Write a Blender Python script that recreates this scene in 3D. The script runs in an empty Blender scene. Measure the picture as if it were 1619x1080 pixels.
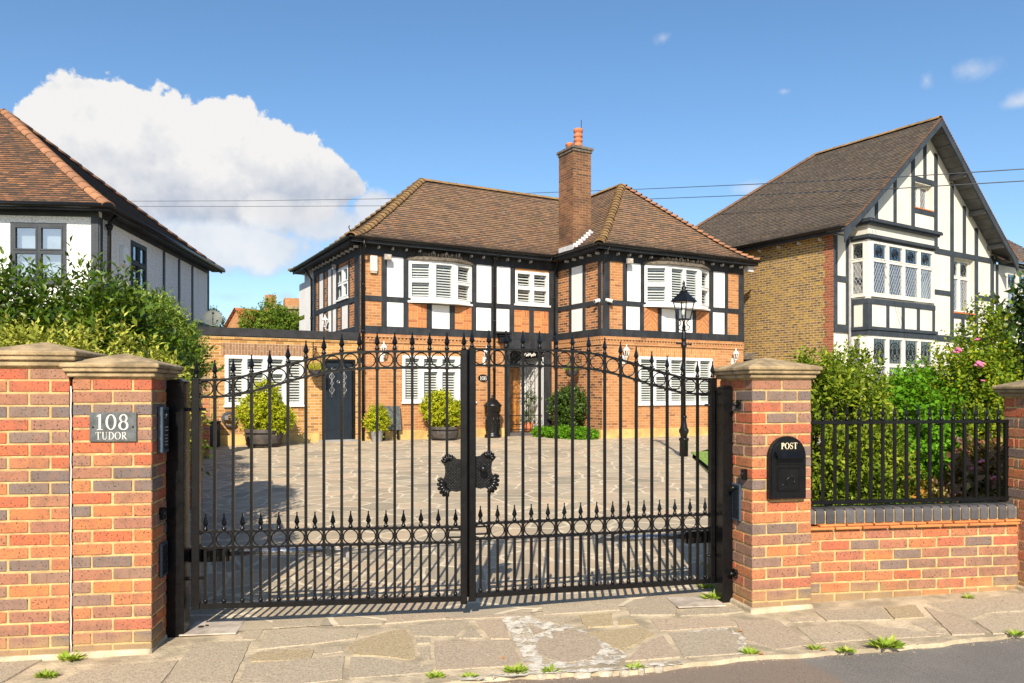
import bpy, bmesh, math, random
import numpy as np
from math import sin, cos, pi, radians, sqrt, atan2, floor, exp
from mathutils import Matrix, Vector

random.seed(7)
SC = bpy.context.scene
COL = SC.collection
EYE = 1.57                      # eye height above the pavement by the left gate pillar
F_PX, CX, HY = 1220.0, 810.0, 622.0

# ------------------------------------------------------------------ surveying helpers
class Frame:
    """A vertical survey frame: u runs along a facade, v into the plot, h up."""
    def __init__(s, ox, oy, oz, a):
        s.ox, s.oy, s.oz, s.a = ox, oy, oz, radians(a)
        s.c, s.s = cos(s.a), sin(s.a)
    def W(s, u, v, h=0):
        return (s.ox+u*s.c-v*s.s, s.oy+u*s.s+v*s.c, s.oz+h)
    def u(s, px, v=0):
        k = (px-CX)/F_PX
        return (k*(s.oy+v*s.c)-s.ox+v*s.s)/(s.c-k*s.s)
    def v(s, px, u=0):
        k = (px-CX)/F_PX
        return (s.ox+u*s.c-k*(s.oy+u*s.s))/(s.s+k*s.c)
    def h(s, py, u, v):
        return EYE-s.oz+(HY-py)/F_PX*(s.oy+u*s.s+v*s.c)
def lerp(a, b, t): return a+(b-a)*t
def clamp(x, a=0., b=1.): return max(a, min(b, x))
def interp(x, pts):
    if x <= pts[0][0]: return pts[0][1]
    for (x0, y0), (x1, y1) in zip(pts, pts[1:]):
        if x <= x1: return lerp(y0, y1, (x-x0)/(x1-x0))
    return pts[-1][1]
def ground(X, Y):
    st = .04+.018*clamp(X, -14, 14)
    t = clamp((Y-5.)/15.)
    return st*(1-t)+.28*t

# ------------------------------------------------------------------ mesh builder
class MB:
    def __init__(s, f=None):
        s.v=[]; s.fc=[]; s.mi=[]; s.sm=[]; s.f=f
    def V(s, p):
        s.v.append(tuple(s.f(*p)) if s.f else tuple(p)); return len(s.v)-1
    def face(s, pts, m=0, sm=False):
        s.fc.append([s.V(p) for p in pts]); s.mi.append(m); s.sm.append(sm)
    def idx(s, ids, m=0, sm=False):
        s.fc.append(list(ids)); s.mi.append(m); s.sm.append(sm)
    def box(s, x0, x1, y0, y1, z0, z1, m=0, taper=0, rot=0, skip=''):
        cx, cy = (x0+x1)/2, (y0+y1)/2
        def P(x, y, z):
            if taper and z == z1: x = cx+(x-cx)*(1-taper); y = cy+(y-cy)*(1-taper)
            if rot:
                a, b = x-cx, y-cy; x = cx+a*cos(rot)-b*sin(rot); y = cy+a*sin(rot)+b*cos(rot)
            return s.V((x, y, z))
        a = [P(x0,y0,z0),P(x1,y0,z0),P(x1,y1,z0),P(x0,y1,z0),P(x0,y0,z1),P(x1,y0,z1),P(x1,y1,z1),P(x0,y1,z1)]
        for k, q in (('b',(3,2,1,0)),('t',(4,5,6,7)),('f',(0,1,5,4)),('r',(1,2,6,5)),('k',(2,3,7,6)),('l',(3,0,4,7))):
            if k not in skip: s.idx([a[i] for i in q], m)
    def prism(s, poly, z0, z1, m=0, axis='z'):
        n = len(poly)
        def P(p, t):
            if axis == 'z': return (p[0], p[1], t)
            if axis == 'y': return (p[0], t, p[1])
            return (t, p[0], p[1])
        a = [s.V(P(p, z0)) for p in poly]; b = [s.V(P(p, z1)) for p in poly]
        s.idx(a[::-1], m); s.idx(b, m)
        for i in range(n):
            j = (i+1) % n; s.idx([a[i], a[j], b[j], b[i]], m)
    def tube(s, pts, r, n=8, m=0, caps=True, closed=False, sm=True):
        P = [Vector(p) for p in pts]; k = len(P)
        rr = r if isinstance(r, (list, tuple)) else [r]*k
        rings = []; up = Vector((0, 0, 1)); prevx = None
        for i in range(k):
            if closed: d = P[(i+1) % k]-P[i-1]
            else: d = P[min(i+1, k-1)]-P[max(i-1, 0)]
            d.normalize()
            if prevx is None:
                x = d.cross(up)
                if x.length < 1e-3: x = d.cross(Vector((0, 1, 0)))
            else:
                x = prevx-d*prevx.dot(d)
            x.normalize(); prevx = x; y = d.cross(x)
            rings.append([s.V(P[i]+(x*cos(2*pi*j/n)+y*sin(2*pi*j/n))*rr[i]) for j in range(n)])
        for i in range(k if closed else k-1):
            A, B = rings[i], rings[(i+1) % k]
            for j in range(n):
                q = (j+1) % n; s.idx([A[j], A[q], B[q], B[j]], m, sm)
        if caps and not closed:
            s.idx(rings[0][::-1], m); s.idx(rings[-1], m)
    def lathe(s, prof, cx=0, cy=0, z=0, n=14, m=0, sm=True, caps=True):
        rings = []
        for r, h in prof:
            rings.append([s.V((cx+r*cos(2*pi*j/n), cy+r*sin(2*pi*j/n), z+h)) for j in range(n)])
        for A, B in zip(rings, rings[1:]):
            for j in range(n):
                q = (j+1) % n; s.idx([A[j], A[q], B[q], B[j]], m, sm)
        if caps: s.idx(rings[0][::-1], m); s.idx(rings[-1], m)
    def ball(s, c, r, n=10, k=6, m=0, sq=(1, 1, 1)):
        pr = [(max(1e-4, sin(pi*i/k))*r, -cos(pi*i/k)*r) for i in range(k+1)]
        rings = [[s.V((c[0]+a*cos(2*pi*j/n)*sq[0], c[1]+a*sin(2*pi*j/n)*sq[1], c[2]+h*sq[2])) for j in range(n)] for a, h in pr]
        for A, B in zip(rings, rings[1:]):
            for j in range(n):
                q = (j+1) % n; s.idx([A[j], A[q], B[q], B[j]], m, True)
    def ring(s, c, R, r, n=24, k=6, plane='xz', m=0):
        pts = []
        for i in range(n):
            a = 2*pi*i/n
            if plane == 'xz': pts.append((c[0]+R*cos(a), c[1], c[2]+R*sin(a)))
            elif plane == 'xy': pts.append((c[0]+R*cos(a), c[1]+R*sin(a), c[2]))
            else: pts.append((c[0], c[1]+R*cos(a), c[2]+R*sin(a)))
        s.tube(pts, r, k, m, closed=True)
    def build(s, name, mats, parent=None, bevel=0, loc=None, rotz=None, uv=True):
        me = bpy.data.meshes.new(name)
        me.from_pydata(s.v, [], s.fc)
        if not isinstance(mats, (list, tuple)): mats = [mats]
        for m in mats: me.materials.append(m)
        me.polygons.foreach_set('material_index', s.mi)
        me.polygons.foreach_set('use_smooth', s.sm)
        if uv:
            L = me.uv_layers.new(name='UVMap'); d = [0.]*(2*len(me.loops)); V = s.v
            for p in me.polygons:
                nx, ny, nz = p.normal
                if abs(nz) > .72:
                    for li in p.loop_indices:
                        q = V[me.loops[li].vertex_index]; d[2*li] = q[0]; d[2*li+1] = q[1]
                else:
                    l = sqrt(nx*nx+ny*ny) or 1; tx, ty = -ny/l, nx/l
                    if abs(tx) > abs(ty):
                        if tx < 0: tx, ty = -tx, -ty
                    elif ty < 0: tx, ty = -tx, -ty
                    for li in p.loop_indices:
                        q = V[me.loops[li].vertex_index]; d[2*li] = q[0]*tx+q[1]*ty; d[2*li+1] = q[2]
            L.data.foreach_set('uv', d)
        me.update()
        o = bpy.data.objects.new(name, me); COL.objects.link(o)
        if parent: o.parent = parent
        if loc: o.location = loc
        if rotz: o.rotation_euler = (0, 0, rotz)
        if bevel:
            b = o.modifiers.new('bevel', 'BEVEL'); b.width = bevel; b.segments = 1; b.limit_method = 'ANGLE'
        return o

def thing(name, label, cat, loc=(0, 0, 0), rotz=0, group=None):
    o = bpy.data.objects.new(name, None); COL.objects.link(o)
    o.location = loc; o.rotation_euler = (0, 0, rotz); o.empty_display_size = .2
    o['label'] = label; o['category'] = cat
    if group: o['group'] = group
    return o
def tag(o, label, cat, group=None, kind=None):
    o['label'] = label; o['category'] = cat
    if group: o['group'] = group
    if kind: o['kind'] = kind
    return o
def struct(o): o['kind'] = 'structure'; return o
def copy_tree(o, parent=None):
    c = o.copy(); COL.objects.link(c)
    if parent: c.parent = parent
    for ch in list(o.children): copy_tree(ch, c)
    return c

# ------------------------------------------------------------------ materials
class NT:
    def __init__(s, name):
        s.m = bpy.data.materials.new(name); s.m.use_nodes = True; s.t = s.m.node_tree; s.t.nodes.clear()
        s.out = s.n('ShaderNodeOutputMaterial'); s.b = s.n('ShaderNodeBsdfPrincipled')
        s.t.links.new(s.b.outputs[0], s.out.inputs[0])
    def n(s, t, **k):
        q = s.t.nodes.new(t)
        for a, b in k.items(): setattr(q, a, b)
        return q
    def L(s, a, b): s.t.links.new(a, b)
    def put(s, i, v):
        if v is None: return
        if hasattr(v, 'is_linked') or hasattr(v, 'links'): s.L(v, i)
        else: i.default_value = v
    def math(s, op, a, b=None, c=None, cl=False):
        q = s.n('ShaderNodeMath', operation=op); q.use_clamp = cl
        for i, v in enumerate((a, b, c)): s.put(q.inputs[i], v)
        return q.outputs[0]
    def coord(s, kind='Object'): return s.n('ShaderNodeTexCoord').outputs[kind]
    def noise(s, vec, scale, detail=3, rough=.55, dim='3D'):
        q = s.n('ShaderNodeTexNoise', noise_dimensions=dim)
        if vec is not None: s.L(vec, q.inputs['Vector'])
        q.inputs['Scale'].default_value = scale; q.inputs['Detail'].default_value = detail; q.inputs['Roughness'].default_value = rough
        return q.outputs['Fac'], q.outputs['Color']
    def ramp(s, fac, stops, mode='LINEAR'):
        q = s.n('ShaderNodeValToRGB'); e = q.color_ramp; e.interpolation = mode
        while len(e.elements) < len(stops): e.elements.new(.5)
        for el, (p, c) in zip(e.elements, stops):
            el.position = p; el.color = (c[0], c[1], c[2], 1) if isinstance(c, (tuple, list)) else (c, c, c, 1)
        s.L(fac, q.inputs[0]); return q.outputs[0]
    def mix(s, f, a, b, mode='MIX'):
        q = s.n('ShaderNodeMix', data_type='RGBA', blend_type=mode)
        s.put(q.inputs[0], f)
        for i, v in ((6, a), (7, b)):
            if isinstance(v, (tuple, list)): q.inputs[i].default_value = (v[0], v[1], v[2], 1)
            else: s.L(v, q.inputs[i])
        return q.outputs[2]
    def step(s, x, a, b):
        q = s.n('ShaderNodeMapRange', interpolation_type='SMOOTHSTEP')
        s.put(q.inputs[0], x); q.inputs[1].default_value = a; q.inputs[2].default_value = b
        return q.outputs[0]
    def bump(s, h, st=.3, dist=.01):
        q = s.n('ShaderNodeBump'); q.inputs['Strength'].default_value = st; q.inputs['Distance'].default_value = dist
        s.L(h, q.inputs['Height']); s.L(q.outputs[0], s.b.inputs['Normal'])
    def col(s, c): s.put(s.b.inputs['Base Color'], (c[0], c[1], c[2], 1) if isinstance(c, (tuple, list)) else c)
    def rough(s, r): s.put(s.b.inputs['Roughness'], r)
    def spec(s, r): s.b.inputs['Specular IOR Level'].default_value = r

def paint(name, c, rough=.5, var=.12, scale=6, bump=.0, metal=0, bscale=40, spec=.5, streak=None, holes=None):
    t = NT(name); f, _ = t.noise(t.coord(), scale, 4)
    k = t.step(f, .3, .7)
    cc = t.mix(k, [x*(1-var) for x in c], [min(1, x*(1+var)) for x in c])
    if streak:
        mp = t.n('ShaderNodeMapping'); t.L(t.coord(), mp.inputs[0]); mp.inputs['Scale'].default_value = (streak[2], streak[2], streak[2]*.07)
        g, _ = t.noise(mp.outputs[0], 1, 4, .65); cc = t.mix(t.math('MULTIPLY', t.step(g, .45, .75), streak[0]), cc, streak[1])
    t.col(cc)
    if holes:
        g, _ = t.noise(t.coord(), holes[0], 5, .7); tr = t.n('ShaderNodeBsdfTransparent'); mx = t.n('ShaderNodeMixShader'); t.L(t.step(g, holes[1], holes[1]+.09), mx.inputs[0])
        t.L(tr.outputs[0], mx.inputs[1]); t.L(t.b.outputs[0], mx.inputs[2]); t.L(mx.outputs[0], t.out.inputs[0])
    f2, _ = t.noise(t.coord(), scale*4, 3)
    t.rough(t.math('MULTIPLY_ADD', f2, .25, rough-.12)); t.b.inputs['Metallic'].default_value = metal; t.spec(spec)
    if bump:
        f3, _ = t.noise(t.coord(), bscale, 4); t.bump(f3, bump, .01)
    return t.m

def brick_tex(name, stops, mortar, bw=.225, bh=.075, joint=.011, stain=.2, header=False, vertical=False, herring=False, spots=None):
    t = NT(name); uv = t.n('ShaderNodeUVMap').outputs[0]
    nz, nc = t.noise(uv, 18, 2)
    sp = t.n('ShaderNodeSeparateXYZ'); t.L(uv, sp.inputs[0]); U, V = sp.outputs[0], sp.outputs[1]
    wob = t.math('MULTIPLY_ADD', nz, .008, -.004)
    U = t.math('ADD', U, wob); V = t.math('ADD', V, wob)
    if vertical: U, V = V, U
    if herring:   # zig-zag of diagonal bricks
        tri = t.math('PINGPONG', U, herring)
        V = t.math('ADD', V, tri); 
    vy = t.math('DIVIDE', V, bh); row = t.math('FLOOR', vy); fy = t.math('MULTIPLY', t.math('FRACT', vy), bh)
    odd = t.math('FLOORED_MODULO', row, 2.)
    ux = t.math('ADD', t.math('DIVIDE', U, bw), t.math('MULTIPLY', odd, .5))
    col = t.math('FLOOR', ux); fx = t.math('MULTIPLY', t.math('FRACT', ux), bw)
    e = t.math('MINIMUM', t.math('MINIMUM', fx, t.math('SUBTRACT', bw, fx)), t.math('MINIMUM', fy, t.math('SUBTRACT', bh, fy)))
    mask = t.step(e, joint*.5-.003, joint*.5+.003)
    cb = t.n('ShaderNodeCombineXYZ'); t.L(col, cb.inputs[0]); t.L(row, cb.inputs[1])
    wn = t.n('ShaderNodeTexWhiteNoise', noise_dimensions='2D'); t.L(cb.outputs[0], wn.inputs['Vector'])
    c = t.ramp(wn.outputs['Value'], stops)
    g, _ = t.noise(uv, 55, 4)
    c = t.mix(t.math('MULTIPLY', t.step(g, .35, .75), .35), c, [x*.55 for x in stops[len(stops)//2][1]])
    big, _ = t.noise(uv, 1.1, 5, .6)
    c = t.mix(mask, mortar, c)
    c = t.mix(t.math('MULTIPLY', t.step(big, .42, .72), stain), c, (.06, .045, .03))
    if spots:
        sn, _ = t.noise(uv, 9, 5, .65)
        c = t.mix(t.math('MULTIPLY', t.step(sn, .5, .62), spots[0]), c, spots[1])
    t.col(c); t.rough(.9); t.spec(.2)
    t.bump(t.math('ADD', mask, t.math('MULTIPLY', g, .3)), .55, .008)
    return t.m

def island_mat(name, stops, mott=.35, scale=40, dark=(.02, .02, .02), specks=0., rough=.9, bump=.4, moss=None, spec=.25, base=None):
    """colour drawn per brick / tile / leaf (random per island)"""
    t = NT(name); g = t.n('ShaderNodeNewGeometry')
    c = t.ramp(g.outputs['Random Per Island'], stops)
    ob = t.coord()
    f, _ = t.noise(ob, scale, 5, .65)
    c = t.mix(t.math('MULTIPLY', t.step(f, .4, .7), mott), c, dark)
    if specks:
        v, _ = t.noise(ob, 85, 2, .5)
        c = t.mix(t.math('MULTIPLY', t.step(v, .605, .65), specks), c, (.025, .02, .02))
    if moss:
        m, _ = t.noise(ob, moss[2], 5, .65)
        c = t.mix(t.math('MULTIPLY', t.step(m, .5, .68), moss[0]), c, moss[1])
    if base:
        sp = t.n('ShaderNodeSeparateXYZ'); t.L(ob, sp.inputs[0]); bn, _ = t.noise(ob, 6, 4)
        h = t.math('MULTIPLY_ADD', bn, .30, t.math('MULTIPLY', sp.outputs[2], -1.)); c = t.mix(t.math('MULTIPLY', t.step(h, -.02, .14), base[0]), c, base[1])
        wn2, _ = t.noise(ob, 2.2, 5, .6); c = t.mix(t.math('MULTIPLY', t.step(wn2, .5, .72), .35), c, (.13, .085, .055))
    t.col(c); t.rough(rough); t.spec(spec); t.bump(f, bump, .006)
    return t.m

def leaf_mat(name, stops, rough=.4, trans=.35, spec=.4):
    t = NT(name); g = t.n('ShaderNodeNewGeometry')
    c = t.ramp(g.outputs['Random Per Island'], stops)
    f, _ = t.noise(t.coord(), 1.6, 3)
    c = t.mix(t.math('MULTIPLY', t.step(f, .4, .65), .3), c, [x*.6 for x in stops[0][1]])
    t.col(c); t.rough(rough); t.spec(spec)
    tr = t.n('ShaderNodeBsdfTranslucent'); t.L(t.mix(.6, c, (.42, .52, .03)), tr.inputs[0])
    mx = t.n('ShaderNodeMixShader'); mx.inputs[0].default_value = trans*.65
    t.L(t.b.outputs[0], mx.inputs[1]); t.L(tr.outputs[0], mx.inputs[2]); t.L(mx.outputs[0], t.out.inputs[0])
    return t.m

def glass_mat(name, tint=(.9, .95, 1), refl=.12):
    t = NT(name)
    tr = t.n('ShaderNodeBsdfTransparent'); tr.inputs[0].default_value = (*tint, 1)
    gl = t.n('ShaderNodeBsdfGlossy'); gl.inputs[1].default_value = .03; gl.inputs[0].default_value = (.95, .97, 1, 1)
    lw = t.n('ShaderNodeLayerWeight'); lw.inputs[0].default_value = .35
    mx = t.n('ShaderNodeMixShader'); t.L(t.math('MULTIPLY_ADD', t.math('POWER', lw.outputs['Facing'], 3.), .6, refl, cl=True), mx.inputs[0])
    t.L(tr.outputs[0], mx.inputs[1]); t.L(gl.outputs[0], mx.inputs[2]); t.L(mx.outputs[0], t.out.inputs[0])
    return t.m

def paving_mat(name, scale, stops, joint_c, jw, warp=.06, coarse=.25, grain=60, offs=(0, 0), randm=.9, bump=.5, stretch=1.0, gstr=.22):
    t = NT(name); ob = t.coord()
    mp = t.n('ShaderNodeMapping'); t.L(ob, mp.inputs[0]); mp.inputs['Location'].default_value = (offs[0], offs[1], 0); mp.inputs['Scale'].default_value = (1, stretch, 0)
    _, nc = t.noise(mp.outputs[0], 2.2, 2)
    ad = t.n('ShaderNodeVectorMath', operation='MULTIPLY_ADD'); t.L(nc, ad.inputs[0]); ad.inputs[1].default_value = (warp*2, warp*2, 0); t.L(mp.outputs[0], ad.inputs[2])
    v1 = t.n('ShaderNodeTexVoronoi', voronoi_dimensions='2D', feature='DISTANCE_TO_EDGE'); v2 = t.n('ShaderNodeTexVoronoi', voronoi_dimensions='2D', feature='F1')
    for v in (v1, v2): t.L(ad.outputs[0], v.inputs['Vector']); v.inputs['Scale'].default_value = scale; v.inputs['Randomness'].default_value = randm
    jn, _ = t.noise(ob, 7, 3)
    d = t.math('ADD', t.math('DIVIDE', v1.outputs['Distance'], scale), t.math('MULTIPLY_ADD', jn, .02, -.01))
    mask = t.step(d, jw*.5-.004, jw*.5+.006)
    sp = t.n('ShaderNodeSeparateColor'); t.L(v2.outputs['Color'], sp.inputs[0])
    c = t.ramp(sp.outputs[0], stops)
    g, _ = t.noise(ob, grain, 5, .7); g2, _ = t.noise(ob, 3.5, 5, .6)
    c = t.mix(t.math('MULTIPLY', t.step(g2, .35, .75), coarse), c, (.10, .085, .065))
    c = t.mix(t.math('MULTIPLY', t.step(g, .5, .75), gstr), c, (.04, .038, .034))
    c = t.mix(t.math('MULTIPLY', t.step(g, .5, .3), gstr), c, (.5, .46, .38))
    g3, _ = t.noise(ob, .45, 5, .6); c = t.mix(t.math('MULTIPLY', t.step(g3, .45, .7), .35), c, (.16, .13, .095))
    jc = t.mix(t.math('MULTIPLY', t.step(g2, .45, .6), .5), joint_c, [x*.6 for x in joint_c])
    t.col(t.mix(mask, jc, c)); t.rough(.85); t.spec(.3)
    t.bump(t.math('ADD', t.math('MULTIPLY', mask, .6), t.math('MULTIPLY', g, .5)), bump, .012)
    return t.m

M = {}
M['black'] = paint('black_gloss_paint', (.005, .005, .0055), .30, .3, 5, .08, bscale=60, spec=.3)
M['iron'] = paint('black_iron', (.006, .006, .006), .36, .3, 8, .1, bscale=90, spec=.35)
M['castiron'] = paint('cast_iron', (.006, .006, .006), .3, .3, 20, .18, bscale=70, spec=.4)
M['timber'] = paint('black_stained_timber', (.019, .022, .026), .6, .35, 3, .3, bscale=25, spec=.35, streak=(.6, (.045, .047, .05), 14))
M['timber2'] = paint('charcoal_timber', (.036, .044, .053), .55, .2, 3, .2, bscale=25, spec=.3, streak=(.4, (.065, .07, .075), 12))
M['white'] = paint('white_upvc', (.72, .72, .705), .35, .03, 4)
M['render'] = paint('white_smooth_render', (.70, .70, .69), .85, .05, 1.5, .15, bscale=80, streak=(.35, (.58, .57, .53), 5))
M['cream'] = paint('cream_render', (.63, .605, .52), .85, .07, 1.2, .15, bscale=60, streak=(.4, (.52, .47, .38), 5))
M['creamwood'] = paint('cream_paintwork', (.66, .63, .55), .45, .05, 2)
M['rough'] = paint('roughcast_render', (.78, .78, .76), .95, .24, 24, 1.0, bscale=20, streak=(.3, (.5, .5, .47), 4))
M['slat'] = paint('shutter_white', (.52, .505, .465), .45, .03, 4)
M['stone'] = paint('cast_stone', (.32, .235, .125), .95, .4, 7, .7, bscale=55, streak=(.7, (.13, .105, .065), 9))
M['plinth'] = paint('ochre_painted_plinth', (.50, .34, .12), .8, .22, 3, .2, bscale=30)
M['lead'] = paint('lead_flashing', (.50, .50, .52), .5, .12, 8, .1)
M['grey'] = paint('grey_plastic', (.25, .25, .25), .5)
M['steel'] = paint('brushed_steel', (.55, .56, .58), .25, .1, 6, 0, .9)
M['plate'] = paint('galvanised_cover', (.42, .36, .29), .6, .25, 9, .2, bscale=50)
M['terracotta'] = paint('terracotta', (.46, .15, .06), .75, .2, 9, .2)
M['oak'] = paint('oak', (.36, .15, .035), .45, .35, 9, .2)
M['barrel'] = paint('weathered_barrel', (.055, .045, .038), .8, .4, 8, .4)
M['bluedoor'] = paint('slate_blue_door', (.013, .020, .028), .45, .1, 5, spec=.25)
M['slate'] = paint('slate_sign', (.075, .085, .085), .55, .45, 14, .2)
M['letter'] = paint('painted_letter', (.62, .59, .53), .6, .05)
M['gold'] = paint('pale_gold_letter', (.72, .62, .42), .5, .05)
M['brown'] = paint('brown_wood', (.10, .065, .04), .8, .3)
M['bark'] = paint('bark', (.09, .065, .045), .9, .4, 12, .5)
M['weathered'] = paint('weathered_bay_roof', (.12, .10, .075), .9, .45, 14, .8, bscale=30)
M['soffit'] = paint('grey_soffit_boards', (.085, .085, .08), .7, .25, 4)
M['dish'] = paint('dull_green_grey', (.10, .115, .10), .6, .2)
M['screen'] = paint('dark_plastic', (.012, .016, .022), .25, .1)
M['bluegrey'] = paint('blue_grey_metal', (.045, .07, .10), .4, .15)
M['curtain'] = paint('net_curtain', (.55, .54, .50), .9, .15, 4)
M['lampglass'] = glass_mat('lamp_glass', (.96, .98, .98), .05)
M['glass'] = glass_mat('window_glass', (.9, .94, .95), .05)
M['glass2'] = glass_mat('old_window_glass', (.62, .70, .76), .30)
M['pink'] = paint('pink_petals', (.62, .16, .28), .6, .3, 30)
M['yellowpetal'] = paint('yellow_petals', (.7, .55, .05), .6, .3, 30)
M['asphalt'] = None
near = [(0, (.50, .145, .055)), (.12, (.42, .105, .055)), (.24, (.52, .185, .065)), (.36, (.33, .145, .085)), (.48, (.25, .155, .11)), (.58, (.44, .12, .06)), (.68, (.30, .165, .105)), (.78, (.48, .165, .06)), (.89, (.21, .15, .12)), (1, (.15, .12, .11))]
M['brick_near'] = island_mat('multi_red_stock_brick', near, .5, 15, (.15, .09, .065), .85, .9, .7, moss=(.18, (.50, .18, .07), 13), base=(.6, (.34, .23, .10)))
M['mortar_near'] = paint('sandy_mortar', (.47, .325, .14), .95, .25, 12, .6, bscale=70)
M['brick_plain'] = brick_tex('multi_red_brickwork', near, (.48, .33, .17))
M['blue_brick'] = island_mat('blue_engineering_brick', [(0, (.068, .066, .070)), (.5, (.105, .098, .098)), (1, (.05, .048, .052))], .3, 30, (.03, .028, .025), 0, .5, .3, spec=.4)
M['creasing'] = island_mat('orange_creasing_tile', [(0, (.45, .15, .05)), (1, (.55, .22, .07))], .3, 20, (.2, .1, .05))
M['brick'] = brick_tex('orange_brickwork', [(0, (.36, .155, .065)), (.3, (.44, .205, .085)), (.6, (.39, .17, .07)), (.85, (.48, .25, .115)), (1, (.24, .10, .05))], (.50, .34, .17), stain=.15)
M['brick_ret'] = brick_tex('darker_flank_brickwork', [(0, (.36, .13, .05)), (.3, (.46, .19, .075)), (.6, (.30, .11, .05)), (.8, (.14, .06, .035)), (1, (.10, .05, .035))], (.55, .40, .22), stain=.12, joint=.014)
M['brick_y'] = brick_tex('yellow_stock_brickwork', [(0, (.46, .24, .075)), (.35, (.52, .30, .10)), (.7, (.40, .20, .06)), (1, (.30, .14, .05))], (.56, .44, .27), stain=.1)
M['brick_old'] = brick_tex('old_yellow_london_stock', [(0, (.26, .15, .05)), (.3, (.15, .085, .04)), (.6, (.30, .18, .05)), (.85, (.09, .055, .04)), (1, (.12, .07, .05))], (.46, .38, .24), stain=.2, joint=.017, spots=(.62, (.46, .28, .03)))
M['quoin'] = brick_tex('red_quoin_brick', [(0, (.22, .06, .03)), (1, (.32, .10, .045))], (.40, .30, .2))
M['soldier'] = brick_tex('soldier_course', [(0, (.46, .20, .075)), (.5, (.52, .26, .10)), (1, (.40, .17, .06))], (.58, .42, .22), vertical=True, joint=.012)
M['soldier2'] = brick_tex('brown_soldier_course', [(0, (.24, .13, .075)), (.5, (.30, .17, .10)), (1, (.20, .10, .06))], (.44, .33, .2), vertical=True, joint=.012)
M['basket'] = brick_tex('basketweave_brick', [(0, (.46, .18, .07)), (1, (.52, .23, .09))], (.58, .38, .2), vertical=True)
M['brick_pat'] = island_mat('patterned_infill_brick', [(0, (.44, .165, .06)), (.5, (.52, .22, .085)), (1, (.36, .12, .05))], .25, 20, (.2, .08, .04))
M['herring'] = brick_tex('herringbone_brick', [(0, (.44, .17, .065)), (1, (.52, .24, .10))], (.58, .40, .22), bw=.4, bh=.085, herring=.25)
M['chim'] = brick_tex('chimney_brickwork', [(0, (.21, .09, .046)), (.4, (.14, .06, .036)), (.7, (.26, .12, .058)), (1, (.07, .042, .03))], (.30, .22, .13), stain=.75)
M['tile'] = island_mat('brown_clay_tile', [(0, (.24, .135, .075)), (.3, (.29, .175, .10)), (.55, (.19, .115, .07)), (.75, (.34, .175, .085)), (.9, (.13, .09, .065)), (1, (.27, .17, .11))], .3, 9, (.09, .07, .045), 0, .9, .3, moss=(.35, (.19, .15, .06), 1.4))
M['hip'] = island_mat('mossy_hip_tile', [(0, (.19, .12, .058)), (.5, (.24, .15, .068)), (1, (.16, .10, .05))], .3, 14, (.09, .06, .04), moss=(.6, (.25, .18, .05), 3))
M['verge'] = island_mat('brown_verge_tile', [(0, (.16, .085, .05)), (.5, (.20, .11, .06)), (1, (.12, .07, .045))], .4, 12, (.05, .04, .03))
M['tile_edge_shade'] = paint('shadow_line_tile_edge', (.035, .026, .02), .95, .3, 12)  # shadow lines between tile courses, painted dark onto the lower edges
M['hip_o'] = island_mat('orange_hip_tile', [(0, (.34, .165, .09)), (.5, (.25, .13, .075)), (1, (.38, .19, .10))], .3, 10, (.15, .08, .05))
M['tile_l'] = island_mat('old_orange_clay_tile', [(0, (.34, .145, .065)), (.3, (.24, .11, .055)), (.55, (.38, .17, .07)), (.8, (.16, .08, .05)), (1, (.08, .055, .04))], .65, 3.2, (.075, .055, .035), 0, .9, .3, moss=(.5, (.10, .075, .04), 2.2))
M['tile_r'] = island_mat('dark_brown_clay_tile', [(0, (.13, .108, .085)), (.4, (.165, .132, .098)), (.8, (.105, .086, .068)), (1, (.20, .14, .085))], .3, 8, (.04, .035, .03), 0, .85, .3, moss=(.25, (.14, .11, .05), 1.2))
M['tile_f'] = island_mat('bright_red_clay_tile', [(0, (.42, .12, .045)), (1, (.50, .17, .06))], .2, 8, (.2, .08, .04))
M['drive'] = paving_mat('crazy_paving', 2.3, [(0, (.38, .31, .21)), (.25, (.49, .405, .275)), (.45, (.31, .265, .19)), (.65, (.55, .415, .27)), (.85, (.40, .34, .245)), (1, (.50, .385, .255))], (.62, .53, .38), .036, .05, .22, 45, offs=(3.2, 1.1), randm=1.0)
M['joint'] = paint('sandy_cement_joint', (.42, .345, .23), .95, .35, 5, .8, bscale=50)
SL = lambda nm, a: island_mat(nm, a, .55, 70, (.15, .125, .09), .35, .9, 1.0, moss=(.45, (.52, .44, .31), 30))
M['flag'] = SL('grey_flagstone', [(0, (.40, .335, .24)), (.5, (.47, .385, .27)), (1, (.36, .305, .225))])
M['flag_tan'] = SL('tan_stone', [(0, (.45, .35, .20)), (1, (.41, .32, .19))])
M['flag_pink'] = SL('pinkish_flagstone', [(0, (.48, .37, .26)), (1, (.42, .335, .24))])
M['slab'] = paving_mat('worn_concrete_flags', 1.55, [(0, (.25, .215, .165)), (.3, (.20, .18, .15)), (.6, (.29, .25, .19)), (.8, (.23, .19, .13)), (1, (.27, .24, .20))], (.37, .31, .225), .030, .03, .35, 110, offs=(.5, 2.3), randm=.8, bump=.9, stretch=1.5, gstr=.4)
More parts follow.
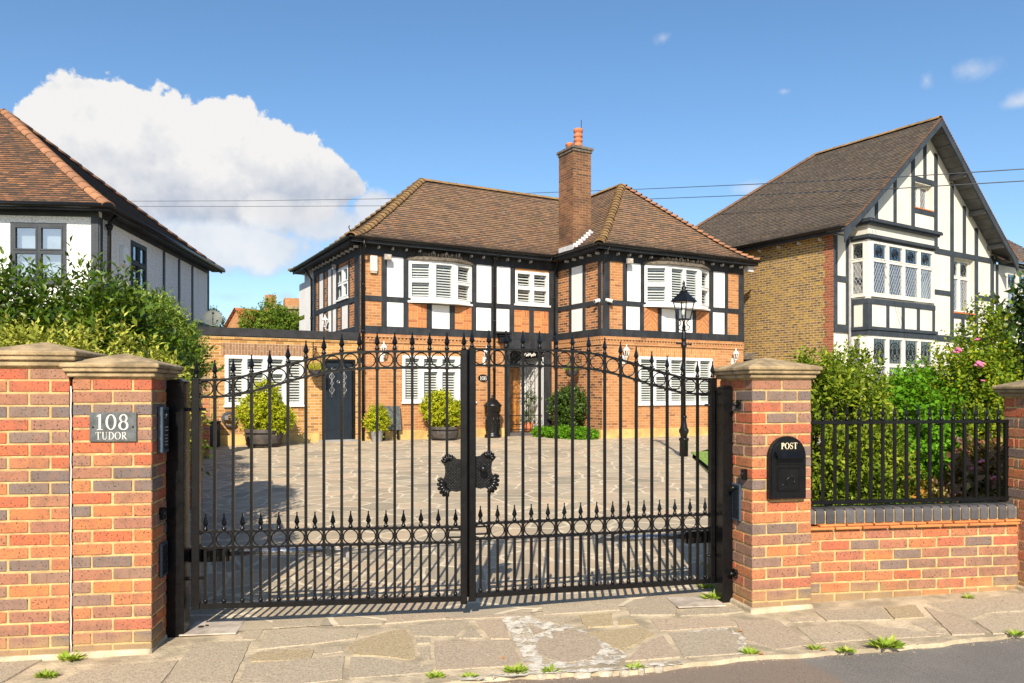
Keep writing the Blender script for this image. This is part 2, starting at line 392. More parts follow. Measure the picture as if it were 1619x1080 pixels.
def asphalt():
    t = NT('worn_asphalt'); ob = t.coord()
    g, _ = t.noise(ob, 170, 3, .7); b, _ = t.noise(ob, 1.6, 5, .6)
    sp = t.n('ShaderNodeSeparateXYZ'); t.L(ob, sp.inputs[0])
    old = t.step(t.math('MULTIPLY_ADD', b, .25, t.math('ADD', sp.outputs[0], t.math('MULTIPLY', sp.outputs[1], .25))), 2.95, 2.85)
    c = t.mix(t.step(b, .35, .7), (.19, .175, .155), (.24, .22, .19)); c = t.mix(old, c, (.27, .205, .15))
    c = t.mix(t.math('MULTIPLY', t.step(g, .5, .7), .7), c, (.05, .047, .045))
    c = t.mix(t.math('MULTIPLY', t.step(g, .47, .3), .6), c, (.36, .32, .28))
    t.col(c); t.rough(.85); t.bump(g, .9, .012); return t.m
M['asphalt'] = asphalt()
def soil():
    t = NT('garden_ground'); ob = t.coord(); f, _ = t.noise(ob, .35, 5); g, _ = t.noise(ob, 30, 4)
    c = t.mix(t.step(f, .4, .6), (.07, .10, .03), (.13, .10, .06)); c = t.mix(t.math('MULTIPLY', t.step(g, .4, .7), .5), c, (.04, .04, .02))
    t.col(c); t.rough(.95); t.bump(g, .8, .03); return t.m
M['soil'] = soil()
M['lawn'] = paint('mown_lawn', (.19, .30, .045), .9, .3, 14, 1., bscale=70)
M['concrete'] = paint('pale_concrete', (.42, .39, .34), .9, .2, 5, .4, bscale=60)
M['cement'] = paint('white_cement', (.56, .51, .42), .95, .25, 16, .9, bscale=60, holes=(14, .42))
M['gritmat'] = island_mat('grit', [(0, (.30, .22, .13)), (.5, (.16, .12, .08)), (.8, (.42, .36, .28)), (1, (.34, .16, .06))], .1)
M['kerbstone'] = paint('rough_concrete_edging', (.38, .33, .25), .95, .35, 20, .8, bscale=60)
M['felt'] = paint('black_roofing_felt', (.018, .018, .02), .7, .4, 4, .3)
M['wire'] = paint('cable_rubber', (.05, .055, .065), .6, .1)
G = lambda a, b, c: [(0, a), (.5, b), (1, c)]
M['laurel'] = leaf_mat('laurel_leaves', [(0, (0.022, 0.050, 0.004)), (.35, (0.039, 0.087, 0.005)), (.7, (0.068, 0.129, 0.008)), (.9, (0.115, 0.176, 0.012)), (1, (0.151, 0.193, 0.020))], .38, .22, .3)
M['privet'] = leaf_mat('privet_leaves', [(0, (0.089, 0.149, 0.021)), (.4, (0.162, 0.245, 0.032)), (.75, (0.251, 0.333, 0.053)), (1, (0.399, 0.474, 0.105))], .6, .3, .12)
M['varieg'] = leaf_mat('variegated_leaves', [(0, (0.135, 0.181, 0.019)), (.35, (0.331, 0.332, 0.047)), (.65, (0.541, 0.499, 0.109)), (.9, (0.361, 0.408, 0.027)), (1, (0.589, 0.604, 0.171))], .6, .3, .12)
M['hedge'] = leaf_mat('hedge_leaves', [(0, (0.057, 0.108, 0.007)), (.35, (0.114, 0.174, 0.010)), (.7, (0.193, 0.252, 0.016)), (.9, (0.274, 0.324, 0.026)), (1, (0.341, 0.373, 0.053))], .6, .3, .12)
M['bright'] = leaf_mat('bright_green_leaves', [(0, (0.054, 0.155, 0.007)), (.5, (0.103, 0.268, 0.011)), (1, (0.158, 0.367, 0.018))], .6, .4, .12)
M['rose'] = leaf_mat('rose_leaves', [(0, (0.060, 0.114, 0.009)), (.4, (0.120, 0.195, 0.011)), (.75, (0.227, 0.290, 0.018)), (1, (0.383, 0.366, 0.018))], .6, .35, .12)
M['darkleaf'] = leaf_mat('dark_glossy_leaves', [(0, (0.018, 0.043, 0.009)), (.5, (0.041, 0.083, 0.012)), (.85, (0.076, 0.140, 0.016)), (1, (0.153, 0.228, 0.031))], .32, .18, .4)
M['gold_leaf'] = leaf_mat('golden_leaves', [(0, (0.202, 0.273, 0.014)), (.4, (0.354, 0.397, 0.017)), (.8, (0.527, 0.496, 0.020)), (1, (0.527, 0.520, 0.035))], .6, .4, .12)
M['purple'] = leaf_mat('bronze_purple_leaves', [(0, (0.070, 0.049, 0.028)), (.4, (0.154, 0.070, 0.042)), (.75, (0.280, 0.126, 0.063)), (1, (0.350, 0.280, 0.070))], .45, .3)
M['autumn'] = leaf_mat('yellow_orange_leaves', [(0, (.22, .20, .02)), (.5, (.42, .26, .03)), (1, (.45, .15, .03))], .45, .4)
M['tree'] = leaf_mat('tree_leaves', [(0, (0.060, 0.112, 0.014)), (.5, (0.128, 0.210, 0.022)), (1, (0.225, 0.315, 0.036))], .6, .3, .12)
M['grassblade'] = leaf_mat('weed_blades', [(0, (0.150, 0.240, 0.024)), (.6, (0.255, 0.375, 0.036)), (1, (0.450, 0.450, 0.096))], .6, .4, .12)
M['deadleaf'] = leaf_mat('fallen_leaf', [(0, (.45, .17, .04)), (1, (.5, .24, .06))], .6, .2)
# ================================================================== GROUND
def sheet(name, mat, rows, dz, n=24, skirt=0):
    """rows: list of (left point, right point) pairs; the sheet follows the ground"""
    mb = MB(); ids = []
    for (a, b) in rows:
        r = []
        for i in range(n+1):
            x, y = lerp(a[0], b[0], i/n), lerp(a[1], b[1], i/n)
            r.append(mb.V((x, y, ground(x, y)+dz)))
        ids.append(r)
    for A, B in zip(ids, ids[1:]):
        for i in range(n): mb.idx((A[i], A[i+1], B[i+1], B[i]), 0, True)
    if skirt:
        A = ids[0]; lo = [mb.V((mb.v[i][0], mb.v[i][1]-.01, mb.v[i][2]-skirt)) for i in A]
        for i in range(n): mb.idx((lo[i], lo[i+1], A[i+1], A[i]), 0)
    return struct(mb.build(name, mat))
mb = MB(); ys = [-60, -20, -5, 0, 3, 5, 7, 9, 12, 15, 18, 20, 30, 60, 120, 300, 700]; xs = [-500, -150, -50, -20, -14, -10, -6, -3, 0, 3, 6, 10, 14, 20, 50, 150, 500]
gi = [[mb.V((x, y, ground(x, y)-.06)) for x in xs] for y in ys]
for j in range(len(ys)-1):
    for i in range(len(xs)-1): mb.idx((gi[j][i], gi[j][i+1], gi[j+1][i+1], gi[j+1][i]))
struct(mb.build('ground', M['soil']))
kerb = [(-14, 2.0), (-8, 2.95), (-4, 3.55), (-2, 3.84), (-.4, 4.10), (-.03, 4.185), (.67, 4.24), (1.33, 4.41), (1.72, 4.46), (2.32, 4.55), (3.14, 4.735), (6, 5.15), (14, 6.4)]
rnd = random.Random(3)
kx = []; x = -14.
while x < 14.01:
    kx.append((x, interp(x, kerb)+rnd.uniform(-.014, .014))); x += .09
wallline = lambda x: interp(x, [(-14, 3.3), (-2.7, 5.3), (-2.1, 5.4), (-.3, 5.55), (1.6, 5.9), (1.75, 5.62), (2.2, 5.62), (3.9, 5.9), (14, 7.5)])
mb = MB(); NR = 8
ids = [[mb.V((x, lerp(k, wallline(x), j/NR), ground(x, lerp(k, wallline(x), j/NR)))) for j in range(NR+1)] for x, k in kx]
low = [mb.V((x, k-.012, ground(x, k)-.045)) for x, k in kx]
for i in range(len(kx)-1):
    for j in range(NR): mb.idx((ids[i][j], ids[i+1][j], ids[i+1][j+1], ids[i][j+1]))
    mb.idx((low[i], low[i+1], ids[i+1][0], ids[i][0]))
struct(mb.build('pavement', M['joint']))
mb = MB(); ids = [[mb.V((x, lerp(-12, interp(x, kerb)+.03, j/6), ground(x, interp(x, kerb))-.024)) for j in range(7)] for x in [-14+i*.5 for i in range(57)]]
for A, B in zip(ids, ids[1:]):
    for j in range(6): mb.idx((A[j], B[j], B[j+1], A[j+1]))
struct(mb.build('road', M['asphalt']))
rows = []
for Y in [5.25, 6, 7, 8, 9, 10, 11, 12, 13, 14, 15, 16, 17, 18, 19, 20, 21, 22, 23, 24, 25]:
    l = interp(Y, [(5.25, -2.75), (8.8, -3.75), (18.3, -7.6), (25, -10)]); r = interp(Y, [(5.25, 1.62), (5.8, 1.72), (12.3, 3.22), (16.7, 3.83), (19.5, 5.4), (23, 8.6), (25, 9)])
    rows.append(((l, Y+(.0 if Y > 5.3 else -.35)), (r, Y+(.0 if Y > 5.3 else .34))))
sheet('driveway', M['drive'], rows, .005)
sheet('garden_bed', M['soil'], [((lerp(1.75, 3.2, i/8), lerp(5.72, 12, i/8)), (15, lerp(7.6, 12, i/8))) for i in range(9)], .006)
sheet('neighbour_drive', M['concrete'], [((lerp(4.5, 7.6, i/8), lerp(12.6, 22, i/8)), (lerp(14, 18, i/8), lerp(12.6, 24, i/8))) for i in range(9)], .012)
sheet('lawn', M['lawn'], [((lerp(3.36, 3.98, i/8), lerp(12.2, 17.2, i/8)), (lerp(4.4, 6., i/8), lerp(12.4, 18., i/8))) for i in range(9)], .022)
# irregular white cement laid round an oval stone in the pavement
def flat_ring(name, mat, c, r0, r1, sx, sy, dz, seed, label=None):
    rn = random.Random(seed); mb = MB(); n = 36; A = []; B = []
    for i in range(n):
        a = 2*pi*i/n; k0 = r0*(1+rn.uniform(-.06, .06)); k1 = r1*(1+rn.uniform(-.16, .16))
        for k, q in ((k0, A), (k1, B)):
            x, y = c[0]+k*cos(a)*sx, c[1]+k*sin(a)*sy; q.append(mb.V((x, y, ground(x, y)+dz)))
    for i in range(n):
        j = (i+1) % n; mb.idx((A[i], A[j], B[j], B[i]))
        if r0 <= 0: pass
    o = mb.build(name, mat); return struct(o)
def strip(name, mat, pts, w, dz, seed):
    rn = random.Random(seed); mb = MB(); prev = None; P = []
    for (a, b) in zip(pts, pts[1:]):
        m = max(2, int(math.hypot(b[0]-a[0], b[1]-a[1])/.035))
        for i in range(m): P.append((lerp(a[0], b[0], i/m), lerp(a[1], b[1], i/m)))
    P.append(pts[-1])
    for i, p in enumerate(P):
        q = P[min(i+1, len(P)-1)]; r = P[max(0, i-1)]; dx, dy = q[0]-r[0], q[1]-r[1]; l = math.hypot(dx, dy)
        ww = w*rn.uniform(.45, 1.25)*.5; a = (p[0]-dy/l*ww, p[1]+dx/l*ww); b = (p[0]+dy/l*ww, p[1]-dx/l*ww)
        k = (mb.V((*a, ground(*a)+dz)), mb.V((*b, ground(*b)+dz)))
        if prev: mb.idx((prev[0], prev[1], k[1], k[0]))
        prev = k
    return struct(mb.build(name, mat))
strip('cement_joint', M['cement'], [(-.28, 4.135), (.10, 4.205), (.40, 4.225), (.68, 4.255), (.95, 4.33)], .06, .007, 5)
def kerb_lumps():
    rn = random.Random(17); mb = MB(); x = .12
    while x < .85:
        w = rn.uniform(.04, .11); y = interp(x+w/2, kerb)+rn.uniform(-.015, .01); z = ground(x, y)
        P = [(x+w*(.5+.5*cos(2*pi*i/9)*rn.uniform(.8, 1.05)), y+.028*sin(2*pi*i/9)*rn.uniform(.75, 1.1)) for i in range(9)]
        a = [mb.V((*p, z-.03)) for p in P]; b_ = [mb.V((*p, z+rn.uniform(.000, .005))) for p in P]; c = mb.V((x+w/2, y, z+.007))
        for i in range(9): j = (i+1) % 9; mb.idx((a[i], a[j], b_[j], b_[i]), 0, True); mb.idx((b_[i], b_[j], c), 0, True)
        x += w+rn.uniform(.004, .09)
    return struct(mb.build('kerb_edging', M['kerbstone']))
kerb_lumps()
def grit():
    rn = random.Random(23); mb = MB()
    for i in range(1500):
        if i < 1150: x = rn.uniform(-1.2, 4.2); y = interp(x, kerb)+rn.gauss(-.012, .022); z = ground(x, y)+(.0 if y > interp(x, kerb) else -.024)
        else: x = rn.uniform(-2.6, 3.6); y = rn.uniform(interp(x, kerb)+.05, interp(x, kerb)+.75); z = ground(x, y)+.006
        s = rn.uniform(.0015, .0045)*(1.5 if rn.random() < .08 else 1); a = rn.uniform(0, 6.3); P = [(x+s*1.3*cos(a+k*2.1), y+s*sin(a+k*2.1), z) for k in range(3)]
        q = [mb.V(p) for p in P]; t_ = mb.V((x, y, z+s*.9))
        for k in range(3): mb.idx((q[k], q[(k+1) % 3], t_))
    o = mb.build('gravel', M['gritmat'], uv=False); o['kind'] = 'stuff'; o['label'] = 'fine grit and dry scraps along the kerb'; o['category'] = 'grit'
grit()
def gpt(px_, py_):
    Y = 5.
    for _ in range(20): Y = (EYE-ground((px_-CX)/F_PX*Y, Y))*F_PX/(py_-HY)
    return ((px_-CX)/F_PX*Y, Y)
def patch(name, mat, pts, dz, seed):
    rn = random.Random(seed); P = [gpt(*p) for p in pts]; Q = []
    for a, c in zip(P, P[1:]+P[:1]):
        m = max(2, int(math.hypot(c[0]-a[0], c[1]-a[1])/.03))
        for i in range(m): Q.append((lerp(a[0], c[0], i/m)+rn.uniform(-.012, .012), lerp(a[1], c[1], i/m)+rn.uniform(-.012, .012)))
    mb = MB(); mb.face([(*q, ground(*q)+dz) for q in Q]); return struct(mb.build(name, mat))
patch('cement_joint', M['cement'], [(792, 976), (832, 973), (868, 982), (905, 991), (958, 1008), (990, 1034), (984, 1050), (900, 1056), (838, 1062), (822, 1030)], .0035, 3)
patch('cement_joint', M['cement'], [(1085, 999), (1150, 993), (1178, 1008), (1180, 1036), (1165, 1036), (1160, 1008), (1090, 1006)], .0035, 6)
# individually laid flagstones: the corners as surveyed on the ground
FLAGS = [(0, [(254,1082),(90,1082),(130,1062),(178,1053),(240,1048),(283,1045)]), (0, [(292,1036),(312,1017),(392,1014),(397,1015),(366,1082),(260,1082)]),
 (0, [(390,983),(429,981),(414,1002),(406,1012),(383,1011)]), (0, [(434,958),(520,952),(516,976),(507,990),(431,994)]), (0, [(527,951),(616,948),(613,974),(604,987),(528,990)]), (2, [(622,947),(704,944),(705,979),(610,987)]), (2, [(712,944),(838,940),(840,974),(711,980)]),
 (0, [(419,1001),(432,997),(562,995),(567,1002),(563,1010),(497,1019),(408,1028)]), (1, [(399,1037),(409,1032),(494,1027),(496,1030),(492,1043),(397,1047)]), (0, [(510,1025),(540,1023),(544,1031),(510,1035)]),
 (1, [(550,1023),(570,1012),(624,997),(641,995),(651,1010),(657,1040),(647,1044),(613,1039),(560,1036)]), (0, [(580,995),(618,995),(573,1008)]), (0, [(646,990),(742,983),(719,1007),(684,1007),(656,1006)]), (0, [(748,992),(764,1010),(727,1010)]),
 (2, [(752,982),(794,980),(806,1011),(777,1011)]), (2, [(688,1015),(808,1015),(826,1053),(690,1061)]), (0, [(658,1010),(680,1009),(680,1018),(660,1019)]), (0, [(661,1025),(680,1023),(681,1044),(671,1047)]),
 (0, [(389,1052),(545,1038),(541,1075),(478,1082),(378,1082)]), (0, [(555,1040),(585,1040),(647,1050),(662,1051),(685,1055),(686,1063),(553,1073)]),
 (0, [(849,942),(966,938),(980,965),(916,969),(860,972)]), (0, [(978,938),(1052,935),(1071,964),(1068,973),(998,973)]), (2, [(1028,979),(1151,975),(1165,991),(1044,998)]), (1, [(917,974),(968,971),(969,991),(931,993),(922,987)]), (1, [(979,979),(1000,980),(1010,988),(979,990)]),
 (0, [(842,978),(906,976),(885,989)]), (2, [(837,989),(866,999),(844,1006)]), (1, [(929,1001),(1009,992),(1037,1003),(1014,1015),(983,1029),(963,1020)]), (2, [(989,1047),(1019,1019),(1049,1006),(1075,1040)]), (0, [(1058,1002),(1148,997),(1166,1008),(1168,1034),(1083,1040)]),
 (2, [(899+51*cos(a*pi/10), 1023+25*sin(a*pi/10)) for a in range(20)]),
 (2, [(1162,980),(1230,981),(1282,1020),(1228,1027),(1180,1012)]), (0, [(1244,979),(1288,977),(1298,982),(1257,985)]), (0, [(1260,992),(1342,990),(1379,1011),(1290,1018)]), (0, [(1290,968),(1392,961),(1409,981),(1308,983)]), (1, [(1399,962),(1447,958),(1463,977),(1416,980)]),
 (0, [(1441,985),(1467,982),(1495,1003),(1480,1002)]), (0, [(1356,989),(1434,995),(1487,1006),(1391,1011)]), (2, [(1462,961),(1535,983),(1557,1003),(1506,1005)]), (0, [(1467,955),(1619,939),(1640,966),(1568,969),(1534,980)]), (0, [(1545,985),(1568,973),(1640,968),(1660,1000),(1571,1003)]), (0, [(1076,975),(1152,971),(1176,968),(1160,962),(1085,966)])]
mb = MB(); rn = random.Random(9)
def lay(P, m):
    c = (sum(p[0] for p in P)/len(P), sum(p[1] for p in P)/len(P)); z = rn.uniform(.003, .009); tx, ty = rn.uniform(-.004, .004), rn.uniform(-.004, .004); n = len(P); Q = []
    for i in range(n):
        a, b2 = P[i], P[(i+1) % n]; L = math.hypot(b2[0]-a[0], b2[1]-a[1]); k = max(1, int(L/.06))
        for j in range(k):
            w = rn.uniform(-.004, .004) if j else 0; Q.append((lerp(a[0], b2[0], j/k)-(b2[1]-a[1])/L*w, lerp(a[1], b2[1], j/k)+(b2[0]-a[0])/L*w))
    hz = lambda p: ground(*p)+z+tx*(p[0]-c[0])+ty*(p[1]-c[1])
    sh = lambda p, k: (c[0]+(p[0]-c[0])*k, c[1]+(p[1]-c[1])*k)
    top = [mb.V((*sh(p, 1.0), hz(p))) for p in Q]; lo = [mb.V((*sh(p, 1.02), hz(p)-.012)) for p in Q]
    mb.idx(top, m)
    for i in range(len(Q)): j = (i+1) % len(Q); mb.idx((lo[i], lo[j], top[j], top[i]), m)
for m, P in FLAGS: lay([gpt(*p) for p in P], m)
for x0, x1, st in ((4.1, 14, .75), (-14, -3.3, .75)):
    x = x0
    while x < x1:
        k0, k1 = interp(x, kerb)+.06, wallline(x)-.1; k2, k3 = interp(x+st-.03, kerb)+.06, wallline(x+st-.03)-.1; mid = rn.uniform(.35, .65)
        lay([(x, k0), (x+st-.03, k2), (x+st-.03, lerp(k2, k3, mid)), (x, lerp(k0, k1, mid))], rn.choice((0, 0, 2))); lay([(x, lerp(k0, k1, mid)+.03), (x+st-.03, lerp(k2, k3, mid)+.03), (x+st-.03, k3), (x, k1)], rn.choice((0, 2, 1))); x += st
struct(mb.build('pavement', [M['flag'], M['flag_tan'], M['flag_pink']], uv=False))

# ================================================================== NEAR BRICKWORK
def brickbox(mb, x0, x1, y0, y1, z0, z1, rn):
    j = .0018; dx, dy, dz = rn.uniform(-j, j), rn.uniform(-j, j), rn.uniform(-j, j)
    mb.box(x0+dx, x1+dx, y0+dy, y1+dy, z0+dz, z1+dz, 0)
def pier_bricks(w, d, h, seed, course=.0755, joint=.0118, z0=0):
    rn = random.Random(seed); mb = MB(); t = .1025; n = int(round((h-z0)/course)); c = (h-z0)/n
    for i in range(n):
        a, b = z0+i*c, z0+(i+1)*c-joint
        if i % 2 == 0:
            for y0, y1 in ((0, t), (d-t, d)):
                m = (w-joint)/2; brickbox(mb, 0, m, y0, y1, a, b, rn); brickbox(mb, m+joint, w, y0, y1, a, b, rn)
            for x0, x1 in ((0, t), (w-t, w)):
                if d-2*t-2*joint > .02: brickbox(mb, x0, x1, t+joint, d-t-joint, a, b, rn)
        else:
            m = (d-joint)/2
            for x0, x1 in ((0, t), (w-t, w)):
                if d > .3: brickbox(mb, x0, x1, 0, m, a, b, rn); brickbox(mb, x0, x1, m+joint, d, a, b, rn)
                else: brickbox(mb, x0, x1, 0, d, a, b, rn)
            for y0, y1 in ((0, t), (d-t, d)): brickbox(mb, t+joint, w-t-joint, y0, y1, a, b, rn)
    return mb
def mortar_core(w, d, h, z0=-.1, ins=.005):
    mb = MB(); mb.box(ins, w-ins, ins, d-ins, z0, h); return mb
def pyramid_cap(w, d, z, ov=.055, t=(.03, .05, .085), apex=True):
    mb = MB(); a = z
    mb.box(-ov*.45, w+ov*.45, -ov*.45, d+ov*.45, a, a+t[0]); a += t[0]
    mb.box(-ov*.8, w+ov*.8, -ov*.8, d+ov*.8, a, a+t[1]*.5); a += t[1]*.5
    x0, x1, y0, y1 = -ov, w+ov, -ov, d+ov
    b = a+t[1]*.5
    A = [mb.V(p) for p in ((x0,y0,a),(x1,y0,a),(x1,y1,a),(x0,y1,a))]; B = [mb.V(p) for p in ((x0,y0,b),(x1,y0,b),(x1,y1,b),(x0,y1,b))]
    for i in range(4): mb.idx((A[i], A[(i+1) % 4], B[(i+1) % 4], B[i]))
    mb.idx(A[::-1]); top = mb.V((w/2, d/2, b+t[2]))
    for i in range(4): mb.idx((B[i], B[(i+1) % 4], top))
    return mb
def brick_pier(name, label, cat, ox, oy, ang, w, d, h, seed, group=None, cap_t=(.03, .05, .075)):
    t = thing(name, label, cat, (ox, oy, ground(ox, oy)), radians(ang), group)
    pier_bricks(w, d, h, seed).build('brickwork', M['brick_near'], t, bevel=.004)
    mortar_core(w, d, h).build('mortar', M['mortar_near'], t)
    b = MB(); b.box(-.035, w+.02, -.04, d, -.06, .035, taper=.07); b.build('cement_fillet', M['joint'], t, bevel=.01)
    pyramid_cap(w, d, h, t=cap_t).build('cap', M['stone'], t, bevel=.006)
    return t
A_L = 8.0
PL = Frame(-2.18-.45*cos(radians(A_L)), 4.67-.45*sin(radians(A_L)), 0, A_L)
pier_l = brick_pier('gate_pillar', 'red brick gate pillar carrying the slate 108 TUDOR sign, pyramid stone cap', 'gate pillar', PL.ox, PL.oy, A_L, .45, .45, 1.675, 11, 'brick pillars with stone caps')
b = MB(); b.tube([(-.006+.0015*sin(i*2.1), -.002, .02+i*.05) for i in range(33)], .0038, 6); b.build('sealant_joint', M['white'], pier_l)
p2 = PL.W(-.465, .0)
pier_n = brick_pier('brick_pillar', 'taller mottled brick pillar joined to the left of the signed gate pillar', 'brick pillar', p2[0], p2[1], A_L, .45, .45, 1.745, 12, 'brick pillars with stone caps', (.035, .055, .07))
PR = Frame(1.638, 5.26, ground(1.638, 5.26), 13)
pier_r = brick_pier('gate_pillar', 'red brick gate pillar with the black post box on its face', 'gate pillar', PR.ox, PR.oy, 13, .455, .45, 1.60, 13, 'brick pillars with stone caps')
AW = 8.75
RW = Frame(2.105, 5.475, ground(2.1, 5.47)-.01, AW)
P2 = Frame(3.775, 5.61, ground(3.75, 5.6), AW)
pier_e = brick_pier('brick_pillar', 'brick pillar cut off by the picture edge at the end of the railing', 'brick pillar', P2.ox, P2.oy, AW, .45, .26, 1.43, 14, 'brick pillars with stone caps')
# low wall with coping
Lw = 1.70
wall_r = thing('low_brick_wall', 'low multi red brick wall with blue brick coping under the black railing', 'brick wall', (RW.ox, RW.oy, RW.oz), radians(AW))
rn = random.Random(21); b = MB(); c = .0755; n = 7
for i in range(n):
    x = -.02-(.11 if i % 2 else 0)
    while x < Lw:
        x1 = min(x+.215, Lw+.02)
        if x1-max(x, -.02) > .03: brickbox(b, max(x, -.02), x1, 0, .215, i*c, i*c+.0635, rn)
        x += .2285
b.build('brickwork', M['brick_near'], wall_r, bevel=.004)
b = MB(); b.box(-.02, Lw+.02, .005, .21, -.1, .53); b.build('mortar', M['mortar_near'], wall_r)
b = MB(); x = -.02
while x < Lw:
    b.box(x, x+.20, -.035, .25, .5285, .5455); b.box(x+.1, x+.295, -.02, .235, .548, .563); x += .211
b.build('tile_creasing', M['creasing'], wall_r, bevel=.003)
b = MB(); x = -.015
while x < Lw+.01:
    prof = [(0, .57), (0, .635)]+[(.035*(1-cos(a)), .635+.035*sin(a)) for a in (pi/8, pi/4, 3*pi/8, pi/2)]
    prof += [(.215-.035*(1-cos(a)), .635+.035*sin(a)) for a in (pi/2, 3*pi/8, pi/4, pi/8)]+[(.215, .635), (.215, .57)]
    j = rn.uniform(-.002, .002)
    b.prism([(q[0]+j, q[1]+j) for q in prof], x, x+.064, 0, 'x'); x += .0765
b.build('coping', M['blue_brick'], wall_r)
b = MB(); b.box(-.02, Lw+.02, .012, .205, .563, .655); b.build('coping_mortar', M['mortar_near'], wall_r)
# railing on the wall
rail = thing('railing', 'black spear topped railing fixed along the low brick wall', 'railing', (RW.ox, RW.oy, RW.oz+.672), radians(AW))
b = MB(); b.box(.0, 1.675, .085, .125, .018, .046); b.build('rail', M['black'], rail, bevel=.002)
b = MB(); b.box(.0, 1.675, .085, .125, .60, .625); b.build('rail', M['black'], rail, bevel=.002)
b = MB(); b.box(1.65, 1.678, .09, .12, .04, .61); b.build('end_post', M['black'], rail, bevel=.002)
def spear_finial(mb, x, y, z, s=1.0):
    mb.lathe([(.009*s, 0), (.017*s, .004*s), (.017*s, .012*s), (.010*s, .018*s), (.012*s, .026*s), (.010*s, .03*s)], x, y, z, 8)
    pr = [(.008, .03), (.019, .048), (.012, .075), (.005, .10), (.0045, .112)]
    for (r0, h0), (r1, h1) in zip(pr, pr[1:]):
        A = [mb.V((x+r0*s*cos(pi/2*j), y+r0*s*sin(pi/2*j), z+h0*s)) for j in range(4)]; B = [mb.V((x+r1*s*cos(pi/2*j), y+r1*s*sin(pi/2*j), z+h1*s)) for j in range(4)]
        for j in range(4): mb.idx((A[j], A[(j+1) % 4], B[(j+1) % 4], B[j]))
    mb.ball((x, y, z+.116*s), .0065*s, 7, 5)
for i in range(17):
    x = .075+.0953*i
    b = MB(); b.box(x-.0095, x+.0095, .0955, .1145, .046, .60); b.build('bar', M['black'], rail)
    b = MB(); spear_finial(b, x, .105, .625, .95); b.build('finial', M['black'], rail)

# ------------------------------------------------------------------ gate posts and leaves
def gate_post(ox, oy, ang, h, label):
    t = thing('gate_post', label, 'gate post', (ox, oy, ground(ox, oy)-.02), radians(ang), 'steel gate posts')
    b = MB(); b.box(0, .115, 0, .115, 0, h); b.build('shaft', M['black'], t, bevel=.004)
    b = MB(); b.box(-.003, .118, -.003, .118, h, h+.008); b.box(.0, .115, .0, .115, h+.008, h+.022, taper=.5); b.build('cap', M['black'], t)
    return t
gp_l = gate_post(-2.226, 4.955, 4, 1.66, 'black square steel post holding the hinges of the left gate')
gp_r = gate_post(1.505, 5.505, 10, 1.55, 'black square steel post holding the hinges of the right gate')
LEAF = 1.772
curve = [(0, 1.496), (.06, 1.497), (.11, 1.503), (.145, 1.512), (.19, 1.531), (.26, 1.562), (.35, 1.61), (.42, 1.642), (.48, 1.665), (.54, 1.68), (.60, 1.687), (.68, 1.692), (1, 1.694)]
def hr(x):
    t = x/LEAF; return interp(t, curve)
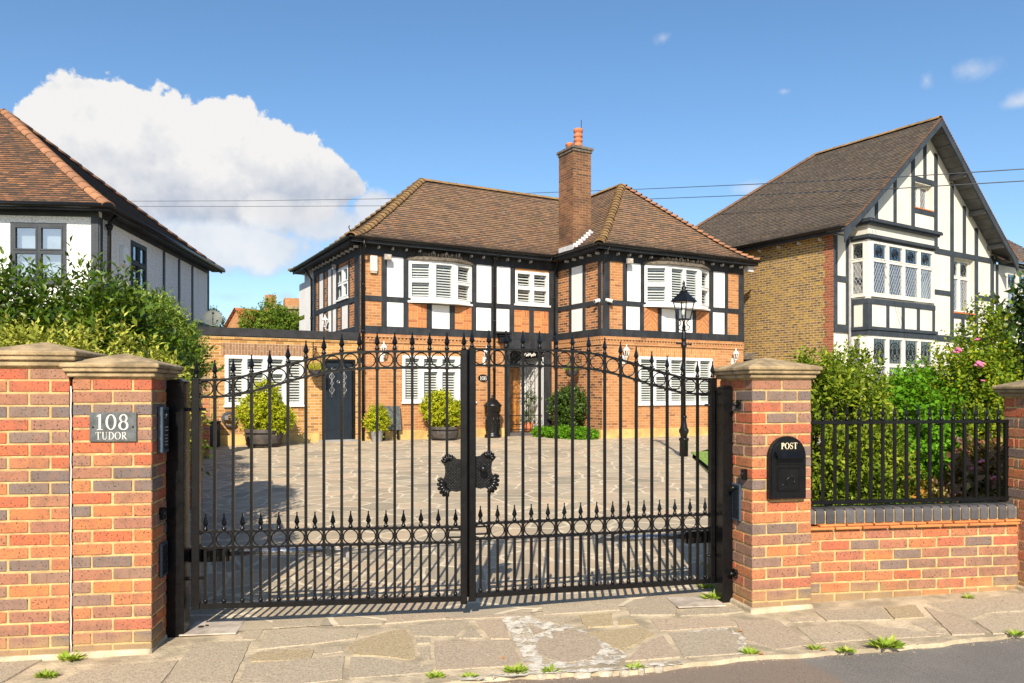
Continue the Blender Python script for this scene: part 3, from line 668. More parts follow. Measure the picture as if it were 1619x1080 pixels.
def gate_leaf(ox, oy, oz, ang, label, front, knob, LEAF=LEAF):
    hr = lambda x: interp(x/LEAF, curve)
    t = thing('gate_leaf', label, 'gate', (ox, oy, oz), radians(ang), 'the two leaves of the driveway gate')
    bk = M['black']; sgn = -1 if front < 0 else 1
    b = MB(); b.box(-.025, .025, -.025, .025, 0, hr(0)+.01); b.build('hinge_stile', bk, t, bevel=.003)
    b = MB(); b.box(LEAF-.045, LEAF, -.025, .025, -.02, hr(LEAF)+.012); b.build('meeting_stile', bk, t, bevel=.003)
    if knob: b = MB(); b.box(LEAF-.04, LEAF+.035, -.034, -.026, .0, hr(LEAF)); b.build('cover_strip', bk, t)
    b = MB(); b.box(.025, LEAF-.045, -.02, .02, 0, .036); b.build('bottom_rail', bk, t, bevel=.003)
    for z in (.400, .505):
        b = MB(); b.box(.025, LEAF-.045, -.018, .018, z-.007, z+.007); b.build('mid_rail', bk, t)
    for dz in (-.111, 0):
        b = MB(); N = 48; pr = None
        for i in range(N+1):
            x = lerp(.02, LEAF-.045, i/N); z = hr(x)+dz
            q = [b.V((x, -.016, z-.007)), b.V((x, .016, z-.007)), b.V((x, .016, z+.007)), b.V((x, -.016, z+.007))]
            if pr:
                for j in range(4): b.idx((pr[j], pr[(j+1) % 4], q[(j+1) % 4], q[j]))
            pr = q
        b.build('top_rail', bk, t)
    sp = (LEAF-.02)/15
    for i in range(15):
        x = sp*(i+.5)
        if i < 14:
            xx = sp*(i+1); z1 = hr(xx)
            b = MB(); b.box(xx-.009, xx+.009, -.009, .009, .036, z1+.01)
            for z in (.40, .505, z1-.111, z1): b.box(xx-.015, xx+.015, -.021, .021, z-.011, z+.011)
            b.build('bar', bk, t)
            b = MB(); spear_finial(b, xx, 0, z1+.012, .98); b.build('finial', bk, t)
        b = MB(); b.box(x-.009, x+.009, -.009, .009, .036, .405); b.ball((x, 0, .048), .016, 8, 5); b.build('dog_bar', bk, t)
        b = MB(); spear_finial(b, x, 0, .512, .92); b.build('finial', bk, t)
        b = MB(); b.ring((x, 0, .4525), .0475, .0042, 22, 6); b.build('ring', bk, t)
        s = (hr(x+.03)-hr(x-.03))/.06
        b = MB(); b.ring((x, 0, hr(x)-.0555), .0465, .0042, 22, 6); b.build('ring', bk, t)
    for xx in (0, LEAF-.022):
        b = MB(); spear_finial(b, xx, 0, hr(xx)+.012, .98); b.build('finial', bk, t)
    # shield shaped lock plate with hammered face and fluted corner scrolls
    b = MB(); ox_ = LEAF-.045
    prof = [(0, .965), (-.028, .968), (-.045, .985), (-.075, .992), (-.098, .985), (-.118, .962), (-.128, .945), (-.118, .935), (-.108, .92), (-.104, .885), (-.108, .85), (-.118, .835), (-.132, .845), (-.145, .84), (-.146, .80), (-.138, .765), (-.118, .735), (-.09, .715), (-.075, .72), (-.082, .74), (-.06, .752), (-.03, .745), (0, .752)]
    y0, y1 = (-.038, -.022) if front < 0 else (.022, .038)
    b.prism([(ox_+p[0], p[1]) for p in prof], y0, y1, 0, 'y')
    yf = y0 if front < 0 else y1
    rr = random.Random(5)
    for i in range(9):
        for j in range(9):
            x = -.012-.0105*i; z = .775+.02*j+(.01 if i % 2 else 0)
            if not (.77 < z < .94): continue
            b.ball((ox_+x, yf, z), .0058, 6, 4, sq=(1, .9, 1))
    def flute(p0, p1, r):
        b.tube([(ox_+p0[0], yf, p0[1]), (ox_+(p0[0]+p1[0])/2, yf+sgn*.008, (p0[1]+p1[1])/2), (ox_+p1[0], yf+sgn*.002, p1[1])], [r*.5, r, r*1.05], 7); b.ball((ox_+p1[0], yf+sgn*.002, p1[1]), r*1.05, 8, 5)
    for k in range(6):
        a = radians(160+k*21); flute((-.082+.015*cos(a), .79+.02*sin(a)), (-.086+.064*cos(a), .80+.082*sin(a)), .012)
    for k in range(5):
        a = radians(165-k*26); flute((-.08+.012*cos(a), .945+.012*sin(a)), (-.082+.043*cos(a), .945+.047*sin(a)), .0105)
    b.build('lock_plate', M['castiron'], t)
    if knob:
        b = MB(); b.tube([(ox_-.035, yf, .885), (ox_-.035, yf+sgn*.05, .885)], .009, 8); b.ball((ox_-.035, yf+sgn*.062, .885), .026, 12, 8); b.build('knob', M['castiron'], t)
    b = MB(); b.box(LEAF-.14, LEAF-.045, -.012, .012, .428, .438); b.box(LEAF-.14, LEAF-.045, -.012, .012, .478, .488); b.box(LEAF-.14, LEAF-.13, -.012, .012, .428, .488); b.build('drop_bolt', bk, t)
    # hinges
    for z in (1.305, .20):
        b = MB(); b.tube([(-.10, 0, z), (.06, 0, z)], .010, 8); b.lathe([(.018, 0), (.018, .04)], -.075, 0, z-.02, 10); b.lathe([(.015, 0), (.015, .02)], -.05, 0, z-.01, 8); b.tube([(-.075, 0, z+.02), (-.075, 0, z+.06)], .007, 7); b.build('hinge', M['iron'], t)
    return t
leaf_l = gate_leaf(-2.066, 5.05, .160, 6.5, 'left leaf of the black wrought iron driveway gate, without a knob', -1, False)
leaf_r = gate_leaf(1.474, 5.675, .178, 193.5, 'right leaf of the black wrought iron driveway gate, with a round knob', 1, True, 1.818)
# ram openers behind the leaves
def opener(ox, oy, oz, ang, ylo, label, L=.92):
    t = thing('gate_opener', label, 'gate opener', (ox, oy, oz), radians(ang), 'ram gate openers')
    y = ylo
    b = MB(); b.box(-.10, .17, y-.035, y+.035, -.045, .045); b.build('motor_body', M['black'], t, bevel=.008)
    b = MB(); b.tube([(.17, y, .01), (L-.12, y, .01)], .024, 12); b.build('ram_tube', M['steel'], t)
    b = MB(); b.box(L-.12, L-.06, y-.025, y+.025, -.02, .035); b.tube([(L-.06, y, .01), (L+.02, y, .01)], .012, 8); b.box(L, L+.05, y-.06, y+.012, -.03, .03); b.build('end_bracket', M['grey'], t)
    b = MB(); b.box(-.16, -.10, y-.02, y+.02, -.03, .005); b.box(-.15, -.12, y-.1, y, -.06, -.03); b.build('post_bracket', M['iron'], t)
    return t
opener(-2.05, 5.06, .49, 6.5, .11, 'silver gate opener ram behind the left gate leaf')
opener(1.474, 5.675, .50, 193.5, -.11, 'silver gate opener ram behind the right gate leaf', .80)
# cover plates over underground boxes
def cover(pts, label):
    mb = MB(); c = (sum(p[0] for p in pts)/4, sum(p[1] for p in pts)/4); z = ground(*c)
    mb.prism([(p[0]-c[0], p[1]-c[1]) for p in pts], .003, .014); o = mb.build('cover_plate', M['plate'], bevel=.006, loc=(c[0], c[1], z))
    tag(o, label, 'cover plate', 'metal covers in the pavement'); return o
cv = cover([gpt(282, 1009), gpt(374, 1004), gpt(390, 981), gpt(312, 985)], 'rusty pale metal cover plate in the paving by the left gate post')
b = MB(); b.lathe([(.02, 0), (.02, .003)], -.09, .0, .0145, 12); b.lathe([(.012, .003), (.012, .006)], -.06, .02, .0145, 10); b.build('lifting_hole', M['black'], cv)
cover([gpt(1073, 964), gpt(1150, 960), gpt(1128, 945), gpt(1054, 947)], 'rusty metal cover plate in the paving by the right gate post')

# ------------------------------------------------------------------ lettering (drawn strokes)
def ribbon(mb, pts, w, m=0, t=.0012):
    """flat stroke in the xz plane, front towards -y; w constant or per point"""
    n = len(pts); ww = w if isinstance(w, (list, tuple)) else [w]*n; A = []; B = []
    for i in range(n):
        a, c = pts[max(0, i-1)], pts[min(n-1, i+1)]; dx, dz = c[0]-a[0], c[1]-a[1]; l = math.hypot(dx, dz) or 1
        A.append((pts[i][0]-dz/l*ww[i]/2, pts[i][1]+dx/l*ww[i]/2)); B.append((pts[i][0]+dz/l*ww[i]/2, pts[i][1]-dx/l*ww[i]/2))
    for i in range(n-1):
        mb.prism([A[i], A[i+1], B[i+1], B[i]], -t, 0, m, 'y')
def arc(cx, cz, rx, rz, a0, a1, n=18): return [(cx+rx*cos(radians(lerp(a0, a1, i/n))), cz+rz*sin(radians(lerp(a0, a1, i/n)))) for i in range(n+1)]
def ell(mb, cx, cz, rx, rz, thick, thin):
    P = arc(cx, cz, rx, rz, 0, 360, 28); W = [lerp(thin, thick, abs(cos(radians(360*i/28)))**1.5) for i in range(29)]; ribbon(mb, P, W)
def glyph(mb, ch, x, z, h, st=.13):
    """serif capitals and figures, returns the advance width"""
    K = st*h; k = .045*h; S = lambda *q: [(x+a*h, z+b*h) for a, b in q]
    serif = lambda a, b, w=.15: ribbon(mb, S((a-w, b), (a+w, b)), k)
    if ch == '1': ribbon(mb, S((.24, 0), (.24, .97)), K); serif(.24, .02, .17); ribbon(mb, S((.06, .84), (.24, .96)), k*1.1); return .5*h
    if ch == '0': ell(mb, x+.32*h, z+.49*h, .25*h, .46*h, K, k); return .68*h
    if ch == '8': ell(mb, x+.30*h, z+.73*h, .19*h, .22*h, K*.8, k*1.2); ell(mb, x+.30*h, z+.27*h, .23*h, .25*h, K, k*1.2); return .64*h
    if ch == 'T': ribbon(mb, S((.36, 0), (.36, .97)), K); serif(.36, .02); ribbon(mb, S((.04, .97), (.68, .97)), k*1.1); ribbon(mb, S((.05, .99), (.04, .78)), k); ribbon(mb, S((.67, .99), (.68, .78)), k); return .74*h
    if ch == 'U': ribbon(mb, S((.18, .97), (.18, .30)), K); ribbon(mb, arc(x+.39*h, z+.29*h, .21*h, .27*h, 180, 360), k*1.6); ribbon(mb, S((.60, .29), (.60, .97)), k); serif(.18, .97, .13); serif(.60, .97, .11); return .78*h
    if ch == 'D': ribbon(mb, S((.18, 0), (.18, .98)), K); P = arc(x+.30*h, z+.49*h, .38*h, .47*h, -90, 90); ribbon(mb, P, [lerp(k, K, cos(radians(-90+180*i/18))) for i in range(19)]); ribbon(mb, S((.05, .02), (.31, .02)), k); ribbon(mb, S((.05, .96), (.31, .96)), k); return .78*h
    if ch == 'O': ell(mb, x+.40*h, z+.49*h, .33*h, .48*h, K, k); return .82*h
    if ch in 'RP':
        ribbon(mb, S((.17, 0), (.17, .98)), K); serif(.17, .02); P = arc(x+.30*h, z+.72*h, .21*h, .24*h, -90, 90); ribbon(mb, P, [lerp(k, K, max(0, cos(radians(-90+180*i/18)))) for i in range(19)])
        ribbon(mb, S((.04, .96), (.31, .96)), k); ribbon(mb, S((.17, .48), (.31, .48)), k)
        if ch == 'R': ribbon(mb, S((.30, .48), (.60, .02)), K*.9); ribbon(mb, S((.55, .02), (.74, .02)), k)
        return (.72 if ch == 'R' else .62)*h
    if ch == 'S':
        P = arc(x+.28*h, z+.73*h, .19*h, .225*h, 30, 270, 14)+arc(x+.28*h, z+.265*h, .21*h, .245*h, 90, -150, 14); n = len(P)
        ribbon(mb, P, [lerp(k*1.2, K, max(0, 1-abs(i-n/2)/(n/3.2))) for i in range(n)]); ribbon(mb, S((.46, .98), (.46, .74)), k); ribbon(mb, S((.08, .0), (.08, .26)), k); return .58*h
    return .4*h
def word(mb, s, x, z, h, st=.13, gap=.02, width=None):
    tmp = MB(); w = 0
    for ch in s: w += glyph(tmp, ch, 0, 0, h, st)+gap*h
    sc = 1
    a = x
    for ch in s: a += glyph(mb, ch, a, z, h, st)+gap*h
    return w
# 108 TUDOR slate sign
W2, H2 = .266, .176
so = PL.W(.1, -.011)
sign = thing('house_sign', 'rectangular slate sign reading 108 TUDOR screwed to the brick gate pillar', 'house sign', (so[0], so[1], 1.28), radians(A_L))
b = MB(); b.box(0, W2, 0, .010, 0, H2); b.build('slate_plate', M['slate'], sign, bevel=.0015)
b = MB(); word(b, '108', .036, .071, .096, .135, .075); word(b, 'TUDOR', .034, .014, .045, .12, .035); b.build('lettering', M['letter'], sign, loc=(0, -.0008, 0))
for x in (.02, W2-.02):
    b = MB(); b.ball((x, -.001, .088), .006, 8, 5); b.build('screw', M['black'], sign)
# intercom on the inner face of the left pillar
io = PL.W(.4605, .10)
ic = thing('intercom', 'dark blue grey intercom panel on the shaded inner face of the left pillar', 'intercom', (io[0], io[1], 1.20), radians(A_L))
b = MB(); b.box(-.008, .024, 0, .125, 0, .285); b.build('housing', M['bluegrey'], ic, bevel=.004)
b = MB(); b.box(.024, .027, .015, .112, .02, .265); b.build('face_panel', M['screen'], ic)
b = MB()
for z, w in ((.215, .02), (.155, .06), (.135, .06), (.105, .05), (.085, .05), (.065, .05), (.045, .05)): b.box(.027, .029, .03, .03+w, z, z+.008)
b.build('button_strip', M['grey'], ic)
b = MB(); b.ball((.028, .06, .235), .012, 8, 5, sq=(.4, 1, 1)); b.build('camera_lens', M['steel'], ic)
def side_plate(fr, u, v0, z0, h, w, name, label, cat, mat, sgn):
    p = fr.W(u, v0); t = thing(name, label, cat, (p[0], p[1], fr.oz+z0), radians(degrees(fr.a)))
    b = MB(); b.box(-.006, .010, 0, w, 0, h); b.build('cover', M['bluegrey'], t, bevel=.003)
    b = MB(); e = .0115 if sgn > 0 else -.0075; b.box(min(e, e-.002*sgn), max(e, e-.002*sgn), .012, w-.012, .015, h-.015); b.build('inset', M[mat], t)
    return t
degrees = math.degrees
side_plate(PL, .4605, .13, .42, .21, .12, 'meter_plate', 'blue grey cover plate low on the inner face of the left pillar', 'cover plate', 'screen', 1)
side_plate(PR, -.0105, .14, .60, .26, .11, 'meter_plate', 'grey cover plate on the inner face of the post box pillar', 'cover plate', 'screen', -1)
for fr, u, z, lab in ((PL, .45, .78, 'small black photocell on the inner face of the left pillar'), (PR, 0, .90, 'small black photocell on the inner face of the post box pillar')):
    s = 1 if u > 0 else -1; p = fr.W(u, .06 if s < 0 else .14); t = thing('photocell', lab, 'sensor', (p[0], p[1], fr.oz+z), fr.a)
    b = MB(); b.box(-.002 if s > 0 else -.03, .03 if s > 0 else .002, 0, .045, 0, .075); b.build('housing', M['black'], t, bevel=.006)
    b = MB(); b.ball((s*.03, .022, .04), .014, 10, 6, sq=(.4, 1, 1)); b.build('lens', M['screen'], t)
for fr, pts in ((PL, [(.45, .33, 1.36), (.45, .33, .78), (.45, .34, .18)]), (PR, [(0, .17, 1.42), (0, .20, .83), (0, .22, .22)])):
    for (u, v, z) in pts:
        s = 1 if u > 0 else -1; p = fr.W(u, v); lv = 'upper' if z > 1.2 else ('middle' if z > .6 else 'lowest')
        t = thing('hinge_bracket', f'{lv} black bolt bracket fixing the {"left" if s > 0 else "right"} gate post to its pillar', 'bracket', (p[0], p[1], fr.oz+z), fr.a, 'post brackets on the gate pillars')
        b = MB(); b.box(min(0, s*.012), max(0, s*.012), -.03, .03, -.03, .03); b.build('flange', M['iron'], t, bevel=.002)
        b = MB(); b.tube([(s*.01, 0, 0), (s*.05, .0, 0)], .013, 8); b.ball((s*.012, -.018, .018), .007, 6, 4); b.ball((s*.012, -.018, -.018), .007, 6, 4); b.build('bolt', M['iron'], t)
# post box
pb = PR.W(.105, -.003)
W3, H3, R3 = .285, .43, .1425
box = thing('post_box', 'black arched post box lettered POST on the right gate pillar', 'post box', (pb[0], pb[1], PR.oz+.775), radians(13))
outl = lambda w, h, o=0: [(o, 0+o), (w-o, 0+o)]+[(w/2+(w/2-o)*cos(radians(a)), h-w/2+(w/2-o)*sin(radians(a))) for a in range(0, 181, 12)]
b = MB(); b.prism(outl(W3, H3), -.035, 0, 0, 'y'); b.build('back_plate', M['black'], box, bevel=.006)
b = MB(); b.prism(outl(W3, H3, .016), -.043, -.036, 0, 'y'); b.build('front_plate', M['black'], box, bevel=.004)
b = MB(); b.prism([(-.0435, .325), (-.05, .325), (-.085, .285), (-.082, .278), (-.0435, .30)], .04, W3-.04, 0, 'x'); b.build('letter_flap', M['black'], box)
b = MB(); b.box(.045, W3-.045, -.049, -.0435, .236, .248); b.build('moulding', M['black'], box, bevel=.002)
b = MB()
for x0, x1, z0, z1 in ((.055, W3-.055, .208, .218), (.055, W3-.055, .052, .062), (.055, .065, .062, .208), (W3-.065, W3-.055, .062, .208)): b.box(x0, x1, -.05, -.0435, z0, z1)
b.build('door_frame', M['black'], box, bevel=.003)
b = MB(); b.box(.067, W3-.067, -.0455, -.0435, .064, .206); b.build('door', M['black'], box)
b = MB(); P = arc(.155, .125, .030, .026, -40, 300, 20); b.tube([(p[0], -.047, p[1]) for p in P], [.007-.0002*i for i in range(21)], 6); b.tube([(.12, -.046, .11), (.098, -.046, .10), (.088, -.046, .085)], .004, 6); b.tube([(.17, -.047, .15), (.162, -.047, .165)], .005, 6); b.build('emblem', M['castiron'], box)
b = MB(); word(b, 'POST', .085, .342, .043, .17, .05); b.build('lettering', M['gold'], box, loc=(0, -.0437, 0))
b = MB(); b.box(.012, W3-.012, -.05, -.036, .004, .02); b.build('base_lip', M['black'], box, bevel=.003)
# ================================================================== MAIN HOUSE
HF = Frame(-4.11, 20.9, .28, 28.9)
house = thing('house', 'detached mock Tudor house with white panels, brick infill and tall chimney, number 108', 'house', HF.W(0, 0), HF.a)
UI, UW, VW, VD = 6.31, 11.80, -2.355, 6.06       # inner corner, wing end, wing front, rear
fF = lambda a, o, h: (a, -o, h)                   # main front
fS = lambda a, o, h: (-o, a, h)                   # left flank (a = v)
fR = lambda a, o, h: (UI-o, a, h)                 # return of the wing (a = v)
fW = lambda a, o, h: (a, VW-o, h)                 # wing front
H_PL, H_B0, H_B1, H_M0, H_M1, H_FR, H_SO = .26, 2.92, 3.135, 3.81, 3.96, 5.07, 5.34

def holed_wall(mb, f, a0, a1, h0, h1, holes, m=0, rev=.10, mr=None):
    A = sorted({a0, a1, *[x for q in holes for x in q[:2]]}); Hh = sorted({h0, h1, *[x for q in holes for x in q[2:4]]})
    for i in range(len(A)-1):
        for j in range(len(Hh)-1):
            ca, ch = (A[i]+A[i+1])/2, (Hh[j]+Hh[j+1])/2
            if any(q[0] < ca < q[1] and q[2] < ch < q[3] for q in holes): continue
            mb.face([f(A[i], 0, Hh[j]), f(A[i+1], 0, Hh[j]), f(A[i+1], 0, Hh[j+1]), f(A[i], 0, Hh[j+1])], m)
    for q in holes:
        c = [(q[0], q[2]), (q[1], q[2]), (q[1], q[3]), (q[0], q[3])]
        for i in range(4):
            p, r = c[i], c[(i+1) % 4]
            mb.face([f(p[0], 0, p[1]), f(r[0], 0, r[1]), f(r[0], -rev, r[1]), f(p[0], -rev, p[1])], m if mr is None else mr)

def window(parent, f, a0, a1, h0, h1, lights, shutter=True, mats=None, fw=.044, sill=.05, proud=.0, name='window', slat='slat', lead=False, transomed=(), bars=0, glass='glass', curtain=False, pitch=.068):
    """lights: list of (start, end) fractions; transomed: {index: height fraction} splits a light into two sashes"""
    mat = M[mats or 'white']; tr = dict(transomed)
    b = MB(f); o0, o1 = -.075, .012+proud
    b.box(a0, a0+fw, o0, o1, h0, h1); b.box(a1-fw, a1, o0, o1, h0, h1)
    b.box(a0+fw, a1-fw, o0, o1, h0, h0+fw); b.box(a0+fw, a1-fw, o0, o1, h1-fw, h1)
    for (s, e), (s2, e2) in zip(lights, lights[1:]):
        b.box(lerp(a0, a1, e), lerp(a0, a1, s2), o0, o1-.002, h0+fw, h1-fw)
    w = b.build(name, mat, parent)
    if sill:
        b = MB(f); b.box(a0-.04, a1+.04, o1, o1+sill, h0-.045, h0+.008); b.build('sill', mat, w)
    for i, (s, e) in enumerate(lights):
        x0 = lerp(a0, a1, s)+(fw if i == 0 else 0); x1 = lerp(a0, a1, e)-(fw if i == len(lights)-1 else 0)
        cells = [(h0+fw, h1-fw)]
        if i in tr:
            zt = lerp(h0, h1, tr[i]); cells = [(h0+fw, zt-.02), (zt+.02, h1-fw)]
            b = MB(f); b.box(x0, x1, o0, o1-.003, zt-.02, zt+.02); b.build('transom', mat, w)
        for z0, z1 in cells:
            sw = .036 if fw > .03 else .03
            b = MB(f); p0, p1 = -.06, o1+.010
            b.box(x0+.004, x0+sw, p0, p1, z0+.004, z1-.004); b.box(x1-sw, x1-.004, p0, p1, z0+.004, z1-.004)
            b.box(x0+sw, x1-sw, p0, p1, z0+.004, z0+sw); b.box(x0+sw, x1-sw, p0, p1, z1-sw, z1-.004)
            for k in range(bars): zb = lerp(z0, z1, (k+1)/(bars+1)); b.box(x0+sw, x1-sw, p0+.01, p1-.004, zb-.012, zb+.012)
            b.build('sash', mat, w)
            b = MB(f); b.face([f_(x) for f_ in [lambda x: x] for x in ((x0+sw, -.02, z0+sw), (x1-sw, -.02, z0+sw), (x1-sw, -.02, z1-sw), (x0+sw, -.02, z1-sw))]); b.build('pane', M[glass], w, uv=False)
            if shutter:
                b = MB(f); q0, q1 = x0+sw-.012, x1-sw+.012; st = .026
                b.box(q0, q0+st, -.105, -.07, z0, z1); b.box(q1-st, q1, -.105, -.07, z0, z1); b.box(q0+st, q1-st, -.105, -.07, z0, z0+sw+.015); b.box(q0+st, q1-st, -.105, -.07, z1-sw-.015, z1)
                n = max(2, int((z1-z0-2*sw-.03)/pitch)); pp = (z1-z0-2*sw-.03)/n
                for k in range(n):
                    zc = z0+sw+.015+pp*(k+.5); dz, do = .0150, .013
                    P = [(-.088-do, zc+dz), (-.088+do, zc-dz), (-.088+do, zc-dz+.009), (-.088-do, zc+dz+.009)]
                    for u_, v_ in ((0, 1), (1, 2), (2, 3), (3, 0)):
                        b.face([(q0+st, *P[u_]), (q1-st, *P[u_]), (q1-st, *P[v_]), (q0+st, *P[v_])])
                b.build('shutter', M[slat], w)
            if lead:
                b = MB(f); sp_ = .125; wd = x1-x0-2*sw; hh = z1-z0-2*sw; bx, bz = x0+sw, z0+sw; r = 1.7
                if lead == 'diamond' or (lead == 'mixed' and (len(cells) == 1 or (z0, z1) == cells[0])):
                    def seg(p, q):
                        b.prism([(p[0]-.0035, p[1]), (p[0]+.0035, p[1]), (q[0]+.0035, q[1]), (q[0]-.0035, q[1])], -.018, -.013, 0, 'y')
                    for sg in (1, -1):
                        k = -40
                        while k < 40:
                            c = k*sp_; k += 1; pts = []
                            # line z = r*sg*(x) + c*r
                            for xx in (0, wd):
                                zz = r*sg*(xx-wd/2)+c*r+hh/2
                                if 0 <= zz <= hh: pts.append((xx, zz))
                            for zz in (0, hh):
                                xx = (zz-hh/2-c*r)/(r*sg)+wd/2
                                if 0 < xx < wd: pts.append((xx, zz))
                            if len(pts) >= 2: seg((bx+pts[0][0], bz+pts[0][1]), (bx+pts[1][0], bz+pts[1][1]))
                    b.build('lead_lattice', M['lead'], w)
                else:
                    cx, cz, rr = bx+wd/2, bz+hh/2, min(wd, hh)*.36
                    P = [(cx+rr*cos(2*pi*i/20), -.014, cz+rr*1.05*sin(2*pi*i/20)) for i in range(20)]; b.tube(P, .009, 5, closed=True)
                    b.ball((cx, -.014, cz), rr*.30, 8, 5, sq=(1, .15, 1.2))
                    for k in range(5):
                        a = pi/2+2*pi*k/5; b.tube([(cx+rr*.35*cos(a), -.014, cz+rr*.35*sin(a)), (cx+rr*cos(a), -.014, cz+rr*sin(a))], .007, 5)
                    b.tube([(cx+rr*.68*cos(2*pi*i/16), -.014, cz+rr*.72*sin(2*pi*i/16)) for i in range(16)], .006, 4, closed=True)
                    for k in range(1, 5):
                        xx = bx+wd*k/5; b.box(xx-.003, xx+.003, -.017, -.013, bz, bz+hh)
                    b.build('lead_roundel', M['iron'], w)
                if curtain:
                    b = MB(f); n = 12; zz0, zz1 = z0, z1
                    for k in range(n):
                        a_, c_ = lerp(x0, x1, k/n), lerp(x0, x1, (k+1)/n); o_ = lambda q: -.22+.03*sin(q*2.6)
                        b.face([(a_, o_(k), zz0), (c_, o_(k+1), zz0), (c_, o_(k+1), zz1), (a_, o_(k), zz1)], 0, True)
                    b.build('curtain', M['curtain'], w)
    return w

px = lambda p, v=0: HF.u(p, v)
hh = lambda py, u, v=0: HF.h(py, u, v)
# --- openings
g0, g1, gz0, gz1 = px(636.6), px(751), 1.05, 2.35
s0, s1, sz0, sz1 = px(814.6), px(868), 3.98, 4.99
bay0, bay1, bz0, bz1 = px(646), px(746.5), 3.90, 5.02
po0, po1, poz = px(806), px(861), 2.62
w0, w1, wz0, wz1 = px(1010, VW), px(1126.6, VW), .98, 2.37
wb0, wb1 = px(1019, VW), px(1121.5, VW)
sv0, sv1 = HF.v(552, 0), HF.v(534, 0)
walls = MB()
holed_wall(walls, fF, 0, UI, -.1, 5.4, [(g0, g1, gz0, gz1), (s0, s1, sz0, sz1), (bay0, bay1, bz0, bz1), (po0, po1, -.1, poz)])
holed_wall(walls, fW, UI, UW, -.1, 5.4, [(w0, w1, wz0, wz1), (wb0, wb1, bz0, bz1)])
holed_wall(walls, lambda a, o, h: (UW+o, a, h), VW, VD, -.1, 5.4, [])
holed_wall(walls, lambda a, o, h: (a, VD+o, h), 0, UW, -.1, 5.4, [])
walls.build('wall', M['brick'], house)
walls = MB()
holed_wall(walls, fR, VW, 0, -.1, 5.4, [])
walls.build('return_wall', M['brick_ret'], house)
walls = MB()
holed_wall(walls, fS, 0, VD, -.1, 5.4, [(sv0, sv1, 4.02, 4.93)])
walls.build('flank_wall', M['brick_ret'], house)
b = MB(); b.box(.1, UW-.1, .3, VD-.1, 2.75, 2.85); b.box(UI+.1, UW-.1, VW+.3, .35, 2.751, 2.849); b.build('upper_floor', M['brown'], house)
# plinth (split round the porch)
b = MB()
for x0, x1 in ((.0, po0-.17), (po1+.26, UI)): b.box(x0, x1, -.035, -.001, -.05, H_PL)
b.box(UI-.035, UI-.001, VW+.0, -.036, -.05, H_PL-.002); b.box(UI-.035, UW, VW-.035, VW-.001, -.05, H_PL)
b.build('plinth', M['plinth'], house, bevel=.01)
# dentil brick string under the beam
for f, a0, a1 in ((fF, .0, po0-.2), (fR, VW, -.0), (fW, UI, UW)):
    b = MB(f); b.box(a0, a1, .0, .03, 2.68, 2.76); b.box(a0, a1, .0, .045, 2.83, H_B0-.002)
    a = a0+.02
    while a < a1-.08: b.box(a, a+.055, .0, .036, 2.762, 2.826); a += .11
    b.build('dentil_course', M['brick'], house)
# --- timber frame : rails then posts then panels
def rails(f, a0, a1, t=.024):
    for z0, z1, tt in ((H_B0, H_B1, t+.012), (H_M0, H_M1, t), (H_FR, H_SO+.02, t)):
        b = MB(f); b.box(a0, a1, 0, tt, z0, z1); b.build('timber_rail', M['timber'], house, bevel=.004)
rails(fF, .0, UI); rails(fR, VW, -.03); rails(fW, UI-.02, UW)
rails(fS, .02, HF.v(497, 0))
def post(f, a0, a1, z0, z1, t=.026):
    b = MB(f); b.box(a0, a1, 0, t, z0, z1); b.build('timber_post', M['timber'], house, bevel=.004)
def panel(f, a0, a1, z0, z1, mat, t=.008):
    b = MB(f); b.box(a0, a1, 0.0, t, z0, z1); b.build('render_panel' if mat == 'render' else 'brick_panel', M[mat], house)
def pattern_panel(f, a0, a1, z0, z1, kind):
    b = MB(f); b.box(a0, a1, 0, .004, z0, z1, 1)
    def put(poly):
        for n_, c in (((1, 0), a0), ((-1, 0), -a1), ((0, 1), z0), ((0, -1), -z1)):
            poly = clip(poly, n_, c)
            if len(poly) < 3: return
        for i in range(1): b.face([(p[0], .012, p[1]) for p in poly], 0)
        for p, q in zip(poly, poly[1:]+poly[:1]): b.face([(p[0], .004, p[1]), (q[0], .004, q[1]), (q[0], .012, q[1]), (p[0], .012, p[1])], 0)
    W_ = a1-a0
    if kind == 'k':
        c = W_/2; nr = max(2, round((z1-z0)/.235)); rh_ = (z1-z0)/nr; g = .008
        for i in range(2):
            for j in range(nr):
                x, z = a0+c*i, z0+rh_*j
                for k in range(3):
                    if (i+j) % 2: put([(x+c*k/3+g, z+g), (x+c*(k+1)/3-g, z+g), (x+c*(k+1)/3-g, z+rh_-g), (x+c*k/3+g, z+rh_-g)])
                    else: put([(x+g, z+rh_*k/3+g), (x+c-g, z+rh_*k/3+g), (x+c-g, z+rh_*(k+1)/3-g), (x+g, z+rh_*(k+1)/3-g)])
    else:
        m = (a0+a1)/2; t_, g = .135, .022; z = z0-W_
        while z < z1+.1:
            for s_ in (1, -1):
                xe = a1 if s_ > 0 else a0; dz_ = W_/2*.9
                put([(m+s_*.006, z+dz_), (xe, z), (xe, z+t_-g*1.4), (m+s_*.006, z+dz_+t_-g*1.4)][::s_])
            z += t_
    b.build('brick_panel', [M['brick_pat'], M['mortar_near']], house)
def clip(poly, n, c):
    out = []
    for i in range(len(poly)):
        p, q = poly[i], poly[(i+1) % len(poly)]; a = n[0]*p[0]+n[1]*p[1]-c; d = n[0]*q[0]+n[1]*q[1]-c
        if a >= 0: out.append(p)
        if (a >= 0) != (d >= 0): t = a/(a-d); out.append((lerp(p[0], q[0], t), lerp(p[1], q[1], t)))
    return out
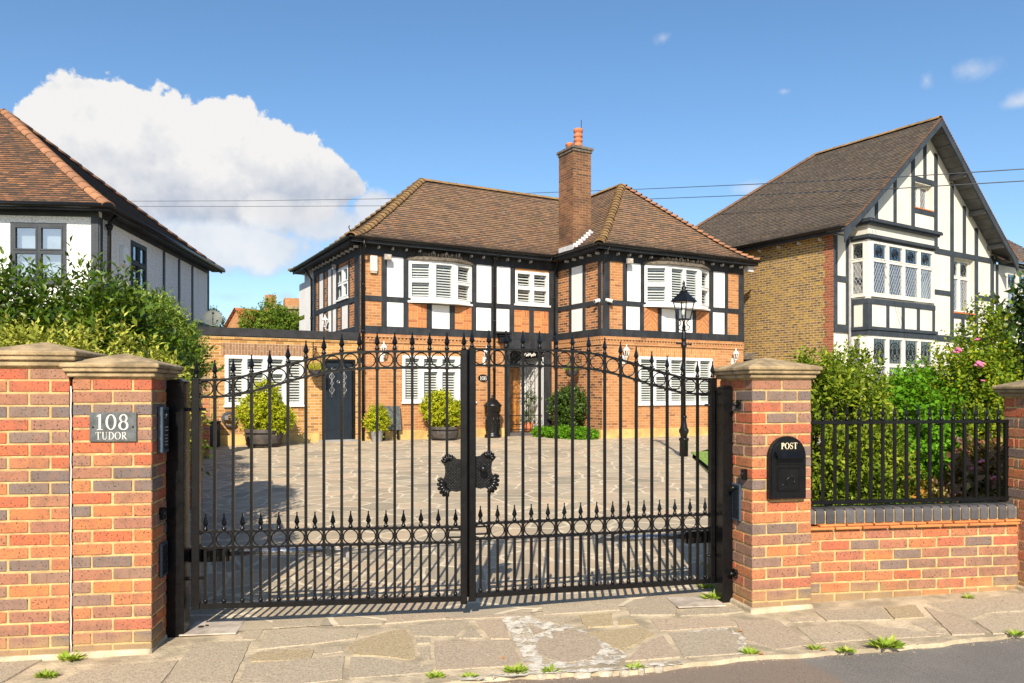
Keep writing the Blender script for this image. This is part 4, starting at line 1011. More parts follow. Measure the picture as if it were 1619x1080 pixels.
def bays(f, P, items, z0, z1):
    for kind, x0, x1 in items:
        a0, a1 = sorted((P(x0), P(x1)))
        if kind == 't': post(f, a0, a1, z0, z1)
        elif kind == 'w': panel(f, a0, a1, z0, z1, 'render')
        elif kind in 'kh': pattern_panel(f, a0, a1, z0, z1, kind)
P0 = lambda p: px(p)
UPm = [('t', 570.3, 577.5), ('t', 603.5, 611.8), ('w', 611.8, 638), ('t', 638, 646), ('t', 746.5, 753.5), ('w', 753.5, 777), ('t', 777, 785.5), ('w', 785.5, 807), ('t', 807, 814.6), ('t', 868, 881.5)]
LOm = [('t', 570.3, 577.5), ('t', 603.5, 611.8), ('w', 611.8, 638), ('t', 638, 645.8), ('k', 645.8, 675), ('t', 675, 683), ('w', 683, 711), ('t', 711, 719), ('k', 719, 746), ('t', 746, 753), ('w', 753, 776.5), ('t', 776.5, 785), ('w', 785, 805.5), ('t', 805.5, 812.8), ('k', 812.8, 837), ('t', 837, 844), ('k', 844, 867.5), ('t', 867.5, 881.5)]
bays(fF, P0, UPm, H_M1, H_FR); bays(fF, P0, LOm, H_B1, H_M0)
PWf = lambda p: px(p, VW)
UPw = [('t', 952.5, 964), ('t', 985, 991.5), ('w', 991.5, 1013), ('t', 1013, 1018.8), ('t', 1121.5, 1128), ('w', 1128, 1146), ('t', 1146, 1151), ('t', 1168, 1176)]
LOw = [('t', 952.5, 963.5), ('t', 984.5, 990), ('w', 990, 1011.5), ('t', 1011.5, 1018), ('h', 1018, 1040), ('t', 1040, 1046), ('w', 1046, 1068), ('t', 1068, 1073.5), ('w', 1073.5, 1095), ('t', 1095, 1100.5), ('h', 1100.5, 1121), ('t', 1121, 1127), ('w', 1127, 1145.5), ('t', 1145.5, 1150), ('t', 1167.5, 1176)]
bays(fW, PWf, UPw, H_M1, H_FR); bays(fW, PWf, LOw, H_B1, H_M0)
PRv = lambda p: HF.v(p, UI)
for z0, z1 in ((H_M1, H_FR), (H_B1, H_M0)):
    bays(fR, PRv, [('t', 946.5, 951.8), ('t', 922.3, 926.3), ('w', 904.6, 922.3), ('t', 901, 904.6), ('t', 877.2, 883)], z0, z1)
PSv = lambda p: HF.v(p, 0)
bays(fS, PSv, [('t', 562, 569.8), ('t', 552, 553.6), ('t', 533, 536), ('w', 527, 533), ('t', 525.5, 527), ('w', 519.5, 525.5), ('t', 518.5, 519.5), ('t', 512.6, 513.8), ('w', 506, 512.6), ('t', 505, 506), ('t', 497.5, 500.6), ('w', 474, 497)], H_M1, H_FR)
bays(fS, PSv, [('t', 562, 569.8), ('t', 551.5, 553), ('w', 541.5, 551.5), ('t', 540.5, 541.5), ('t', 533, 534.6), ('w', 527, 533), ('t', 525.5, 527), ('w', 519.5, 525.5), ('t', 518.5, 519.5), ('t', 512.6, 513.8), ('w', 506, 512.6), ('t', 505, 506), ('t', 497.5, 500.6), ('w', 474, 497)], H_B1, H_M0)
panel(fS, HF.v(497, 0), VD, H_M0, H_M1, 'render'); panel(fS, HF.v(497, 0), VD, 2.7, H_B1, 'render'); panel(fS, HF.v(497, 0), VD, H_FR, H_SO, 'render')
# --- ground floor windows with flat brick arches
window(house, fF, g0, g1, gz0, gz1, [(0, .24), (.27, .49), (.52, .74), (.77, 1)], transomed={1: .70, 2: .70})
window(house, fW, w0, w1, wz0, wz1, [(0, .19), (.21, .39), (.41, .59), (.61, .79), (.81, 1)], transomed={1: .62, 2: .62, 3: .62})
window(house, fF, s0, s1, sz0, sz1, [(0, .48), (.52, 1)], transomed={0: .5, 1: .5})
window(house, fS, sv0, sv1, 4.02, 4.93, [(0, .48), (.52, 1)], transomed={0: .5, 1: .5}, shutter=False)
b = MB(fF); b.box(g0-.1, g1+.1, .0, .007, gz1, gz1+.26); b.build('flat_arch', M['soldier'], house)
b = MB(fW); b.box(w0-.05, w1+.1, .0, .007, wz1, wz1+.27); b.build('flat_arch', M['soldier'], house)
# --- bow windows on the upper floor
def oriel(f, P, x, mid, z0, z1, vbase, mids):
    """x: four pixel columns of the facet corners"""
    a0, a3 = P(x[0], 0), P(x[3], 0); best = None
    for i in range(10, 70):
        d = i*.01; a1, a2 = P(x[1], d), P(x[2], d); e = abs((a1-a0)-(a3-a2))
        if best is None or e < best[0]: best = (e, d, a1, a2)
    _, d, a1, a2 = best; d = min(max(d, .24), .40)
    pts = [(a0, 0), (a1, d), (a2, d), (a3, 0)]
    t = MB(f); pl = [(a0-.08, 0), (a1-.03, d+.05), (a2+.03, d+.05), (a3+.08, 0)]
    t.prism(pl, z0-.07, z0-.012); bay = t.build('bay_window', M['white'], house)
    b = MB(f); b.prism([(p[0], p[1]) for p in pts], z0-.012, z0); b.build('bay_base', M['white'], bay)
    for (p, q), k in zip(zip(pts, pts[1:]), range(3)):
        L = math.hypot(q[0]-p[0], q[1]-p[1]); ux, uo = (q[0]-p[0])/L, (q[1]-p[1])/L
        g = lambda a, o, h, p=p, ux=ux, uo=uo: f(p[0]+ux*a-uo*o, p[1]+uo*a+ux*o-.014, h)
        if k == 1: ls = mids; tr = {}
        else: ls = [(0, 1)]; tr = {0: .5}
        wdo = window(house, g, .0, L, z0, z1, ls, transomed=tr, sill=0, fw=.06, pitch=.070)
    b = MB(f); r = [(a0-.10, 0), (a1-.04, d+.09), (a2+.04, d+.09), (a3+.10, 0)]
    b.prism(r, z1, z1+.07); b.prism([(lerp(a0, a3, .5)+(q[0]-lerp(a0, a3, .5))*.97, q[1]*.9) for q in r], z1+.07, z1+.10)
    rf = b.build('bay_roof', M['weathered'], bay, bevel=.008)
    b = MB(f); rn = random.Random(int(a0*100)); a = a0
    while a < a3:
        dd = d+.04 if a1 < a < a2 else ((a-a0)/(a1-a0) if a <= a1 else (a3-a)/(a3-a2))*(d+.04)
        for o in (dd, dd*.6):
            b.tube([(a+rn.uniform(-.01, .01), o, z1+.09), (a+rn.uniform(-.03, .03), o+rn.uniform(-.02, .05), z1+.10+rn.uniform(.07, .14))], .0055, 4)
        a += .05
    b.build('bird_spikes', M['weathered'], bay)
    b = MB(f); b.prism([(a0, -.6), (a0, 0), (a1, d-.02), (a2, d-.02), (a3, 0), (a3, -.6)], z1-.01, z1-.004); b.build('bay_ceiling', M['white'], bay)
oriel(fF, lambda p, d: HF.u(p, -d), (646, 684.5, 720, 746.5), 0, bz0, bz1, 0, [(0, 1)])
oriel(fW, lambda p, d: HF.u(p, VW-d), (1019, 1058, 1107.5, 1121.5), 0, bz0, bz1+.05, VW, [(0, .49), (.51, 1)])
# --- porch
b = MB(); y1 = 1.15
for pts in ([(po0, 0, -.05), (po0, y1, -.05), (po0, y1, poz), (po0, 0, poz)], [(po1, 0, -.05), (po1, y1, -.05), (po1, y1, poz), (po1, 0, poz)], [(po0, y1, -.05), (po1, y1, -.05), (po1, y1, poz), (po0, y1, poz)], [(po0, 0, poz), (po1, 0, poz), (po1, y1, poz), (po0, y1, poz)]): b.face(pts)
porch = b.build('porch', M['timber2'], house)
b = MB(); b.box(po0+.0, po1, -.05, y1, -.05, .10); b.build('porch_step', M['blue_brick'], porch)
b = MB(); d0, d1 = px(797, y1), px(820.5, y1); b.box(d0, d1, y1-.07, y1-.02, .10, 2.1)
for k in range(3): b.box(d0+.06+k*.21, d0+.2+k*.21, y1-.085, y1-.07, .25, .95); b.box(d0+.06+k*.21, d0+.2+k*.21, y1-.085, y1-.07, 1.05, 2.0)
door = b.build('door', M['oak'], porch); b = MB(); b.ball((d1-.08, y1-.1, 1.05), .03, 8, 5); b.build('handle', M['steel'], door)
b = MB()
for k in range(8): b.box(po1-.03, po1-.006, .04+k*.135, .165+k*.135, .10, 2.4)
b.box(px(821.5, y1), px(829.5, y1), y1-.09, y1-.02, .1, 2.3); b.build('boarded_screen', M['white'], porch)
for x0, x1 in ((po0-.16, po0), (po1, po1+.25)):
    b = MB(fF); b.box(x0, x1, -.10, .035, -.05, H_B0); b.build('porch_post', M['timber'], house, bevel=.005)
b = MB(fF); b.box(po0, po1, -.10, .03, poz-.02, H_B0); b.build('porch_lintel', M['timber'], house, bevel=.005)
# wrought iron screen gate in the porch
g = MB(fF); o = -.05
for k in range(9):
    x = lerp(po0+.03, po1-.03, k/8); g.tube([(x, o, .12), (x, o, 2.15)], .008, 6)
for z in (.2, .62, 1.15, 2.12): g.box(po0, po1, o-.008, o+.008, z-.012, z+.012)
for k in range(8):
    x = lerp(po0+.03, po1-.03, (k+.5)/8); g.ring((x, o, 2.22), .07, .007, 14, 5); g.ring((x, o, .41), .06, .006, 12, 5)
def scroll(mb, cx, o, cz, r, sx=1, sz=1, turns=1.5, rad=.008):
    mb.tube([(cx+sx*r*(1-.8*i/30)*cos(turns*2*pi*i/30), o, cz+sz*r*(1-.8*i/30)*sin(turns*2*pi*i/30)) for i in range(31)], rad, 5)
for sx in (1, -1):
    xc = (po0+po1)/2
    for cz, r in ((1.85, .12), (1.55, .11), (1.32, .09)): scroll(g, xc+sx*.13, o, cz, r, sx, 1)
    scroll(g, xc+sx*.35, o, 2.40, .14, sx, 1); scroll(g, xc+sx*.13, o, 2.42, .10, -sx, 1)
g.tube([(lerp(po0, po1, i/16), o, 2.30+.26*sin(pi*i/16)) for i in range(17)], .012, 6)
g.build('screen_gate', M['iron'], porch)
b = MB(fF); cx = (po0+po1)/2+.1
P = [(cx-.22+.44*i/40, 2.46+.045*sin(i*1.15)+.02*sin(i*.4)) for i in range(41)]
b.tube([(p[0], o+.03, p[1]) for p in P], .012, 5); b.build('scripted_name', M['letter'], porch)
# --- eaves: soffit, fascia, gutter, rafter ends
OV = .36
def eave(f, a0, a1, lab=None):
    b = MB(f); b.box(a0, a1, .026, OV-.03, H_SO, H_SO+.02); b.build('soffit', M['timber'], house)
    b = MB(f); b.box(a0-.0, a1+.0, OV-.03, OV, H_SO-.02, H_SO+.12); b.build('fascia', M['timber'], house, bevel=.004)
    b = MB(f); n = 7; P = [(OV+.005+.055*(1-cos(pi*i/n)), H_SO+.125-.065*sin(pi*i/n)) for i in range(n+1)]
    for i in range(n): b.face([(a0-.03, *P[i]), (a1+.03, *P[i]), (a1+.03, *P[i+1]), (a0-.03, *P[i+1])], 0, True)
    b.build('gutter', M['iron'], house)
    a = a0+.45
    while a < a1-.2:
        b = MB(f); b.box(a-.016, a+.016, .03, .16, H_SO-.10, H_SO-.035); b.build('rafter_end', M['lead'], house); a += .40
eave(fF, -OV, UI-OV-.12); eave(fR, VW-OV, -OV-.01); eave(fW, UI-OV, UW+.25); eave(fS, -OV, VD+.2)
b = MB(); b.box(UW+.0, UW+.25, VW-OV+.03, VD, H_SO, H_SO+.02); b.box(UW+.25, UW+.28, VW-OV, VD, H_SO-.02, H_SO+.12); b.build('soffit', M['timber'], house)
b = MB(); b.box(UW+.02, UW+.24, VW-.20, VW-.02, H_SO-.2, H_SO-.02); b.build('eaves_bracket', M['lead'], house)
def pipe(pts, r=.036, par=None, brackets=()):
    b = MB(); b.tube(pts, r, 8)
    for z in brackets: b.lathe([(r*1.4, 0), (r*1.4, .06)], pts[-1][0], pts[-1][1], z, 8)
    return b.build('downpipe', M['iron'], par or house)
ox = px(574.2, -.08)
pipe([(ox-.06, -OV-.03, H_SO+.08), (ox-.06, -OV-.03, H_SO-.12), (ox, -.09, H_SO-.40), (ox, -.09, 0)], brackets=(.5, 1.9, 2.95, 4.2))
ox = px(781.5, -.08); pipe([(ox, -OV-.05, H_SO+.06), (ox, -.10, H_SO-.16), (ox, -.09, 0)], brackets=(2.0, 3.4, 4.4))
ox = px(877, -.08); pipe([(ox-.05, -OV-.05, H_SO+.06), (ox, -.09, H_SO-.3), (ox, -.09, 2.1)], .03, brackets=(3.0, 4.2))
vv = HF.v(497.5, 0); pipe([(-OV, vv, H_SO+.05), (-.09, vv, H_SO-.35), (-.09, vv, 2.9)], brackets=(3.7,))
ux = px(954, VW-.08); pipe([(ux, VW-OV-.04, H_SO+.05), (ux, VW-.09, H_SO-.3), (ux, VW-.09, 4.7)], .022)
b = MB(fF); q0, q1 = px(785), px(801.5); b.box(q0, q1, .04, .24, 2.97, 3.01); b.box(q0+.03, q1-.03, .04, .20, 2.78, 2.97); b.box(q0-.03, q1+.03, .03, .27, 3.04, 3.07); b.build('rainwater_hopper', M['iron'], house, bevel=.01)

# --- tiled roof
def clip(poly, n, c):
    """keep the part of a convex polygon where n.p >= c"""
    out = []
    for i in range(len(poly)):
        p, q = poly[i], poly[(i+1) % len(poly)]; a = n[0]*p[0]+n[1]*p[1]-c; d = n[0]*q[0]+n[1]*q[1]-c
        if a >= 0: out.append(p)
        if (a >= 0) != (d >= 0): t = a/(a-d); out.append((lerp(p[0], q[0], t), lerp(p[1], q[1], t)))
    return out
def tiled(mb, poly, p0, e, n, Hf, dd=.095, tw=.165, lift=.026, seed=1):
    """poly in plan; p0 a point on the eave, e along the eave, n up the slope (plan units)"""
    rn = random.Random(seed); S = lambda p: (p[0]-p0[0])*e[0]+(p[1]-p0[1])*e[1]; D = lambda p: (p[0]-p0[0])*n[0]+(p[1]-p0[1])*n[1]
    ds = [D(p) for p in poly]; ss = [S(p) for p in poly]; c0 = p0[0]*n[0]+p0[1]*n[1]; ce = p0[0]*e[0]+p0[1]*e[1]
    d = min(ds); r = 0
    while d < max(ds)-1e-4:
        row = clip(clip(poly, n, c0+d), (-n[0], -n[1]), -(c0+d+dd*1.03))
        if len(row) >= 3:
            rs = [S(p) for p in row]; s = floor(min(rs)/tw)*tw+(tw/2 if r % 2 else 0)-tw
            sag = rn.uniform(-.003, .003)
            while s < max(rs):
                g = .003
                t = clip(clip(row, e, ce+s+g), (-e[0], -e[1]), -(ce+s+tw-g)); s += tw
                if len(t) < 3: continue
                lf = lift+rn.uniform(-.005, .006); tw_ = rn.uniform(-.004, .004); sm = sum(S(p) for p in t)/len(t)
                P = []
                for p in t:
                    q = D(p)-d; z = Hf(D(p))+sag+lf*(1-q/dd)+tw_*(S(p)-sm)/tw*(1-q/dd)
                    P.append((p[0], p[1], z))
                ids = [mb.V(p) for p in P]; mb.idx(ids)
                for i in range(len(t)):
                    j = (i+1) % len(t)
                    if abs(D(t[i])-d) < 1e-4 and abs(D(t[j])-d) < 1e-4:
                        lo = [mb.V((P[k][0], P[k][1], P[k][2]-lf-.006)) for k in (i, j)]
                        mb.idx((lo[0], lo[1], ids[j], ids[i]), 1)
        d += dd; r += 1
def Hcurve(z0, z1, run, k=.08, w=.12):
    N = 1+k*(exp(-1/w)-1)
    return lambda d: z0+(z1-z0)*((max(0, d)/run)+k*(exp(-max(0, d)/run/w)-1))/N
def hip_run(mb, P, r=.12, step=.22, flare=.03, seed=2, over=.0):
    rn = random.Random(seed); pts = [Vector(p) for p in P]; seg = [(pts[i+1]-pts[i]).length for i in range(len(pts)-1)]; T = sum(seg)
    def at(s):
        s = clamp(s, 0, T)
        for i, l in enumerate(seg):
            if s <= l or i == len(seg)-1: return pts[i].lerp(pts[i+1], s/l if l else 0)
            s -= l
    s = 0; n = 7
    while s < T:
        a, b_ = at(s), at(min(T, s+step*1.12)); d = (b_-a).normalized(); x = d.cross(Vector((0, 0, 1))).normalized(); y = x.cross(d)
        j = rn.uniform(-.008, .008); rings = []
        for p, q, up in ((a, r+flare, flare*.6), (b_, r, 0)):
            rings.append([mb.V(p+x*(q*cos(pi*i/n)+j)+y*(q*.75*sin(pi*i/n)-r*.25+up)) for i in range(n+1)])
        for i in range(n): mb.idx((rings[0][i], rings[0][i+1], rings[1][i+1], rings[1][i]), 0, True)
        inner = [mb.V(Vector(mb.v[k])*1.0-y*.022) for k in rings[0]]
        for i in range(n): mb.idx((inner[i], inner[i+1], rings[0][i+1], rings[0][i]))
        s += step
ZE, ZR = 5.445, 8.19; ov = .40; ovr = .28
VR = VD/2; UR = (UI+UW)/2+.0
Hm = Hcurve(ZE, ZR, VR+ov); Hw = Hcurve(ZE, ZR, (UW-UI)/2+ov)
roof = MB()
tiled(roof, [(-ov, -ov), (UR, -ov), (UR, VR), (VR, VR)], (-ov, -ov), (1, 0), (0, 1), Hm, seed=1)
tiled(roof, [(-ov, VD+ov), (-ov, -ov), (VR, VR)], (-ov, -ov), (0, 1), (1, 0), Hm, seed=2)
tiled(roof, [(UI-ov, VR), (UI-ov, VW-ov), (UR, VW+(UW-UI)/2), (UR, VR)], (UI-ov, VW-ov), (0, 1), (1, 0), Hw, seed=3)
tiled(roof, [(UI-ov, VW-ov), (UW+ovr, VW-ov), (UR, VW+(UW-UI)/2)], (UI-ov, VW-ov), (1, 0), (0, 1), Hw, seed=4)
tiled(roof, [(UW+ovr, VW-ov), (UW+ovr, VR), (UR, VR), (UR, VW+(UW-UI)/2)], (UW+ovr, VW-ov), (0, 1), (-1, 0), Hcurve(ZE, ZR, UW+ovr-UR), dd=.17, tw=.33, seed=5)
tiled(roof, [(-ov, VD+ov), (VR, VR), (UW+ovr, VR), (UW+ovr, VD+ov)], (-ov, VD+ov), (1, 0), (0, -1), Hm, dd=.3, tw=.6, seed=6)
rf = roof.build('roof', [M['tile'], M['tile_edge_shade']], house, uv=False)
b = MB()
for A, Bp, Hq in (((-ov, -ov), (VR, VR), Hm), ((-ov, VD+ov), (VR, VR), Hm), ((UI-ov, VW-ov), (UR, VW+(UW-UI)/2), Hw)):
    run = VR+ov if Hq is Hm else UR-UI+ov
    hip_run(b, [(lerp(A[0], Bp[0], i/14), lerp(A[1], Bp[1], i/14), Hq(run*i/14)+.01) for i in range(15)], seed=int(A[1]*10+50))
hip_run(b, [(VR, VR, ZR+.01), (UR, VR, ZR+.01)], .12, .3, .006); hip_run(b, [(UR, VW+(UW-UI)/2, ZR+.01), (UR, VR, ZR+.01)], .12, .3, .006)
b.build('hip_tiles', M['hip'], rf, uv=False)
b = MB(); A, Bp = (UW+ovr, VW-ov), (UR, VW+(UW-UI)/2)
hip_run(b, [(lerp(A[0], Bp[0], i/14), lerp(A[1], Bp[1], i/14), Hw((UR-UI+ov)*i/14)+.02) for i in range(15)], .085, .2, .05, 9); b.build('hip_tiles', M['hip_o'], rf, uv=False)
b = MB(); b.tube([(-ov+.05, -ov+.03, ZE+.08), (-ov-.02, -ov-.02, ZE+.16), (-ov-.06, -ov-.05, ZE+.22), (-ov-.02, -ov-.02, ZE+.26)], .014, 6); b.build('hip_iron', M['iron'], rf)
# --- chimney
cu, cv = 6.2, -1.05; cw, cd = .64, .80
b = MB(); b.box(cu, cu+cw, cv, cv+cd, 5.5, 8.52); ch = b.build('chimney', M['chim'], house)
b = MB(); b.box(cu-.03, cu+cw+.03, cv-.03, cv+cd+.03, 8.52, 8.60); b.box(cu-.06, cu+cw+.06, cv-.06, cv+cd+.06, 8.60, 8.68); b.box(cu-.02, cu+cw+.02, cv-.02, cv+cd+.02, 8.68, 8.74, taper=.25); b.build('chimney_crown', M['weathered'], ch, bevel=.01)
b = MB(); b.lathe([(.135, 0), (.135, .06), (.115, .08), (.115, .15), (.14, .17), (.14, .21), (.115, .225), (.115, .29), (.14, .305), (.14, .345), (.115, .36), (.115, .43), (.145, .46), (.145, .53), (.13, .55)], cu+.34, cv+.25, 8.74, 16); b.build('chimney_pot', M['terracotta'], ch)
b = MB(); b.lathe([(.12, 0), (.11, .12), (.135, .14), (.135, .2), (.12, .21)], cu+.28, cv+.62, 8.74, 14); b.build('chimney_pot', M['terracotta'], ch)
b = MB(); b.tube([(cu+.50, cv+.32, 8.7), (cu+.50, cv+.32, 9.62)], .010, 6); b.build('aerial_rod', M['iron'], ch)
b = MB(); b.box(cu-.012, cu+.002, cv-.01, cv+cd, Hw(cu-UI+ov)-.02, Hw(cu-UI+ov)+.14)
n = 7
for i in range(n):
    u0, u1 = cu+cw*i/n, cu+cw*(i+1)/n; z = Hw(u1-UI+ov); b.box(u0, u1, cv-.014, cv-.001, z-.10, z+.11)
    b.box(u0, u1, cv-.11, cv-.012, z-.02, z+.045)
b.build('flashing', M['lead'], ch)
# --- side extension of the house
UX = px(317.5)
ext = thing('extension', 'low flat roofed yellow brick extension with a window and slate blue door', 'extension', HF.W(0, 0), HF.a)
e0, e1, ez0, ez1 = px(356), px(480.3), .99, 2.245
dd0, dd1, dz1 = px(509.5), px(561.7), 2.2
UJ = -.006
b = MB(); holed_wall(b, fF, UX, UJ, -.1, 2.72, [(e0, e1, ez0, ez1), (dd0, dd1, .02, dz1)]); holed_wall(b, lambda a, o, h: (UX-o, a, h), 0, 5.5, -.1, 2.72, []); holed_wall(b, lambda a, o, h: (a, 5.5+o, h), UX, -.01, -.1, 2.72, []); b.build('wall', M['brick_y'], ext)
b = MB(); b.box(UX-.04, UJ, -.06, 5.55, 2.72, 2.93); b.build('flat_roof', M['felt'], ext, bevel=.01)
b = MB(fF); b.box(UX-.02, UJ-.02, .0, .03, 2.645, 2.715); b.build('brick_string', M['brick_y'], ext)
b = MB(fF); b.box(UX, dd0-.06, .001, .035, -.05, H_PL); b.build('plinth', M['plinth'], ext, bevel=.01)
b = MB(fF); b.box(e0-.08, e1+.08, .0, .008, ez1, ez1+.30); b.build('flat_arch', M['soldier2'], ext)
window(ext, fF, e0, e1, ez0, ez1, [(0, .235), (.255, .49), (.51, .745), (.765, 1)], transomed={1: .68, 2: .68})
# slate blue door
b = MB(fF); b.box(dd0, dd0+.07, -.1, .02, .05, dz1); b.box(dd1-.07, dd1, -.1, .02, .05, dz1); b.box(dd0+.07, dd1-.07, -.1, .02, dz1-.06, dz1); dr = b.build('door', M['black'], ext)
x0, x1 = dd0+.075, dd1-.075; xm = (x0+x1)/2; y0 = .055
b = MB(fF); gl = [(x0+.10, xm-.06), (xm+.06, x1-.10)]; zt0, zt1 = 1.18, 2.0
b.box(x0, gl[0][0], -.09, -.04, y0, dz1-.065); b.box(gl[0][1], gl[1][0], -.09, -.04, y0, dz1-.065); b.box(gl[1][1], x1, -.09, -.04, y0, dz1-.065)
for g_ in gl:
    b.box(g_[0], g_[1], -.09, -.04, y0, zt0); b.box(g_[0], g_[1], -.09, -.04, zt1, dz1-.065)
    b.box(g_[0]-.01, g_[1]+.01, -.04, -.034, .28, .98); b.box(g_[0]+.02, g_[1]-.02, -.034, -.026, .33, .93)
    for q in ((g_[0]-.02, g_[0]), (g_[1], g_[1]+.02)): b.box(*q, -.04, -.028, zt0, zt1)
    b.box(g_[0]-.02, g_[1]+.02, -.04, -.028, zt0-.02, zt0); b.box(g_[0]-.02, g_[1]+.02, -.04, -.028, zt1, zt1+.02)
b.build('door_slab', M['bluedoor'], dr)
for g_ in gl:
    b = MB(fF); b.box(g_[0], g_[1], -.07, -.06, zt0, zt1); b.build('door_glass', M['screen'], dr)
    b = MB(fF); c = (g_[0]+g_[1])/2
    for zc, s in ((1.74, .10), (1.56, .06), (1.38, .10)):
        P = [(c, zc+s*1.1), (c+s*.7, zc), (c, zc-s*1.1), (c-s*.7, zc)]; b.tube([(p[0], -.055, p[1]) for p in P], .006, 4, closed=True)
    b.tube([(c, -.055, zt0), (c, -.055, zt1)], .004, 4)
    b.build('leading', M['lead'], dr)
b = MB(fF); b.ring((xm, -.03, 1.60), .035, .008, 12, 5); b.build('knocker', M['steel'], dr)
b = MB(fF); b.box(dd0-.1, dd1+.12, -.1, .08, -.02, .055); b.build('threshold', M['grey'], dr)
# ================================================================== THINGS FIXED TO OR STANDING BY THE HOUSE
def H_at(u, v, h): return HF.W(u, v, h)
def lantern(u, v, h, label, rot=0):
    t = thing('wall_lantern', label, 'wall lantern', H_at(u, v, h), HF.a+rot, 'white wall lanterns on the house')
    w = M['white']
    b = MB(); b.box(-.05, .05, -.025, 0, -.28, -.04); b.build('back_plate', w, t, bevel=.006)
    b = MB(); b.tube([(0, -.02, -.17), (0, -.08, -.2), (0, -.14, -.15), (0, -.15, -.10)], .012, 6); b.lathe([(.02, 0), (.05, .03), (.05, .045)], 0, -.15, -.12, 6); b.build('arm', w, t)
    b = MB()
    for k in range(6):
        a = 2*pi*k/6; b.tube([(.048*cos(a), -.15+.048*sin(a), -.075), (.082*cos(a), -.15+.082*sin(a), .10)], .008, 5)
    b.build('cage', w, t)
    b = MB(); b.lathe([(.046, -.075), (.078, .10)], 0, -.15, 0, 6, sm=False, caps=False); b.build('glass', M['lampglass'], t, uv=False)
    b = MB(); b.lathe([(.105, .10), (.10, .115), (.045, .18), (.02, .2), (.015, .22), (.022, .235), (.008, .26), (.003, .29)], 0, -.15, 0, 6, sm=False); b.build('hood', w, t)
lantern(px(604.5), 0, 2.44, 'white wall lantern left of the ground floor window, above the leaning slate board')
lantern(px(766), 0, 2.40, 'white wall lantern directly above the oval 108 plaque')
lantern(px(986, VW), VW, 2.42, 'white wall lantern on the wing left of its ground floor window')
lantern(px(1158.5, VW), VW, 2.43, 'white wall lantern on the right hand end of the wing behind the gate pillar')
vl = HF.v(522, 0); lantern(0, vl, HF.h(512, 0, vl), 'white wall lantern on the left flank above the flat extension roof', -pi/2)
def floodlight(f, a, z, label):
    o = f(a, .03, z); t = thing('floodlight', label, 'floodlight', H_at(*o), HF.a, 'floodlights under the eaves')
    b = MB(); b.box(-.02, .02, -.10, 0, .02, .05); b.box(-.10, .10, -.20, -.12, -.10, .06); b.build('housing', M['grey'], t, bevel=.008)
    b = MB(); b.face([(-.085, -.201, -.085), (.085, -.201, -.085), (.085, -.2015, .045), (-.085, -.2015, .045)]); b.box(-.085, .085, -.206, -.2005, -.085, .045); b.build('lamp_face', M['plate'], t)
floodlight(fF, px(610), 5.03, 'grey floodlight beside the white alarm box')
floodlight(fW, px(990, VW), 5.10, 'grey floodlight on the corner of the wing beside its bow window')
floodlight(fS, HF.v(530, 0), 5.05, 'small floodlight under the eaves of the left flank')
t = thing('alarm_box', 'white burglar alarm box on the brick panel under the left eaves', 'alarm box', H_at(px(590.5), 0, 4.62), HF.a)
b = MB(); b.prism([(-.10, .0), (.10, .0), (.095, .42), (-.095, .42)], -.09, 0, 0, 'y'); b.build('cover', M['cream'], t, bevel=.01)
b = MB(); b.box(-.09, .09, -.07, 0, -.05, .0); b.build('base', M['plate'], t)
for f, a, lab, s in ((fR, VW+.10, 'white security camera left of the wing corner post', 1), (fW, UI+.16, 'white security camera right of the wing corner post', -1)):
    o = f(a, .03, 3.93); t = thing('security_camera', lab, 'security camera', H_at(*o), HF.a, 'security cameras on the wing corner')
    d = Vector((-.16, -.02, -.05)) if s > 0 else Vector((.10, -.16, -.05))
    b = MB(); b.ball((0, -.03 if s < 0 else 0, 0), .055, 10, 6); b.build('mount', M['white'], t)
    b = MB(); q = Vector((-.05 if s > 0 else 0, 0 if s > 0 else -.06, 0)); b.tube([q-d*.4, q+d*.7], .05, 10); b.build('body', M['white'], t)
    b = MB(); b.tube([q+d*.7, q+d*.74], .035, 10); b.build('lens', M['screen'], t)
t = thing('number_plaque', 'oval black plaque with white 108 between the window and the porch', 'house number', H_at(px(764), 0, 1.74), HF.a)
b = MB(); b.prism([(.16*cos(2*pi*i/28), .108*sin(2*pi*i/28)) for i in range(28)], -.02, 0, 0, 'y'); b.build('plaque', M['black'], t)
b = MB(); word(b, '108', -.108, -.062, .124, .15, -.02); b.build('lettering', M['letter'], t, loc=(0, -.0208, 0))
t = thing('slate_board', 'square dark slate panel leaning on the wall by the small pot plant', 'board', H_at(px(616), -.04, 0.02), HF.a)
b = MB(); b.prism([(-.16, .26), (-.10, .26), (-.02, .92), (-.06, .92)], -.28, .28, 0, 'x'); b.build('panel', M['slate'], t, bevel=.004)
b = MB(); b.box(-.22, -.18, -.14, -.06, 0, .27); b.box(.18, .22, -.14, -.06, 0, .27); b.build('foot', M['iron'], t)
t = thing('pedestal_bin', 'round black ornamental cast iron pillar with a domed lid by the downpipe', 'pillar bin', H_at(px(769), -.42, 0), HF.a)
b = MB(); b.lathe([(.24, 0), (.24, .08), (.205, .11), (.20, .16), (.20, .72), (.225, .75)], n=20); b.build('body', M['castiron'], t)
b = MB()
for k in range(10):
    a = 2*pi*k/10
    b.tube([(.2*cos(a), .2*sin(a), .2), (.207*cos(a+.12), .207*sin(a+.12), .34), (.207*cos(a-.1), .207*sin(a-.1), .5), (.2*cos(a), .2*sin(a), .66)], .012, 5); b.ball((.2*cos(a+.3), .2*sin(a+.3), .42), .022, 6, 4)
b.build('relief', M['castiron'], t)
b = MB(); b.lathe([(.235, .75), (.24, .90), (.27, .92), (.27, .95), (.2, 1.02), (.13, 1.10), (.06, 1.15), (.03, 1.17), (.04, 1.2), (.03, 1.23), (.005, 1.25)], n=20); b.build('lid', M['castiron'], t)
